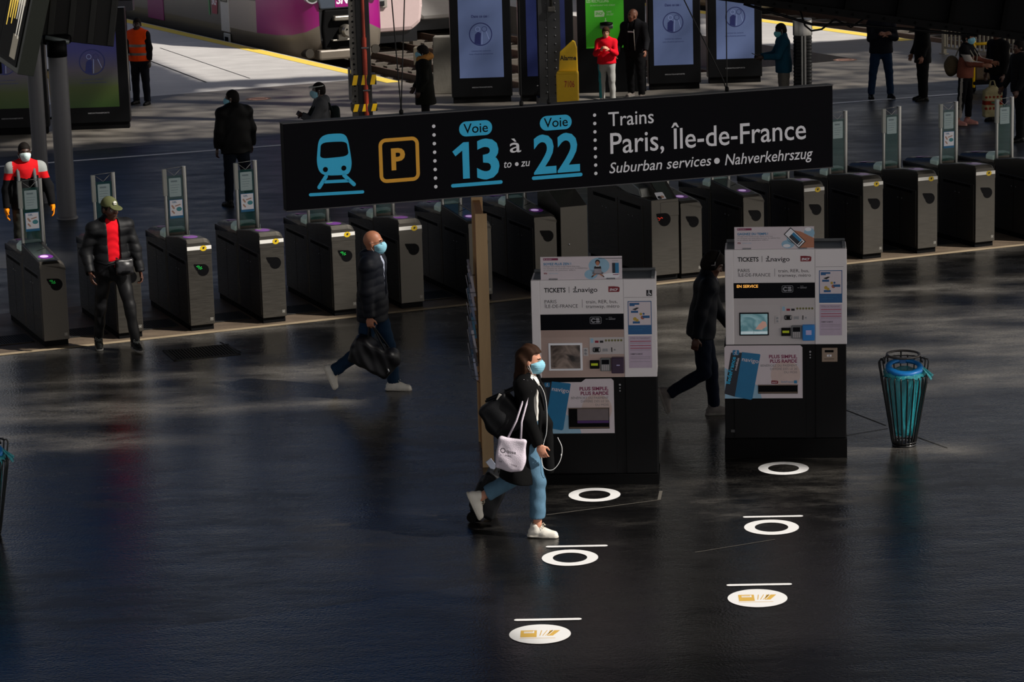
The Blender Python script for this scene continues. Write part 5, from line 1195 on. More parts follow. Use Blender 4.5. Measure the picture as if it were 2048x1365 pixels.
q = MB(); q.box(-.08, -.10, 0, .18, .14, 6, 0, .01); obj('post', q, mat('pole black', '#0b0b0c', rough=.45), t)
q = MB(); q.cyl((.06, -.15, 0), (.06, -.15, 1.62), .045, n=14); q.cyl((.06, -.15, 1.62), (.06, -.15, 6), .03, n=14); obj('red_pipe', q, mat('pipe red', '#8f2a12', rough=.4), t)
q = MB()
for z in (.62, 1.42): q.box(.0, -.20, z, .14, -.10, z+.03, 0, .004)
obj('pipe_clamp', q, CHROME, t)
q = MB(); q.box(-.20, -.08, 0, -.08, .06, 6)
for i in range(30): q.cyl((-.14, -.081, .12+.2*i), (-.14, -.085, .12+.2*i), .022, n=10, mi=1); q.cyl((-.14, -.081, .22+.2*i), (-.14, -.085, .22+.2*i), .012, n=10, mi=1)
obj('perforated_rail', q, [mat('rail grey', '#57544f', rough=.5, metal=.3), BLACKM], t)
q = MB(); q.box(-.25, -.05, .45, -.21, .12, 1.05); obj('side_plate', q, mat('side plate grey', '#6a6a6a', rough=.5), t)
for z in (.74, .24):
    q = MB(); q.box(-.22, -.19, z, .26, .18, z+.185 if z > .5 else z+.14, 0)
    f = Print(y=-.19)
    for i in range(3):
        u = -.20+.17*i; h = .185 if z > .5 else .14; f.poly([(u, z), (u+.085, z), (u+.125, z+h), (u+.04, z+h)], 1)
    q.add(f.v, f.f, 1)
    obj('hazard_band', q, [HB, YELLOW], t)
# ------------------------------------------------------------------ heater column
hc = G(1606, 238); t = thing('steel_bollard_column', 'round steel column with slatted body and bright strip beside the man with the phone', 'column', hc, 0)
q = MB(); q.lathe([(.165, 0), (.165, 1.55)], 28); obj('body', q, mat('slat black', '#121315', rough=.4, metal=.5), t)
q = MB()
for i in range(24): q.lathe([(.167, .05+.062*i), (.172, .06+.062*i), (.172, .075+.062*i), (.167, .085+.062*i)], 28)
obj('slats', q, mat('slat steel', '#1b1c1f', rough=.35, metal=.7), t)
q = MB(); q.lathe([(.178, 1.55), (.178, 1.82), (.165, 1.845), (0, 1.855)], 28); obj('cap', q, mat('cap steel', '#8a8884', rough=.3, metal=1), t)
q = MB(); q.box(-.045, -.185, .02, .045, -.16, 1.55, 0, .006); q.box(-.012, -.190, .02, .012, -.18, 1.55, 1); obj('strip', q, [mat('strip pale', '#9c9b97', rough=.35, metal=.6), BLACK], t)
# ------------------------------------------------------------------ grey columns with boards
def column(label, px, py, top, r=.165):
    c = G(px, py); t = thing('grey_column', label, 'column', c, 0, 'grey columns')
    q = MB(); q.cyl((0, 0, 0), (0, 0, top), r, n=28); obj('shaft', q, mat('column grey', '#55555a', rough=.45, var=.05), t)
    q = MB(); q.lathe([(r+.02, 0), (r+.02, .02), (r, .04)], 28); obj('base_ring', q, mat('column grey'), t)
    q = MB(); q.lathe([(r*.9, top), (r*1.05, top+.01), (r*1.05, top+.24), (r*.9, top+.25)], 28); obj('collar', q, BLACK, t)
    return c
c1 = column('grey round column nearest the left edge, behind the man in the red jacket', 86, 405, 3.05, .118)
c2 = column('grey round column right of the other one, in front of the green-bottomed totem', 135, 437, 2.45, .142)
t = thing('departure_screen', 'tilted departure screen with jagged yellow strips glowing at the top left corner', 'screen', AT(8, 60, 40.2), -R(58))
Mx = Matrix.Rotation(-R(12), 4, 'X') @ Matrix.Rotation(R(10), 4, 'Y')
q = MB(); q.box(-1.05, -.10, -.42, 1.05, .16, 1.3, 0, .01, Mx); obj('housing', q, mat('screen housing', '#3a3f38', rough=.4, var=.1), t)
q = MB(); q.box(-.96, -.115, -.34, .96, -.10, 1.22, 0, 0, Mx); obj('frame', q, mat('screen frame black', '#0b0b0a', rough=.5, spec=.1), t)
f = Print(lambda u, v, l: tuple(Mx @ Vector((u, -.117-.001*l, v)))); f.rect(-.92, -.30, .20, 1.15, 3); f.rect(.26, -.30, .92, 1.15, 3); f.rect(.30, .55, .88, 1.13, 0, 1)
random.seed(3)
for i in range(7):
    u = .30+.083*i; zz = .05+.42*random.random(); f.poly([(u, .66), (u+.06, .66), (u+.05, zz), (u+.02, zz)], 1 if i < 4 else 2, 2)
f.rect(.66, -.25, .88, .10, 0, 1)
obj('screen', f, [mat('display warm', '#8d836f', rough=.3, var=.35, scale=3, emit=.30), mat('display yellow', '#e8c042', rough=.3, emit=.8), mat('display white', '#d8d0c0', rough=.3, emit=.6), mat('display dark', '#0c0b09', rough=.5, spec=.08)], t)
q = MB(); q.cyl((-.6, .1, -.3), (-.6, .1, -.7), .06); q.box(-.75, .05, -.5, -.2, .14, -.4); obj('bracket', q, BLACKM, t)
t = thing('board_housing', 'dark ribbed back of a departure board on top of the right-hand grey column', 'screen', AT(165, 40, 40.9), R(8))
Mx = Matrix.Rotation(R(9), 4, 'Y') @ Matrix.Rotation(R(8), 4, 'X')
q = MB(); q.box(-.62, 0, -.36, .50, .18, 1.4, 0, .01, Mx); obj('housing', q, mat('board back', '#151514', rough=.6, var=.2), t)
q = MB()
for i in range(4): x = -.50+.30*i; q.box(x, -.04, -.34, x+.09, .0, 1.35, 0, .008, Mx)
obj('rib', q, mat('board rib', '#2a2b29', rough=.6), t)
q = MB(); q.box(-.62, -.16, -.34, -.18, .08, -.20, 0, .05); q.tube([(-.56, -.18, -.22), (-.35, -.2, -.27), (-.22, -.17, -.31)], .035, 8, 1); obj('lamp_unit', q, [BLACK, mat('lamp lens', '#70787a', rough=.25)], t)
q = MB(); q.ball((-.62, -.12, .26), .03, 0); q.cyl((-.74, -.1, .42), (-.66, -.11, .30), .035, .045, mi=1); obj('signal_lamp', q, [mat('lamp yellow', '#e6dc20', rough=.3, emit=.9), mat('lamp hood', '#7d8078', rough=.5)], t)
t = thing('sign_box', 'pale box sign on a thin post above the man in the orange vest', 'sign', G(256, 196)+Vector((-.15, 1.3, 0)), 0)
q = MB(); q.cyl((0, 0, 0), (0, 0, 1.72), .035); obj('post', q, BLACKM, t)
q = MB(); q.box(-.20, -.12, 1.70, .20, .12, 1.92, 0, .01); q.box(-.19, -.125, 1.93, .19, .12, 2.4, 1, .01); obj('box', q, [mat('box slate', '#33333c', rough=.4), mat('box cream', '#a69c90', rough=.5)], t)
t = thing('waste_bag_stand', 'yellow waste bag on a dark stand between the grey columns', 'bin', G(103, 252)+Vector((0, 1.2, 0)), 0)
q = MB(); q.tube([(.2*math.cos(a), .2*math.sin(a), .95) for a in [2*math.pi*i/20 for i in range(20)]], .02, 6, closed=True); q.cyl((0, .2, 0), (0, .2, 1.3), .025); q.box(-.2, -.15, 0, .2, .2, .03); obj('stand', q, BLACKM, t)
q = MB(); q.lathe([(.12, .05), (.18, .12), (.2, .5), (.21, .95), (.24, .93), (.23, .8)], 20); obj('bag', q, mat('bag yellow', '#c79a08', rough=.35, var=.3, scale=6, bump=.5), t)
q = MB(); q.box(-.19, -.02, 1.2, .18, .04, 1.55, 0, .05); q.box(-.12, -.04, 1.25, .14, -.02, 1.36, 1, .02); obj('notice', q, [mat('bag yellow'), WHITE], t)
# ------------------------------------------------------------------ trains
TGREY = mat('train grey', '#5c5852', rough=.3, metal=.3, var=.08, scale=2); TLOW = mat('train lower grey', '#6e665c', rough=.35, metal=.2, var=.1, scale=2); TMAG = mat('train magenta', '#8a0c6a', rough=.28, var=.05); TDARK = mat('train dark', '#0e0f12', rough=.3, var=.2); TSTEEL = mat('coupler steel', '#9a958c', rough=.35, metal=.8, var=.2)
TRZ = math.atan2(TD.y, TD.x)
def loft(secs, mi_fn, q):           # secs: rows of points with equal count
    k = len(secs[0])
    for j in range(len(secs)-1):
        for i in range(k-1):
            q.add([secs[j][i], secs[j][i+1], secs[j+1][i+1], secs[j+1][i]], [(0, 1, 2, 3)], mi_fn(j, i), False)
tc_ = ST(60.6, 24.62, 0)
tr = thing('regional_train', 'grey regional train with magenta nose at the platform', 'train', tc_, TRZ)   # +x runs back along the track
def tsec(x, w, zt, zb, pull):       # cross-section outline at x: left side up, over, right side down
    return [(x+pull*.15, -w*.78, zb), (x, -w*.97, zb+.30), (x, -w, zb+.66), (x, -w, 1.05), (x, -w*.99, 1.75), (x+pull*.25, -w*.93, zt*.78), (x+pull*.5, -w*.55, zt), (x+pull*.5, w*.55, zt), (x+pull*.25, w*.93, zt*.78), (x, w*.99, 1.75), (x, w, 1.05), (x, w, zb+.66), (x, w*.97, zb+.30), (x+pull*.15, w*.78, zb)]
NX = [(0, .62, 2.2, -.10), (.12, .92, 2.5, -.24), (.45, 1.15, 2.9, -.32), (1.1, 1.30, 3.4, -.36), (2.2, 1.40, 3.7, -.38), (3.2, 1.43, 3.8, -.38), (4.6, 1.43, 3.8, -.38)]
secs = [tsec(x, w, zt, zb, 1.0 if x < 1 else .4) for x, w, zt, zb in NX]
q = MB(); loft(secs, lambda j, i: (1 if 2 <= i <= 10 and i != 6 and j < 4 else 0 if 3 <= i <= 9 else 2 if i not in (2, 10) else 3), q)
bm_ = bmesh.new(); vv = [bm_.verts.new(v) for v in q.v]
for f, m in zip(q.f, q.m): bm_.faces.new([vv[i] for i in f]).material_index = m
bmesh.ops.remove_doubles(bm_, verts=bm_.verts, dist=.001); bmesh.ops.recalc_face_normals(bm_, faces=bm_.faces)
me = bpy.data.meshes.new('nose'); bm_.to_mesh(me); bm_.free()
for m in (TGREY, TMAG, TLOW, mat('train skirt pale', '#9a9088', rough=.35, var=.05)): me.materials.append(m)
for p in me.polygons: p.use_smooth = True
put(bpy.data.objects.new('nose', me), tr)
q = MB(); q.add([secs[0][i] for i in range(14)], [tuple(range(14))]); obj('front_panel', q, TDARK, tr)
q = MB(); q.box(-.07, -.68, -.27, .8, .68, -.02, 0, .05); obj('bumper', q, TLOW, tr)
q = MB(); q.prism([(-.60, .95), (.60, .95), (.72, 1.5), (.55, 2.0), (-.55, 2.0), (-.72, 1.5)], -.06, .30, 'x', 0, .03); obj('windscreen_surround', q, mat('train slate', '#3c4450', rough=.25), tr)
q = MB(); q.prism([(-.52, -.02), (.52, -.02), (.56, .5), (.50, .93), (-.50, .93), (-.56, .5)], -.05, .2, 'x', 0, .04); obj('coupler_recess', q, BLACKM, tr)
q = MB(); q.cyl((-.25, .0, .42), (.3, .0, .42), .15, n=18); q.cyl((-.33, 0, .42), (-.25, 0, .42), .12, .15, 18); q.box(-.20, -.30, .66, .02, .30, .78, 0, .03); q.box(-.18, -.36, .18, 0, .36, .22, 0, .01); q.box(-.17, -.22, .2, -.02, .20, .34, 0, .02); q.cyl((-.35, -.05, .46), (-.33, -.05, .46), .02, n=10, mi=1); q.cyl((-.35, .05, .46), (-.33, .05, .46), .02, n=10, mi=1); obj('coupler', q, [TSTEEL, BLACKM], tr)
for y in (-.78, .78):
    q = MB(); q.cyl((-.02, y, 1.28), (.3, y, 1.28), .19, n=22); q.lathe([(.0, 0), (.14, .0), (.17, -.02)], 22, 1, M=Matrix.Translation((-.03, y, 1.28)) @ Matrix.Rotation(-R(90), 4, 'Y')); obj('headlamp', q, [mat('lamp chrome', '#c4c6ca', rough=.2, metal=.6), mat('lamp glass', '#3d443c', rough=.15)], tr)
f = Print(lambda u, v, l: (-.065-.001*l, -u, v)); f.rect(-.22, .98, .12, 1.32, 0); f.text('SNCF', -.19, 1.06, .18, 1, 1, w=.62, bold=.03, shear=.2); obj('logo', f, [TMAG, WHITE], tr)
for y in (-.95, .95):
    q = MB(); q.cyl((.10, y*.90, -.10), (.5, y*.90, -.10), .11, n=20); obj('step_lamp', q, mat('round lamp grey', '#2e2a24', rough=.4), tr)
def car(x0, x1, par):
    q = MB(); W2 = 1.43
    pr = [(-W2*.80, -.38), (-W2*.98, -.15), (-W2, .30), (-W2, 2.9), (-W2*.9, 3.5), (-W2*.5, 3.85), (W2*.5, 3.85), (W2*.9, 3.5), (W2, 2.9), (W2, .30), (W2*.98, -.15), (W2*.80, -.38)]
    q.prism([(p[0], p[1]) for p in pr], x0, x1, 'x', 0, 0); return obj('car_body', q, TGREY, par)
car(4.6, 24.5, tr)
q = MB()
for x in (6, 8.4, 17, 19.5): 
    for y in (-.75, .75): q.cyl((x, y-.06, -.03), (x, y+.06, -.03), .41, n=24)
    q.box(x-.6, -1.2, -.38, x+.6, 1.2, -.1)
obj('bogies', q, TDARK, tr)
# platform side of the train (its left side, y = +1.43): doors, logo
SY = 1.43
q = MB()
for x in (9.2, 15.0, 20.5): q = MB(); q.box(x, SY-.01, .08, x+1.3, SY+.02, 2.2, 0, .01); q.box(x+.12, SY+.02, .95, x+.58, SY+.028, 1.9, 1, .02); q.box(x+.72, SY+.02, .95, x+1.18, SY+.028, 1.9, 1, .02); obj('door', q, [mat('door magenta', '#7a1a62', rough=.4), TDARK], tr)
q = MB(); q.box(4.05, SY-.02, .15, 4.65, SY+.015, 2.1, 0, .01); q.box(4.12, SY+.013, .9, 4.58, SY+.02, 1.9, 1, .02); q.box(4.0, SY, -.28, 4.45, SY+.04, .12, 2, .02); q.box(4.1, SY+.03, -.2, 4.33, SY+.05, .03, 3); obj('cab_door', q, [mat('cab door white', '#b9b7b4', rough=.4), TGREY, mat('step frame', '#a9a9a4', rough=.4), BLACKM], tr)
f = Print(lambda u, v, l: (-u, SY+.012+.001*l, v)); f.poly([(-5.3, .55), (-4.92, .55), (-4.85, .85), (-4.92, 1.15), (-5.3, 1.4)], 0); f.text('SNCF', -5.28, .78, .17, 1, 1, w=.36, bold=.03, shear=.2); f.rect(-5.55, .5, -5.45, 2.2, 2); obj('side_logo', f, [mat('logo crimson', '#8a1238', rough=.4), WHITE, mat('stripe green', '#2f8a4a', rough=.4)], tr)
def train2(label, s, t_, body, stripe, low):
    o = thing('coach_train', label, 'train', ST(s, t_, 0), TRZ, 'trains behind the display totems')
    W2 = 1.15; q = MB(); pr = [(-W2*.7, -.10), (-W2*.95, .10), (-W2, .55), (-W2, 3.2), (-W2*.6, 3.8), (W2*.6, 3.8), (W2, 3.2), (W2, .55), (W2*.95, .10), (W2*.7, -.10)]
    q.prism(pr, .25, 19.5, 'x', 0, .12); obj('body', q, body, o)
    q = MB(); q.prism([(-W2-.012, 1.05), (W2+.012, 1.05), (W2+.012, 1.42), (-W2-.012, 1.42)], .22, 19.5, 'x', 0); obj('stripe', q, stripe, o)
    q = MB(); q.box(.4, -1.0, -.38, 19, 1.0, 0)
    for x in (2, 5, 14, 17):
        for y in (-.75, .75): q.cyl((x, y-.06, -.02), (x, y+.06, -.02), .42, n=20)
    obj('underframe', q, TDARK, o)
    q = MB(); q.box(.16, -.10, .55, .26, .25, .85, 0, .02); q.box(.10, .0, .60, .2, .2, .75, 1, .02); obj('socket_box', q, [mat('socket grey', '#8b8680', rough=.4), TDARK], o)
    return o
train2('pinkish white coach with navy stripe standing beside the magenta train nose', 64.0, 27.2, mat('coach pinkish white', '#b9a5a4', rough=.4, var=.05), mat('coach navy', '#151a3c', rough=.4), 0)
train2('grey white coach seen between the two display totems', 66.5, 30.2, mat('coach grey white', '#9c9a98', rough=.4, var=.06), mat('coach white band', '#a8a6a4', rough=.4), 0)
train2('cream coach with cables at the right-hand platform, below the dark girder', 63.0, 37.6, mat('coach cream', '#b5a684', rough=.45, var=.08), mat('coach cream band', '#a08f6a', rough=.4), 0)
RAILM = mat('rail rust', '#4a3a30', rough=.5, metal=.5, var=.3)
def track(name, t_, s0, s1, z=-.75):
    o = thing('railway_track', name, 'railway track', ST(s0, t_, z), TRZ, 'railway tracks'); L = s1-s0; q = MB()
    for i in range(min(100, int(L/.75))): q.box(.2+.75*i, -1.25, .02, .45+.75*i, 1.25, .15)
    obj('sleepers', q, mat('sleeper', '#4c463f', rough=.9, var=.3), o)
    for y in (-.75, .75): q = MB(); q.box(0, y-.035, .15, L, y+.035, .30); q.box(0, y-.07, .13, L, y+.07, .16); obj('rail', q, RAILM, o)
track('railway track under the grey regional train with magenta nose', 24.45, 51.0, 100); track('railway track under the pinkish white coach', 27.2, 51.2, 100); track('railway track under the grey white coach', 30.2, 51.2, 100); track('railway track beyond the right-hand platform', 37.6, 47.5, 100, -.36); track('far right railway track behind the cream fence', 41.2, 47.5, 100, -.36)
# ------------------------------------------------------------------ concrete stop, fence, yellow barrier, girder
cb_ = G(887, 193)+Vector((0, .4, 0)); t = thing('concrete_block', 'grey concrete block with flared foot behind the person in the fur-trimmed hood', 'block', cb_, R(-4))
q = MB(); q.prism([(-.27, 0), (.27, 0), (.20, .3), (.19, 1.16), (-.19, 1.16), (-.21, .3)], 0, .45, 'y', 0, .015); obj('block', q, CONC, t)
q = MB(); q.box(-.55, .1, 0, -.48, .3, .6); q.box(-.60, .05, .60, -.36, .35, .95, 0, .01); obj('meter_box', q, mat('box beige', '#9a8f78', rough=.6), t)
fa, fb = G(1888, 108), G(2052, 128); d = (fb-fa); L = d.length; t = thing('platform_fence', 'cream metal fence of flat bars beside the tracks at the right edge', 'fence', fa, math.atan2(d.y, d.x))
FM = mat('fence cream', '#8d8672', rough=.5, var=.1)
q = MB(); q.box(0, -.02, .12, L, .02, .17); q.box(0, -.02, .98, L, .02, 1.03); obj('rail', q, FM, t)
q = MB(); n = int(L/.14)
for i in range(n): q.box(.08+.14*i, -.012, .15, .125+.14*i, .012, 1.0)
obj('bars', q, FM, t)
for i in range(4): q = MB(); x = L*i/3; q.box(x-.04, -.04, 0, x+.04, .04, 1.08); q.box(x-.1, -.06, 0, x+.1, .06, .02); obj('post', q, FM, t)
yc = G(1992, 196); t = thing('yellow_barrier', 'yellow framed trolley standing behind the person with the patterned bag', 'trolley', yc+Vector((0, 1.0, 0)), R(12))
q = MB()
for x in (-.28, .28): q.tube([(x, 0, .1), (x, 0, .95), (x*.9, .05, 1.0)], .035, 8)
q.tube([(-.28, 0, .62), (.28, 0, .62)], .03, 8); q.tube([(-.27, 0, .95), (.27, 0, .95)], .03, 8); obj('frame', q, YELLOW, t)
q = MB(); q.box(-.3, -.05, .15, .3, .7, .22, 0, .02); q.box(-.22, .1, .22, .22, .6, .7, 1, .05); obj('deck', q, [BLACKM, mat('trolley load', '#4b3a26', rough=.7, var=.3)], t)
for x in (-.26, .26): q = MB(); q.cyl((x-.02, .05, .08), (x+.02, .05, .08), .08, n=16); obj('wheel', q, BLACKM, t)
# dark girder hanging across the top right
ga = AT(1330, -16, 19.0); gb = AT(2260, 108, 19.0); d = gb-ga; GL = d.length
t = thing('steel_girder', 'black overhead steel girder with hanging cables across the top right corner', 'girder', ga, 0); t.rotation_euler = (0, -math.asin(d.z/GL), 0)
q = MB(); q.box(0, -.10, .0, GL, .10, .05); q.box(0, -.015, .05, GL, .015, .55); q.box(0, -.10, .55, GL, .10, .6); obj('beam', q, BLACKM, t)
q = MB()
for i in range(9): x = .15+GL*i/9; q.box(x, -.09, .05, x+.03, .09, .55); 
for i in range(30): q.ball((.1+.11*i, -.105, .025), .010, 0, 6)
obj('stiffeners', q, mat('girder dark', '#060606', rough=.8, spec=.05), t)
q = MB(); q.tube([(.55, -.06, -.005), (.8, -.06, -.045), (1.05, -.05, -.085), (1.3, -.06, -.05), (1.7, -.05, -.03), (2.2, -.06, -.01)], .010, 6); q.tube([(.95, -.02, 0), (1.0, -.03, -.10), (1.05, -.04, -.13), (1.12, -.03, -.11), (1.2, -.03, -.03), (1.32, -.03, -.07), (1.4, -.03, 0)], .007, 6); obj('cable', q, BLACK, t)
# ------------------------------------------------------------------ the people
def gxy(px, py): v = G(px, py); return (v.x, v.y)
CLN = PRIM
DEN = PRIM('denim blue', '#4d6b80', var=.22); DEND = PRIM('denim dark', '#152a40', var=.25); BLKF = PRIM('black wool', '#080809'); BLKN = PRIM('black nylon', '#0b0c0f', rough=.55, spec=.2); NVY = PRIM('navy nylon', '#090d17', rough=.6, spec=.18)
TEEW = PRIM('tee white', '#d6d2cc', var=.06); WSH = PRIM('shoe white', '#cfcbc2', rough=.5, var=.05); WSO = PRIM('sole white', '#b9b4aa', rough=.6, var=.03); BSH = PRIM('shoe black', '#0b0b0b', rough=.4); BSO = PRIM('sole black', '#0a0a0a'); GSO = PRIM('sole grey', '#7c7a76'); TRB = PRIM('trousers black', '#0b0b0d'); LACE = PRIM('lace cream', '#bfb6a4')
def belt(b, S, name, q, m): return obj(name, q, m, b.root)
# woman walking in front
w = person('person in long black coat, cropped jeans and blue mask walking with a tote bag', gxy(1058, 1068), R(-6), H=1.70, legR=(14, 16, 2, 2), legL=(-13, 47, 3, 68), armR=(6, 8, 16, 6), armL=(-12, 12, 20, 0),
    lean=3, twist=-4, head=(-4, 6), skin='#b9826a', hairc='#2b1a10', vox=.0075, g=.86, sw=.165, curl=(40, 42),
    fit=dict(jaw=.92, hair='long', mask=True, shoes=(WSH, WSO, LACE), trousers=dict(m=DEN, e=.012, len=.10, flare=.014, rise=.13, w=.003), shirt=dict(m=TEEW, hem=-.10),
             top=dict(m=BLKF, e=.030, hem=.44, flare=.085, sway=-.05, hemtilt=.10, collar=False, name='coat', w=.006, open=.060, oz=-.62, oy=-.055, extra=[((.02, .12, .30), (.17, .10, .05), .06, .05), ((.17, .10, .05), (.20, .09, -.36), .05, .05)], cuff=.015, taper=1.0)))
s = w.s; J = w.J
q = MB()          # lapel and shirt detail, earphone wire
for k in (1, -1): q.prism([(.145, 1.0), (.16, 1.0), (.06, 1.02)], 0, .001, 'x')
LP = lambda dx, dy, dz: w.P+s*(dx*w.fx+dy*w.fy+dz*w.u)
q = MB()
for k in (1, -1):
    a = [LP(.055, k*.075, .50), LP(.125, k*.055, .40), LP(.165, k*.065, .22), LP(.165, k*.10, .22), LP(.145, k*.13, .34), LP(.12, k*.135, .40), LP(.09, k*.11, .44)]
    q.add([tuple(x) for x in a]+[tuple(x+.012*s*w.fx) for x in a], [tuple(range(7)), tuple(range(7, 14))]+[(i, (i+1) % 7, 7+(i+1) % 7, 7+i) for i in range(7)])
obj('lapel', q, PRIM('lapel black', '#0d0d0e'), w.root)
q = MB(); ear = w.hw(.0, -.082, -.02)
q.tube(smooth_path([ear, ear+V3(.02, -.01, -.05), w.hw(.06, -.05, -.14), LP(.15, -.03, .38), LP(.185, -.035, .22), LP(.19, -.045, .02), LP(.17, -.05, -.08), LP(.16, -.10, -.20), LP(.19, -.14, -.29), LP(.27, -.15, -.30), LP(.33, -.13, -.22), LP(.34, -.10, -.11), LP(.29, -.04, -.03)]), .0030, 6)
q.ball(LP(.338, -.12, -.17), (.005, .005, .012)); obj('earphone_wire', q, mat('wire white', '#c9c9c9', rough=.4), w.root)
# her bags and case
TOTE = PRIM('tote cotton', '#c9bfcb', var=.07, scale=8, bump=.3)
def local_thing(b, name, label, cat, group=None): return thing(name, label, cat, b.root.location, b.root.rotation_euler.z, group)
o = local_thing(w, 'tote_bag', 'white cotton tote bag hanging from the shoulder of the woman in the black coat', 'bag')
S = Solid(.008); c = LP(-.085, -.285, -.145); Bx = np.stack([nrm(w.fx-.12*UP-.05*w.fy), w.fy, nrm(UP+.12*w.fx)])
S.box(c, V3(.125, .030, .145), Bx, .028, .01); S.ell(c-.06*UP, V3(.11, .045, .09), Bx, .04); S.field(wrinkle(.006, 38, 4))
solid_obj('pouch', S, TOTE, o)
q = MB(); sh = J['shR']
for dx in (-.06, .055): q.tube([c+Bx[2]*.13+Bx[0]*(dx+.02), c+Bx[2]*.30+Bx[0]*(.045+dx*.4)-.004*w.fy, sh+V3(.03+dx*.3, -.062, -.05), sh+V3(.0, -.03, .062), sh+V3(-.01, .04, .05)], .009, 6)
obj('handle', q, TOTE, o)
f = Print(lambda u, v, l: tuple(c+Bx[0]*u*1.0+Bx[2]*v-Bx[1]*(.050-.12*abs(v)*.05+.001*l)))
f.ring(-.065, .03, .016, .023, 0, n=16); f.text('qosa', -.035, .018, .028, 0, w=.085, bold=.01); f.text('PARIS', -.04, -.014, .012, 0, w=.05); f.text('LABORATOIRE', -.09, -.075, .014, 0, w=.16, rot=R(-6))
obj('lettering', f, INK, o)
o = local_thing(w, 'shoulder_bag', 'large black shoulder bag behind the back of the woman in the black coat', 'bag')
S = Solid(.010); c = LP(-.19, -.12, .16); Bx = np.stack([nrm(V3(.80, 0, .60)), V3(0, 1, 0), nrm(V3(-.60, 0, .80))])
S.box(c, V3(.155, .09, .165), Bx, .035, .02); S.ell(c-.05*UP-.02*w.fx, V3(.15, .11, .11), Bx, .05); S.field(wrinkle(.008, 24, 1)); solid_obj('body', S, BLKN, o)
q = MB()
for y in (-.03, .04): q.tube([c+Bx[2]*.16+V3(-.05, y, 0), c+V3(.10, y*1.5-.02, .24), sh+V3(-.05, -.01+y*.3, .045), sh+V3(.03, -.03, .058), sh+V3(.06, -.06, -.03), c+V3(.17, -.06+y, .10)], .011, 6)
obj('strap', q, BLKN, o)
q = MB(); q.box(-.02, -.004, -.03, .03, .004, .03, 0, .003, Matrix.Translation(c+Bx[2]*.15+Bx[0]*.09-V3(0, .075, 0)) @ Matrix.Rotation(R(25), 4, 'Y')); obj('bag_tag', q, mat('tag paper', '#9a9690', rough=.6, var=.4, scale=40), o)
o = local_thing(w, 'suitcase', 'black wheeled suitcase trailing behind the woman in the black coat', 'suitcase')
gw = G(940, 1037); dw = gw-w.root.location; cy_, sy_ = math.cos(R(6)), math.sin(R(6)); cw = np.array([dw.x*cy_-dw.y*sy_, dw.x*sy_+dw.y*cy_, 0.0]); ax = nrm(V3(.42, 0, .90)); fr = nrm(V3(.90, 0, -.42)); c = cw+ax*.25+fr*.10+V3(0, 0, .05); Bx = np.stack([fr, V3(0, 1, 0), ax])
S = Solid(.011); S.box(c, V3(.115, .15, .205), Bx, .035, .01); S.box(c-fr*.11-ax*.04, V3(.03, .13, .13), Bx, .025, .02); S.field(wrinkle(.003, 30, 5)); solid_obj('shell', S, BLKN, o)
q = MB()
for y in (-.07, .07): q.tube([c+ax*.19-fr*.05+V3(0, y, 0), c+ax*.52-fr*.05+V3(0, y, 0)], .007, 6)
q.tube([c+ax*.52-fr*.05+V3(0, -.08, 0), c+ax*.52-fr*.05+V3(0, .08, 0)], .012, 8); q.tube([c+ax*.20+V3(0, -.06, 0), c+ax*.25+V3(0, 0, 0), c+ax*.20+V3(0, .06, 0)], .012, 6); obj('handle', q, mat('handle grey', '#77726a', rough=.4, metal=.6), o)
for y in (-.13, .13):
    q = MB(); p = c-ax*.215-fr*.08+V3(0, y, 0); p[2] = .045; q.cyl(p-V3(0, .018, 0), p+V3(0, .018, 0), .045, n=18); obj('wheel', q, BSO, o)
q = MB(); q.box(-.03, -.004, -.05, .03, .004, .05, 0, .002, Matrix.Translation(c+ax*.24-fr*.10) @ Matrix.Rotation(R(-35), 4, 'Y')); obj('luggage_tag', q, mat('tag pale', '#8f95a6', rough=.5), o)
# bald man with the holdall
m = person('person, bald, in a dark hooded jacket and jeans walking with a black holdall', gxy(752, 786), R(-14), H=1.80, legR=(-10, 44, 2, 68), legL=(16, 10, 3, 2), armR=(-2, 8, 8, 0), armL=(-4, 4, 8, 0), lean=2, twist=0, head=(4, 0), skin='#a06a50', vox=.0085, g=1.06, curl=(40, 75),
    fit=dict(hair='bald', mask=True, shoes=(WSH, WSO, LACE), trousers=dict(m=DEND, e=.014, flare=.004, w=.005), shirt=dict(m=PRIM('shirt pale blue', '#8f95a6', var=.08)), top=dict(m=NVY, e=.034, hem=.16, hood=True, puff=.085, open=.03, oz=.10, ov=.055, w=.003)))
q = MB(); hw = m.hw
for k in (1, -1): q.tube([hw(.108, k*.008, .012), hw(.104, k*.02, .022), hw(.098, k*.05, .018), hw(.094, k*.056, .0), hw(.102, k*.035, -.014), hw(.108, k*.012, -.006)], .0026, 6, closed=True); q.tube([hw(.097, k*.056, .014), hw(.05, k*.080, .012), hw(-.005, k*.084, .008)], .0026, 6)
q.tube([hw(.109, -.01, .012), hw(.112, 0, .014), hw(.109, .01, .012)], .0026, 6); obj('glasses', q, mat('spectacle frame', '#2a2420', rough=.3), m.root)
o = local_thing(m, 'holdall', 'big soft black holdall carried by the bald man with the mask', 'bag'); gp = m.J['gripR']
c = gp+V3(.02, -.02, -.34); Bx = np.stack([nrm(V3(.90, 0, -.40)), V3(0, 1, 0), nrm(V3(.40, 0, .90))])
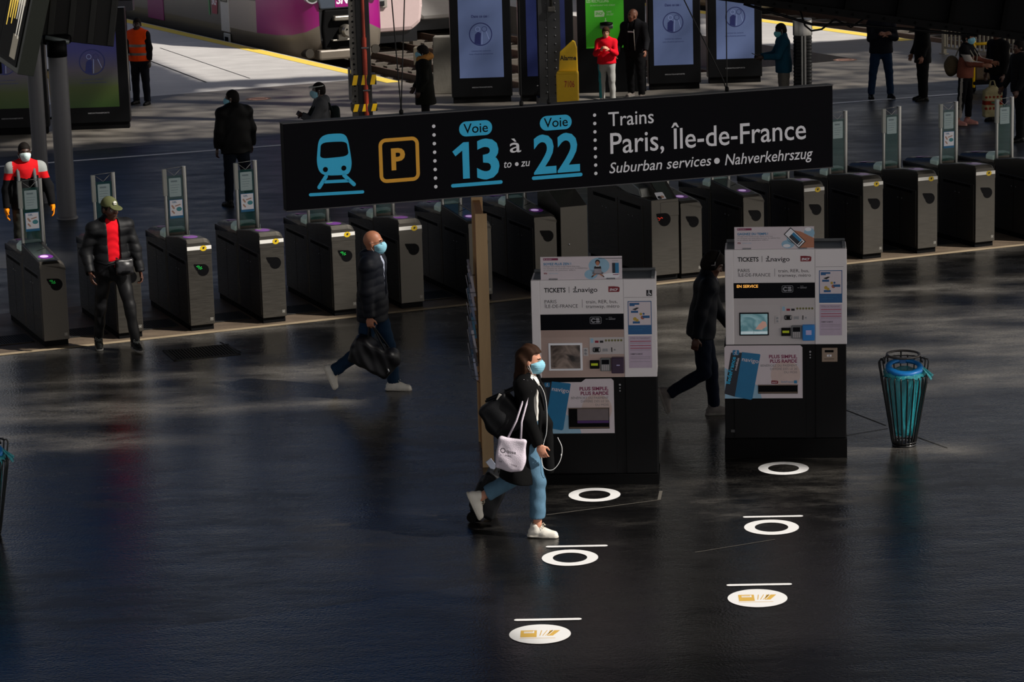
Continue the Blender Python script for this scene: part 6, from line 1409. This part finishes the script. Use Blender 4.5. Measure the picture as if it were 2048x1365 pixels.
S = Solid(.011); S.box(c, V3(.235, .12, .145), Bx, .04, .02); S.ell(c+Bx[0]*.19+Bx[2]*.05, V3(.09, .13, .14), Bx, .05); S.ell(c-Bx[0]*.14+Bx[2]*.06, V3(.12, .12, .11), Bx, .05); S.field(wrinkle(.010, 26, 3)); S.field(lambda X, Y, Z: .004*np.sin(60*X+25*Z)); solid_obj('body', S, PRIM('holdall black', '#0a0a0e', rough=.45, spec=.3), o)
q = MB()
for y in (-.035, .035): q.tube([c-Bx[0]*.10+Bx[2]*.13+V3(0, y*2, 0), gp+V3(-.02, y*.3, -.03), gp+V3(0, 0, .0), gp+V3(.03, y*.3, -.03), c+Bx[0]*.10+Bx[2]*.14+V3(0, y*2, 0)], .010, 6)
obj('handle', q, BLKN, o)
q = MB(); q.tube([c+Bx[0]*.20+V3(0, -.135, .0), c+Bx[0]*.23+V3(0, -.145, -.03), c+Bx[0]*.21+V3(0, -.14, -.07)], .008, 6); obj('buckle', q, CHROME, o)
# man in the green cap
m = person('person in a green cap, black quilted jacket and red top walking out of the gates', gxy(234, 700), R(-72), H=1.82, legR=(-8, 8, 7, 8), legL=(16, 8, 8, 3), armR=(-8, 20, 40, 14), armL=(6, 16, 10, 0), lean=2, twist=6, head=(24, 4), skin='#4a2c1f', vox=.0085, g=1.02, curl=(45, 30),
    fit=dict(hair='crop', shoes=(PRIM('shoe charcoal', '#1a1c1c', rough=.4), GSO, PRIM('lace grey', '#8a8f8c')), trousers=dict(m=PRIM('trousers leather black', '#0e0e10', rough=.5, spec=.2), e=.008, w=.006), shirt=dict(m=PRIM('top red', '#c8101e', var=.1), hem=.02),
             top=dict(m=BLKN, e=.034, hem=.10, collar=True, puff=.095, open=.070, oz=-.45, oy=.0, w=.004)))
S = Solid(.008); hB = m.hB; hw = m.hw; S.ell(hw(-.012, 0, .034), V3(.112, .091, .108)*m.s, hB, .01); S.cut(hw(0, 0, .035), -hB[2]); S.ell(hw(.125, 0, .036), V3(.075, .070, .012)*m.s, np.stack([nrm(hB[0]-.25*hB[2]), hB[1], nrm(hB[2]+.25*hB[0])]), .012)
solid_obj('cap', S, PRIM('cap olive', '#4f5236', var=.12), m.root)
q = MB()
for a, r_ in ((90, .030), (45, .026), (135, .026)): p0 = hw(.098, 0, .075); p1 = hw(.092-.001*r_, r_*math.cos(R(a)), .075+r_*math.sin(R(a))); q.ball((np.array(p0)*.4+np.array(p1)*.6).tolist(), (.013, .013, .016))
q.tube([hw(.101, -.02, .068), hw(.103, 0, .068), hw(.101, .02, .068)], .004); obj('cap_badge', q, mat('badge white', '#c9c8bf', rough=.6), m.root)
q = MB(); NK = lambda a, r_, z: m.neck+m.s*(r_*math.cos(a)*m.fx+r_*1.05*math.sin(a)*m.fy+z*m.u)
for i in range(25): a = -1.5+3.0*i/24; p = NK(a, .088, -.02-.055*math.cos(a)); q.ball(p, .0075, 0, 8)
obj('bead_necklace', q, mat('beads pale', '#d9c4bd', rough=.3), m.root)
S = Solid(.008); c = m.P+m.s*(.205*m.fx+.02*m.u-.055*0*m.fy)+m.fy*.085; Bx = np.stack([m.fx, m.fy, UP]); S.box(c, V3(.045, .105, .095), Bx, .03, .01); S.ell(c+.03*m.fx-.02*UP, V3(.04, .08, .07), Bx, .03); S.field(wrinkle(.003, 50, 1))
o = local_thing(m, 'belt_bag', 'black leather bag worn at the hip of the man in the green cap', 'bag'); solid_obj('pouch', S, PRIM('bag leather', '#17171a', rough=.3, spec=.6), o)
q = MB(); q.tube([c-m.fy*.10+UP*.07, m.P+m.s*(.19*m.fx+.06*m.u)-m.fy*.12, m.P+m.s*(.02*m.fx+.08*m.u)-m.fy*.225], .014, 6); q.tube([c+m.fy*.10+UP*.07, m.P+m.s*(.10*m.fx+.09*m.u)+m.fy*.20], .014, 6); obj('strap', q, BLKN, o)
q = MB(); q.box(-.008, -.045, -.055, .008, .045, -.035, 0, .003, Matrix.Translation(c+.075*m.fx) @ Matrix.Rotation(0, 4, 'Z')); obj('badge', q, BLACK, o)
# headphone wearer behind the rear machine
m = person('person in dark clothes and headphones striding past behind the rear ticket machine', gxy(1406, 836), R(-3), H=1.76, legR=(2, 62, 3, 72), legL=(12, 8, 3, 0), armR=(-16, 8, 6, 0), armL=(16, 10, 20, 0), lean=8, head=(-2, 24), skin='#4a3026', vox=.0095, g=1.0, curl=(40, 45),
    fit=dict(hair='full', shoes=(PRIM('shoe pale grey', '#6e6a68'), GSO), trousers=dict(m=PRIM('trousers navy', '#0a1120'), e=.013), shirt=dict(m=PRIM('shirt grey white', '#8d8798', var=.06), hem=.10), top=dict(m=PRIM('jacket blue black', '#090d16', rough=.6), e=.03, hem=.10, open=.055, oz=-.5, collar=True, w=.004)))
q = MB(); hw = m.hw
q.tube([hw(-.0, .095*math.cos(a), .02+.125*math.sin(a)) for a in [math.pi*i/14 for i in range(15)]], .010, 8)
for k in (1, -1): q.ball(hw(-.002, k*.092, -.005), (.036, .022, .042))
q.tube([hw(.0, -.108, .05), hw(.01, -.115, .02), hw(-.02, -.115, .0)], .004, 6, 1); obj('headphones', q, [BLACK, mat('headphone trim', '#a9a6ac', rough=.3)], m.root)
# man in the red jacket with orange gloves
RJ = PRIM('jacket red', '#c0161c', var=.1); RG = PRIM('jacket grey', '#8c908e', var=.08); RB = PRIM('jacket black', '#101012')
def redfn(b):
    def f(C):
        h = (C-b.P)@b.u/b.s; lat = np.abs((C-b.P)@b.fy)/b.s; mi = np.full(len(C), 2); v = .30-.0*lat
        mi[(h > .30+.10*np.maximum(0, .06-lat)*0) & (h < .60)] = 0; mi[(lat > .175) & (h > .30) & (h < .385)] = 0; mi[(lat > .165) & (h >= .385)] = 1; mi[(h < .31+.25*lat) & (lat < .16)] = 2
        return mi
    return f
m = person('person in a red and black jacket with orange gloves and white mask at the left', gxy(64, 545), R(-76), H=1.80, legR=(4, 4, 4, 0), legL=(-4, 4, 4, 0), armR=(4, 14, 8, 0), armL=(4, 20, 16, 0), lean=1, head=(6, 4), skin='#3b241b', vox=.010, g=1.05, curl=(30, 30),
    fit=dict(hair='crop', mask=mat('mask white', '#b9cccb', rough=.7, var=.05), shoes=(BSH, BSO), trousers=dict(m=PRIM('trousers camouflage', '#2e2f2a', var=.6, scale=25), e=.022), top=dict(m=[RJ, RG, RB], fn=redfn, e=.030, hem=.10, hood=True, w=.004)))
GL = PRIM('glove orange', '#e8820c', rough=.5)
for n, cc in (('L', 30), ('R', 30)):
    S = Solid(.009); hand_vox = .0115; hand(S, m, n, cc, .0135); S.cap(m.J['wr'+n]-m.J['fd'+n]*.03, m.J['wr'+n]+m.J['fd'+n]*.03, .037, .035, .02); solid_obj('glove', S, GL, m.root)
o = local_thing(m, 'backpack', 'grey strapped backpack worn by the man in the red jacket', 'backpack'); S = Solid(.014); c = m.P+m.s*(.25*m.u-.23*m.fx); S.box(c, V3(.08, .14, .2), np.stack([m.fx, m.fy, m.u]), .05, .02); solid_obj('body', S, PRIM('pack grey', '#55585a'), o); straps(m, (1, -1), .024, PRIM('pack grey'), o, .160, 'strap')
# man in the black parka, seen from behind
person('person in a black parka and blue mask seen from behind, left of the sign', gxy(478, 412), R(120), H=1.82, legL=(2, 3, 5, 0), legR=(-3, 3, 5, 0), armL=(-4, 14, 14, 0), armR=(2, 16, 14, 0), lean=2, head=(46, 4), skin='#3a251c', vox=.012, g=1.15, sw=.195,
    fit=dict(hair='crop', mask=True, shoes=(BSH, BSO), trousers=dict(m=PRIM('jeans black blue', '#0c121c'), e=.015), top=dict(m=PRIM('parka black', '#0b0b0c', rough=.6), e=.042, hem=.16, hood=True, w=.008)))
# man with face shield and backpack
m = person('person in grey hoodie, clear face shield and small backpack, behind the sign', gxy(652, 386), R(190), H=1.78, armL=(34, 4, 75, 55), armR=(34, 4, 75, 55), lean=3, head=(-4, 4), skin='#3a261e', vox=.012,
    fit=dict(hair='crop', mask=True, shoes=(BSH, BSO), trousers=dict(m=TRB), top=dict(m=PRIM('hoodie grey', '#4c4d50'), e=.028, hem=.08, hood=True)))
q = MB(); hw = m.hw; vs = []
for i in range(9):
    a = R(-78+19.5*i); 
    for z in (.075, -.02, -.14): vs.append(hw(.02+.125*math.cos(a), .10*math.sin(a), z))
q.add(vs, [(3*i+j, 3*i+3+j, 3*i+4+j, 3*i+1+j) for i in range(8) for j in (0, 1)], 0, True); fs = obj('face_shield', q, mat('clear visor', '#c9ced0', rough=.1, alpha=.16), m.root)
q = MB(); q.tube([hw(.02+.115*math.cos(R(a)), .095*math.sin(R(a)), .07) for a in range(-170, 171, 20)], .008, 6, closed=True); obj('headband', q, mat('band pale', '#a9aca9', rough=.5), fs)
o = local_thing(m, 'backpack', 'small dark backpack on the man with the face shield', 'backpack'); S = Solid(.014); c = m.P+m.s*(.22*m.u-.21*m.fx); S.box(c, V3(.07, .12, .17), np.stack([m.fx, m.fy, m.u]), .05, .02); solid_obj('body', S, PRIM('pack dark green', '#141c1c'), o); straps(m, (1, -1), .018, PRIM('pack dark green'), o, .160, 'strap')
# fur hood
m = person('person in black parka with tan fur hood and blue mask, left of a totem', gxy(853, 272), R(183), H=1.66, armL=(2, 10, 20, 10), armR=(6, 10, 30, 10), lean=1, head=(-2, 2), skin='#3a261e', vox=.013, g=1.1,
    fit=dict(hair='full', mask=True, shoes=(BSH, BSO), trousers=dict(m=TRB), top=dict(m=PRIM('parka olive black', '#0d0e0a'), e=.045, hem=.34, flare=.06, hood=True, w=.008)))
q = MB(); random.seed(11)
for i in range(90):
    a = R(-150+300*random.random()); c = m.neck+m.s*(V3(0, 0, .045)+(.115*math.cos(a)-.035)*m.fx*1.0+.125*math.sin(a)*m.fy+(.03*random.random()-.03*math.cos(a))*UP); d = nrm(V3(*(random.random()-.5 for _ in range(3)))+.6*(math.cos(a)*m.fx+math.sin(a)*m.fy)+.5*UP); q.cyl(c-d*.02, c+d*.05, .022, .004, 6)
S = Solid(.014); 
for i in range(24): a = R(-150+300*i/23); S.ell(m.neck+m.s*(V3(0, 0, .045)+(.115*math.cos(a)-.035)*m.fx+.125*math.sin(a)*m.fy-.03*math.cos(a)*UP), .055+.008*math.sin(5*i), None, .02)
V_, Q_ = S.mesh(); q.add([tuple(v) for v in V_], [tuple(f) for f in Q_], 0, True)
obj('fur_trim', q, PRIM('fur tan', '#b07b40', var=.4, scale=60, bump=.6), m.root)
# man in the orange vest
m = person('person in an orange high-visibility vest carrying a yellow bag by the left totem', gxy(284, 209), R(-112), H=1.78, legL=(3, 2, 5, 0), legR=(-3, 2, 5, 0), armL=(0, 12, 10, 0), armR=(8, 12, 50, 20), lean=1, head=(20, 6), skin='#2c1c15', vox=.013, g=1.08,
    fit=dict(hair='crop', shoes=(BSH, BSO), trousers=dict(m=PRIM('work trousers', '#12151d'), e=.02), top=dict(m=PRIM('work jacket black', '#0d0e12'), e=.026, hem=.06)))
OV = PRIM('vest orange', '#ee4a10', rough=.6, var=.06); RF = mat('reflective grey', '#6a6460', rough=.4)
S = Solid(.013); torso(S, m, .040, 1.08, .05); S.cap(m.P+.05*m.u, m.P-.10*m.u, .21, .22, .05, flat=(m.fx, .74)); S.cut(m.P-.08*m.u, -m.u); S.ell(m.neck+.03*m.u+.02*m.fx, V3(.07, .075, .09), None, .01, 's')
for k in (1, -1): S.cut(m.P+k*.225*m.fy, k*m.fy)
def vf(C):
    h = (C-m.P)@m.u; return ((np.abs(h-.06) < .026) | (np.abs(h-.24) < .026)).astype(int)
solid_obj('safety_vest', S, [OV, RF], m.root, vf)
o = local_thing(m, 'carrier_bag', 'yellow plastic bag held by the man in the orange vest', 'bag'); gp = m.J['wrR']+V3(0, 0, -.25)
S = Solid(.013); S.ell(gp+V3(.06, -.10, -.22), V3(.15, .11, .20), None, .04); S.cap(gp+V3(.06, -.1, -.1), gp+V3(.03, -.05, .20), .06, .02, .05); S.field(wrinkle(.016, 20, 2)); solid_obj('bag', S, PRIM('bag plastic yellow', '#c9a010', rough=.3, spec=.5), o)
# boy in red and man beside him
def striped(b):
    def f(C):
        lat = ((C-b.P)@b.fy); z = C[:, 2]; out = np.zeros(len(C), int); out[(lat < -.115) & (np.abs((C-b.P)@b.fx) < .06)] = 1; return out
    return f
m = person('person, a boy in a red jumper and grey joggers, standing before the green poster', gxy(1215, 205), R(-100), H=1.50, legL=(6, 6, 4, 0), legR=(-6, 4, 4, 0), armL=(22, 10, 95, 40), armR=(22, 10, 95, 40), lean=2, head=(6, 2), skin='#b98468', hairc='#3a2416', vox=.012, g=1.12, sw=.18,
    fit=dict(hair='full', shoes=(WSH, WSO), trousers=dict(m=[PRIM('joggers grey', '#8f8f8c', var=.08), PRIM('stripe teal', '#2f7f86')], fn=striped, e=.018, w=.006), top=dict(m=PRIM('jumper red', '#c80f22', var=.08), e=.022, hem=.06, se=.9)))
m = person('person, bald, in a black jacket and black trousers beside the boy in red', gxy(1272, 196), R(-118), H=1.80, legL=(8, 6, 6, 0), legR=(-6, 6, 6, 0), armL=(14, 18, 30, -10), armR=(10, 12, 24, 0), lean=4, head=(-34, 4), skin='#6e4532', vox=.012, g=1.18, sw=.20,
    fit=dict(hair='bald', shoes=(PRIM('shoe tan grey', '#77706a'), GSO), trousers=dict(m=TRB, e=.02), shirt=dict(m=PRIM('tee black', '#0b0b0d'), hem=.06), top=dict(m=PRIM('tracksuit black', '#101013'), e=.028, hem=.05, open=.06, oz=-.45, belly=.9)))
f = Print(lambda u, v, l: tuple(m.P+m.s*((.185+.001*l)*m.fx+(.40+v)*m.u+u*m.fy))); 
q = MB(); q.tube([m.P+m.s*(.165*m.fx+.07*m.fy+.40*m.u), m.P+m.s*(.20*m.fx+.085*m.fy+.2*m.u), m.P+m.s*(.185*m.fx+.085*m.fy+.0*m.u)], .006, 6); obj('zip', q, mat('zip pale', '#8a857c', rough=.4), m.root)
q = MB(); q.box(-.006, -.06, -.012, .006, .06, .012, 0, .002, Matrix.Translation(m.P+m.s*(.165*m.fx+.355*m.u)) @ Matrix.Rotation(0, 4, 'X')); obj('shirt_logo', q, mat('logo white', '#b9b9b9'), m.root)
# man reading a phone
m = person('person in a teal jacket and blue mask reading a phone beside the steel column', gxy(1568, 236), R(184), H=1.78, armL=(28, 6, 62, 10), armR=(24, 6, 66, 10), lean=2, head=(0, 16), skin='#2e1d17', vox=.012,
    fit=dict(hair='crop', mask=mat('mask teal', '#4f9aa0', rough=.7), shoes=(BSH, BSO), trousers=dict(m=PRIM('chinos grey', '#5c5852'), e=.016), top=dict(m=PRIM('jacket teal', '#0f3a4c', var=.15), e=.03, hem=.12, collar=True)))
o = local_thing(m, 'phone', 'dark phone held by the man in the teal jacket', 'phone'); p = (m.J['gripL']+m.J['gripR'])/2+V3(.05, 0, .04); q = MB(); q.box(-.07, -.04, -.005, .07, .04, .005, 0, .003, Matrix.Translation(p) @ Matrix.Rotation(R(-25), 4, 'Y')); obj('case', q, BLACK, o); q = MB(); q.box(-.064, -.035, .005, .064, .035, .0065, 0, 0, Matrix.Translation(p) @ Matrix.Rotation(R(-25), 4, 'Y')); obj('screen', q, mat('phone screen', '#20242c', rough=.1, emit=.2), o)
# people on the right
person('person in dark jacket and jeans with arms crossed under the girder', gxy(1762, 197), R(-82), H=1.82, legL=(1, 2, 8, 0), legR=(-1, 2, 8, 0), armL=(24, 8, 82, 62), armR=(24, 8, 82, 62), lean=0, head=(0, 4), skin='#7a5240', vox=.013, g=1.08, sw=.195,
    fit=dict(hair='short', mask=mat('mask white'), shoes=(BSH, BSO), trousers=dict(m=PRIM('jeans navy', '#10243c'), e=.018), top=dict(m=PRIM('jacket dark navy', '#0c0e16'), e=.032, hem=.10)))
person('person all in black with a pale mask standing right of the man with crossed arms', gxy(1845, 201), R(-170), H=1.74, legL=(1, 2, 2, 0), legR=(-1, 2, 2, 0), armL=(2, 8, 14, 0), armR=(4, 8, 20, 0), lean=1, head=(-6, 4), skin='#7a5240', vox=.013, g=1.05,
    fit=dict(hair='short', mask=mat('mask white'), shoes=(BSH, BSO), trousers=dict(m=TRB, e=.022), top=dict(m=PRIM('coat black', '#0a0a0b'), e=.034, hem=.22)))
def cardi(b):
    def f(C):
        h = (C-b.P)@b.u/b.s; o_ = np.zeros(len(C), int); o_[h > .30] = 1; lat = np.abs((C-b.P)@b.fy); o_[(lat > .19) & (h > .24) & (h < .36)] = 2; return o_
    return f
def sidestripe(b):
    def f(C):
        rel = (C-b.P); return ((np.abs(rel@b.fy) > .098) & (np.abs(rel@b.fx) < .022)).astype(int)
    return f
m = person('person with a round backpack, striped black trousers and bare ankles near the right edge', gxy(1930, 250), R(-28), H=1.72, legL=(4, 6, 3, 0), legR=(-4, 6, 3, 0), armL=(36, 10, 50, 6), armR=(30, 10, 58, 6), lean=3, head=(-4, 6), skin='#8d5f4a', vox=.012, g=.98, sw=.17,
    fit=dict(hair='bun', mask=True, shoes=(PRIM('shoe pink', '#b07a72'), PRIM('sole pink', '#b58a80')), trousers=dict(m=[TRB, PRIM('stripe white', '#9a948c')], fn=sidestripe, e=.014, len=.05), top=dict(m=[PRIM('top brick', '#6a3c30'), PRIM('top black', '#0d0d10'), PRIM('sleeve white', '#a39c96')], fn=cardi, e=.028, hem=.08)))
o = local_thing(m, 'backpack', 'round olive backpack on the person with bare ankles near the right edge', 'backpack'); S = Solid(.013); c = m.P+m.s*(.10*m.u-.27*m.fx); S.ell(c, V3(.13, .15, .19), np.stack([m.fx, m.fy, m.u]), .03); S.field(wrinkle(.007, 25, 2)); solid_obj('body', S, PRIM('pack olive', '#4a4030', var=.25), o); straps(m, (1, -1), .014, PRIM('strap pale', '#8a8478'), o, .160, 'strap')
m = person('person in dark clothes holding a patterned carrier bag near the right edge', gxy(1996, 243), R(-150), H=1.74, armL=(2, 8, 12, 0), armR=(2, 10, 10, 0), lean=1, head=(0, 6), skin='#4a3026', vox=.014, fit=dict(hair='full', shoes=(BSH, BSO), trousers=dict(m=PRIM('trousers navy dark', '#0c1220'), e=.016), top=dict(m=PRIM('pullover black', '#0c0c0d'), e=.03, hem=.10)))
o = thing('carrier_bag', 'cream carrier bag with red patterned bands beside the legs of the person in dark clothes', 'bag', G(1984, 256), R(8)); S = Solid(.012); S.box(V3(0, 0, .44), V3(.165, .09, .24), None, .03, .01); S.ell(V3(0, 0, .36), V3(.17, .10, .16), None, .04); S.ell(V3(0, 0, .66), V3(.12, .06, .10), None, .05); S.field(wrinkle(.006, 28, 1))
def bf(C):
    u = np.round(C[:, 0]/.07); a = (((C[:, 0]-u*.07)**2+(C[:, 2]-.36)**2) < .0006)|(((C[:, 0]-u*.07)**2+(C[:, 2]-.56)**2) < .0005); r = np.zeros(len(C), int); r[a] = 1; r[np.abs(C[:, 2]-.46) < .035] = 1; r[(np.abs(C[:, 2]-.46) < .02) & (np.abs(C[:, 0]) < .05)] = 2; return r
solid_obj('body', S, [PRIM('bag cream', '#8d8464', var=.12), PRIM('bag pattern red', '#6e2418'), PRIM('bag pattern green', '#3d5a44')], o, bf)
q = MB()
for y in (-.03, .03): q.tube([(-.07, y, .68), (-.03, y*.6, .84), (.03, y*.6, .84), (.07, y, .68)], .008, 6)
obj('handle', q, PRIM('bag cream'), o)
person('person in black cut off by the right edge of the picture', gxy(2040, 282), R(-165), H=1.76, legL=(8, 6, 4, 0), legR=(-8, 6, 4, 0), armL=(8, 10, 20, 0), armR=(10, 10, 24, 0), lean=2, head=(0, 4), skin='#4a3026', vox=.014, g=1.05, fit=dict(hair='short', shoes=(BSH, BSO), trousers=dict(m=TRB, e=.02), top=dict(m=PRIM('jacket graphite', '#131416'), e=.034, hem=.12)))
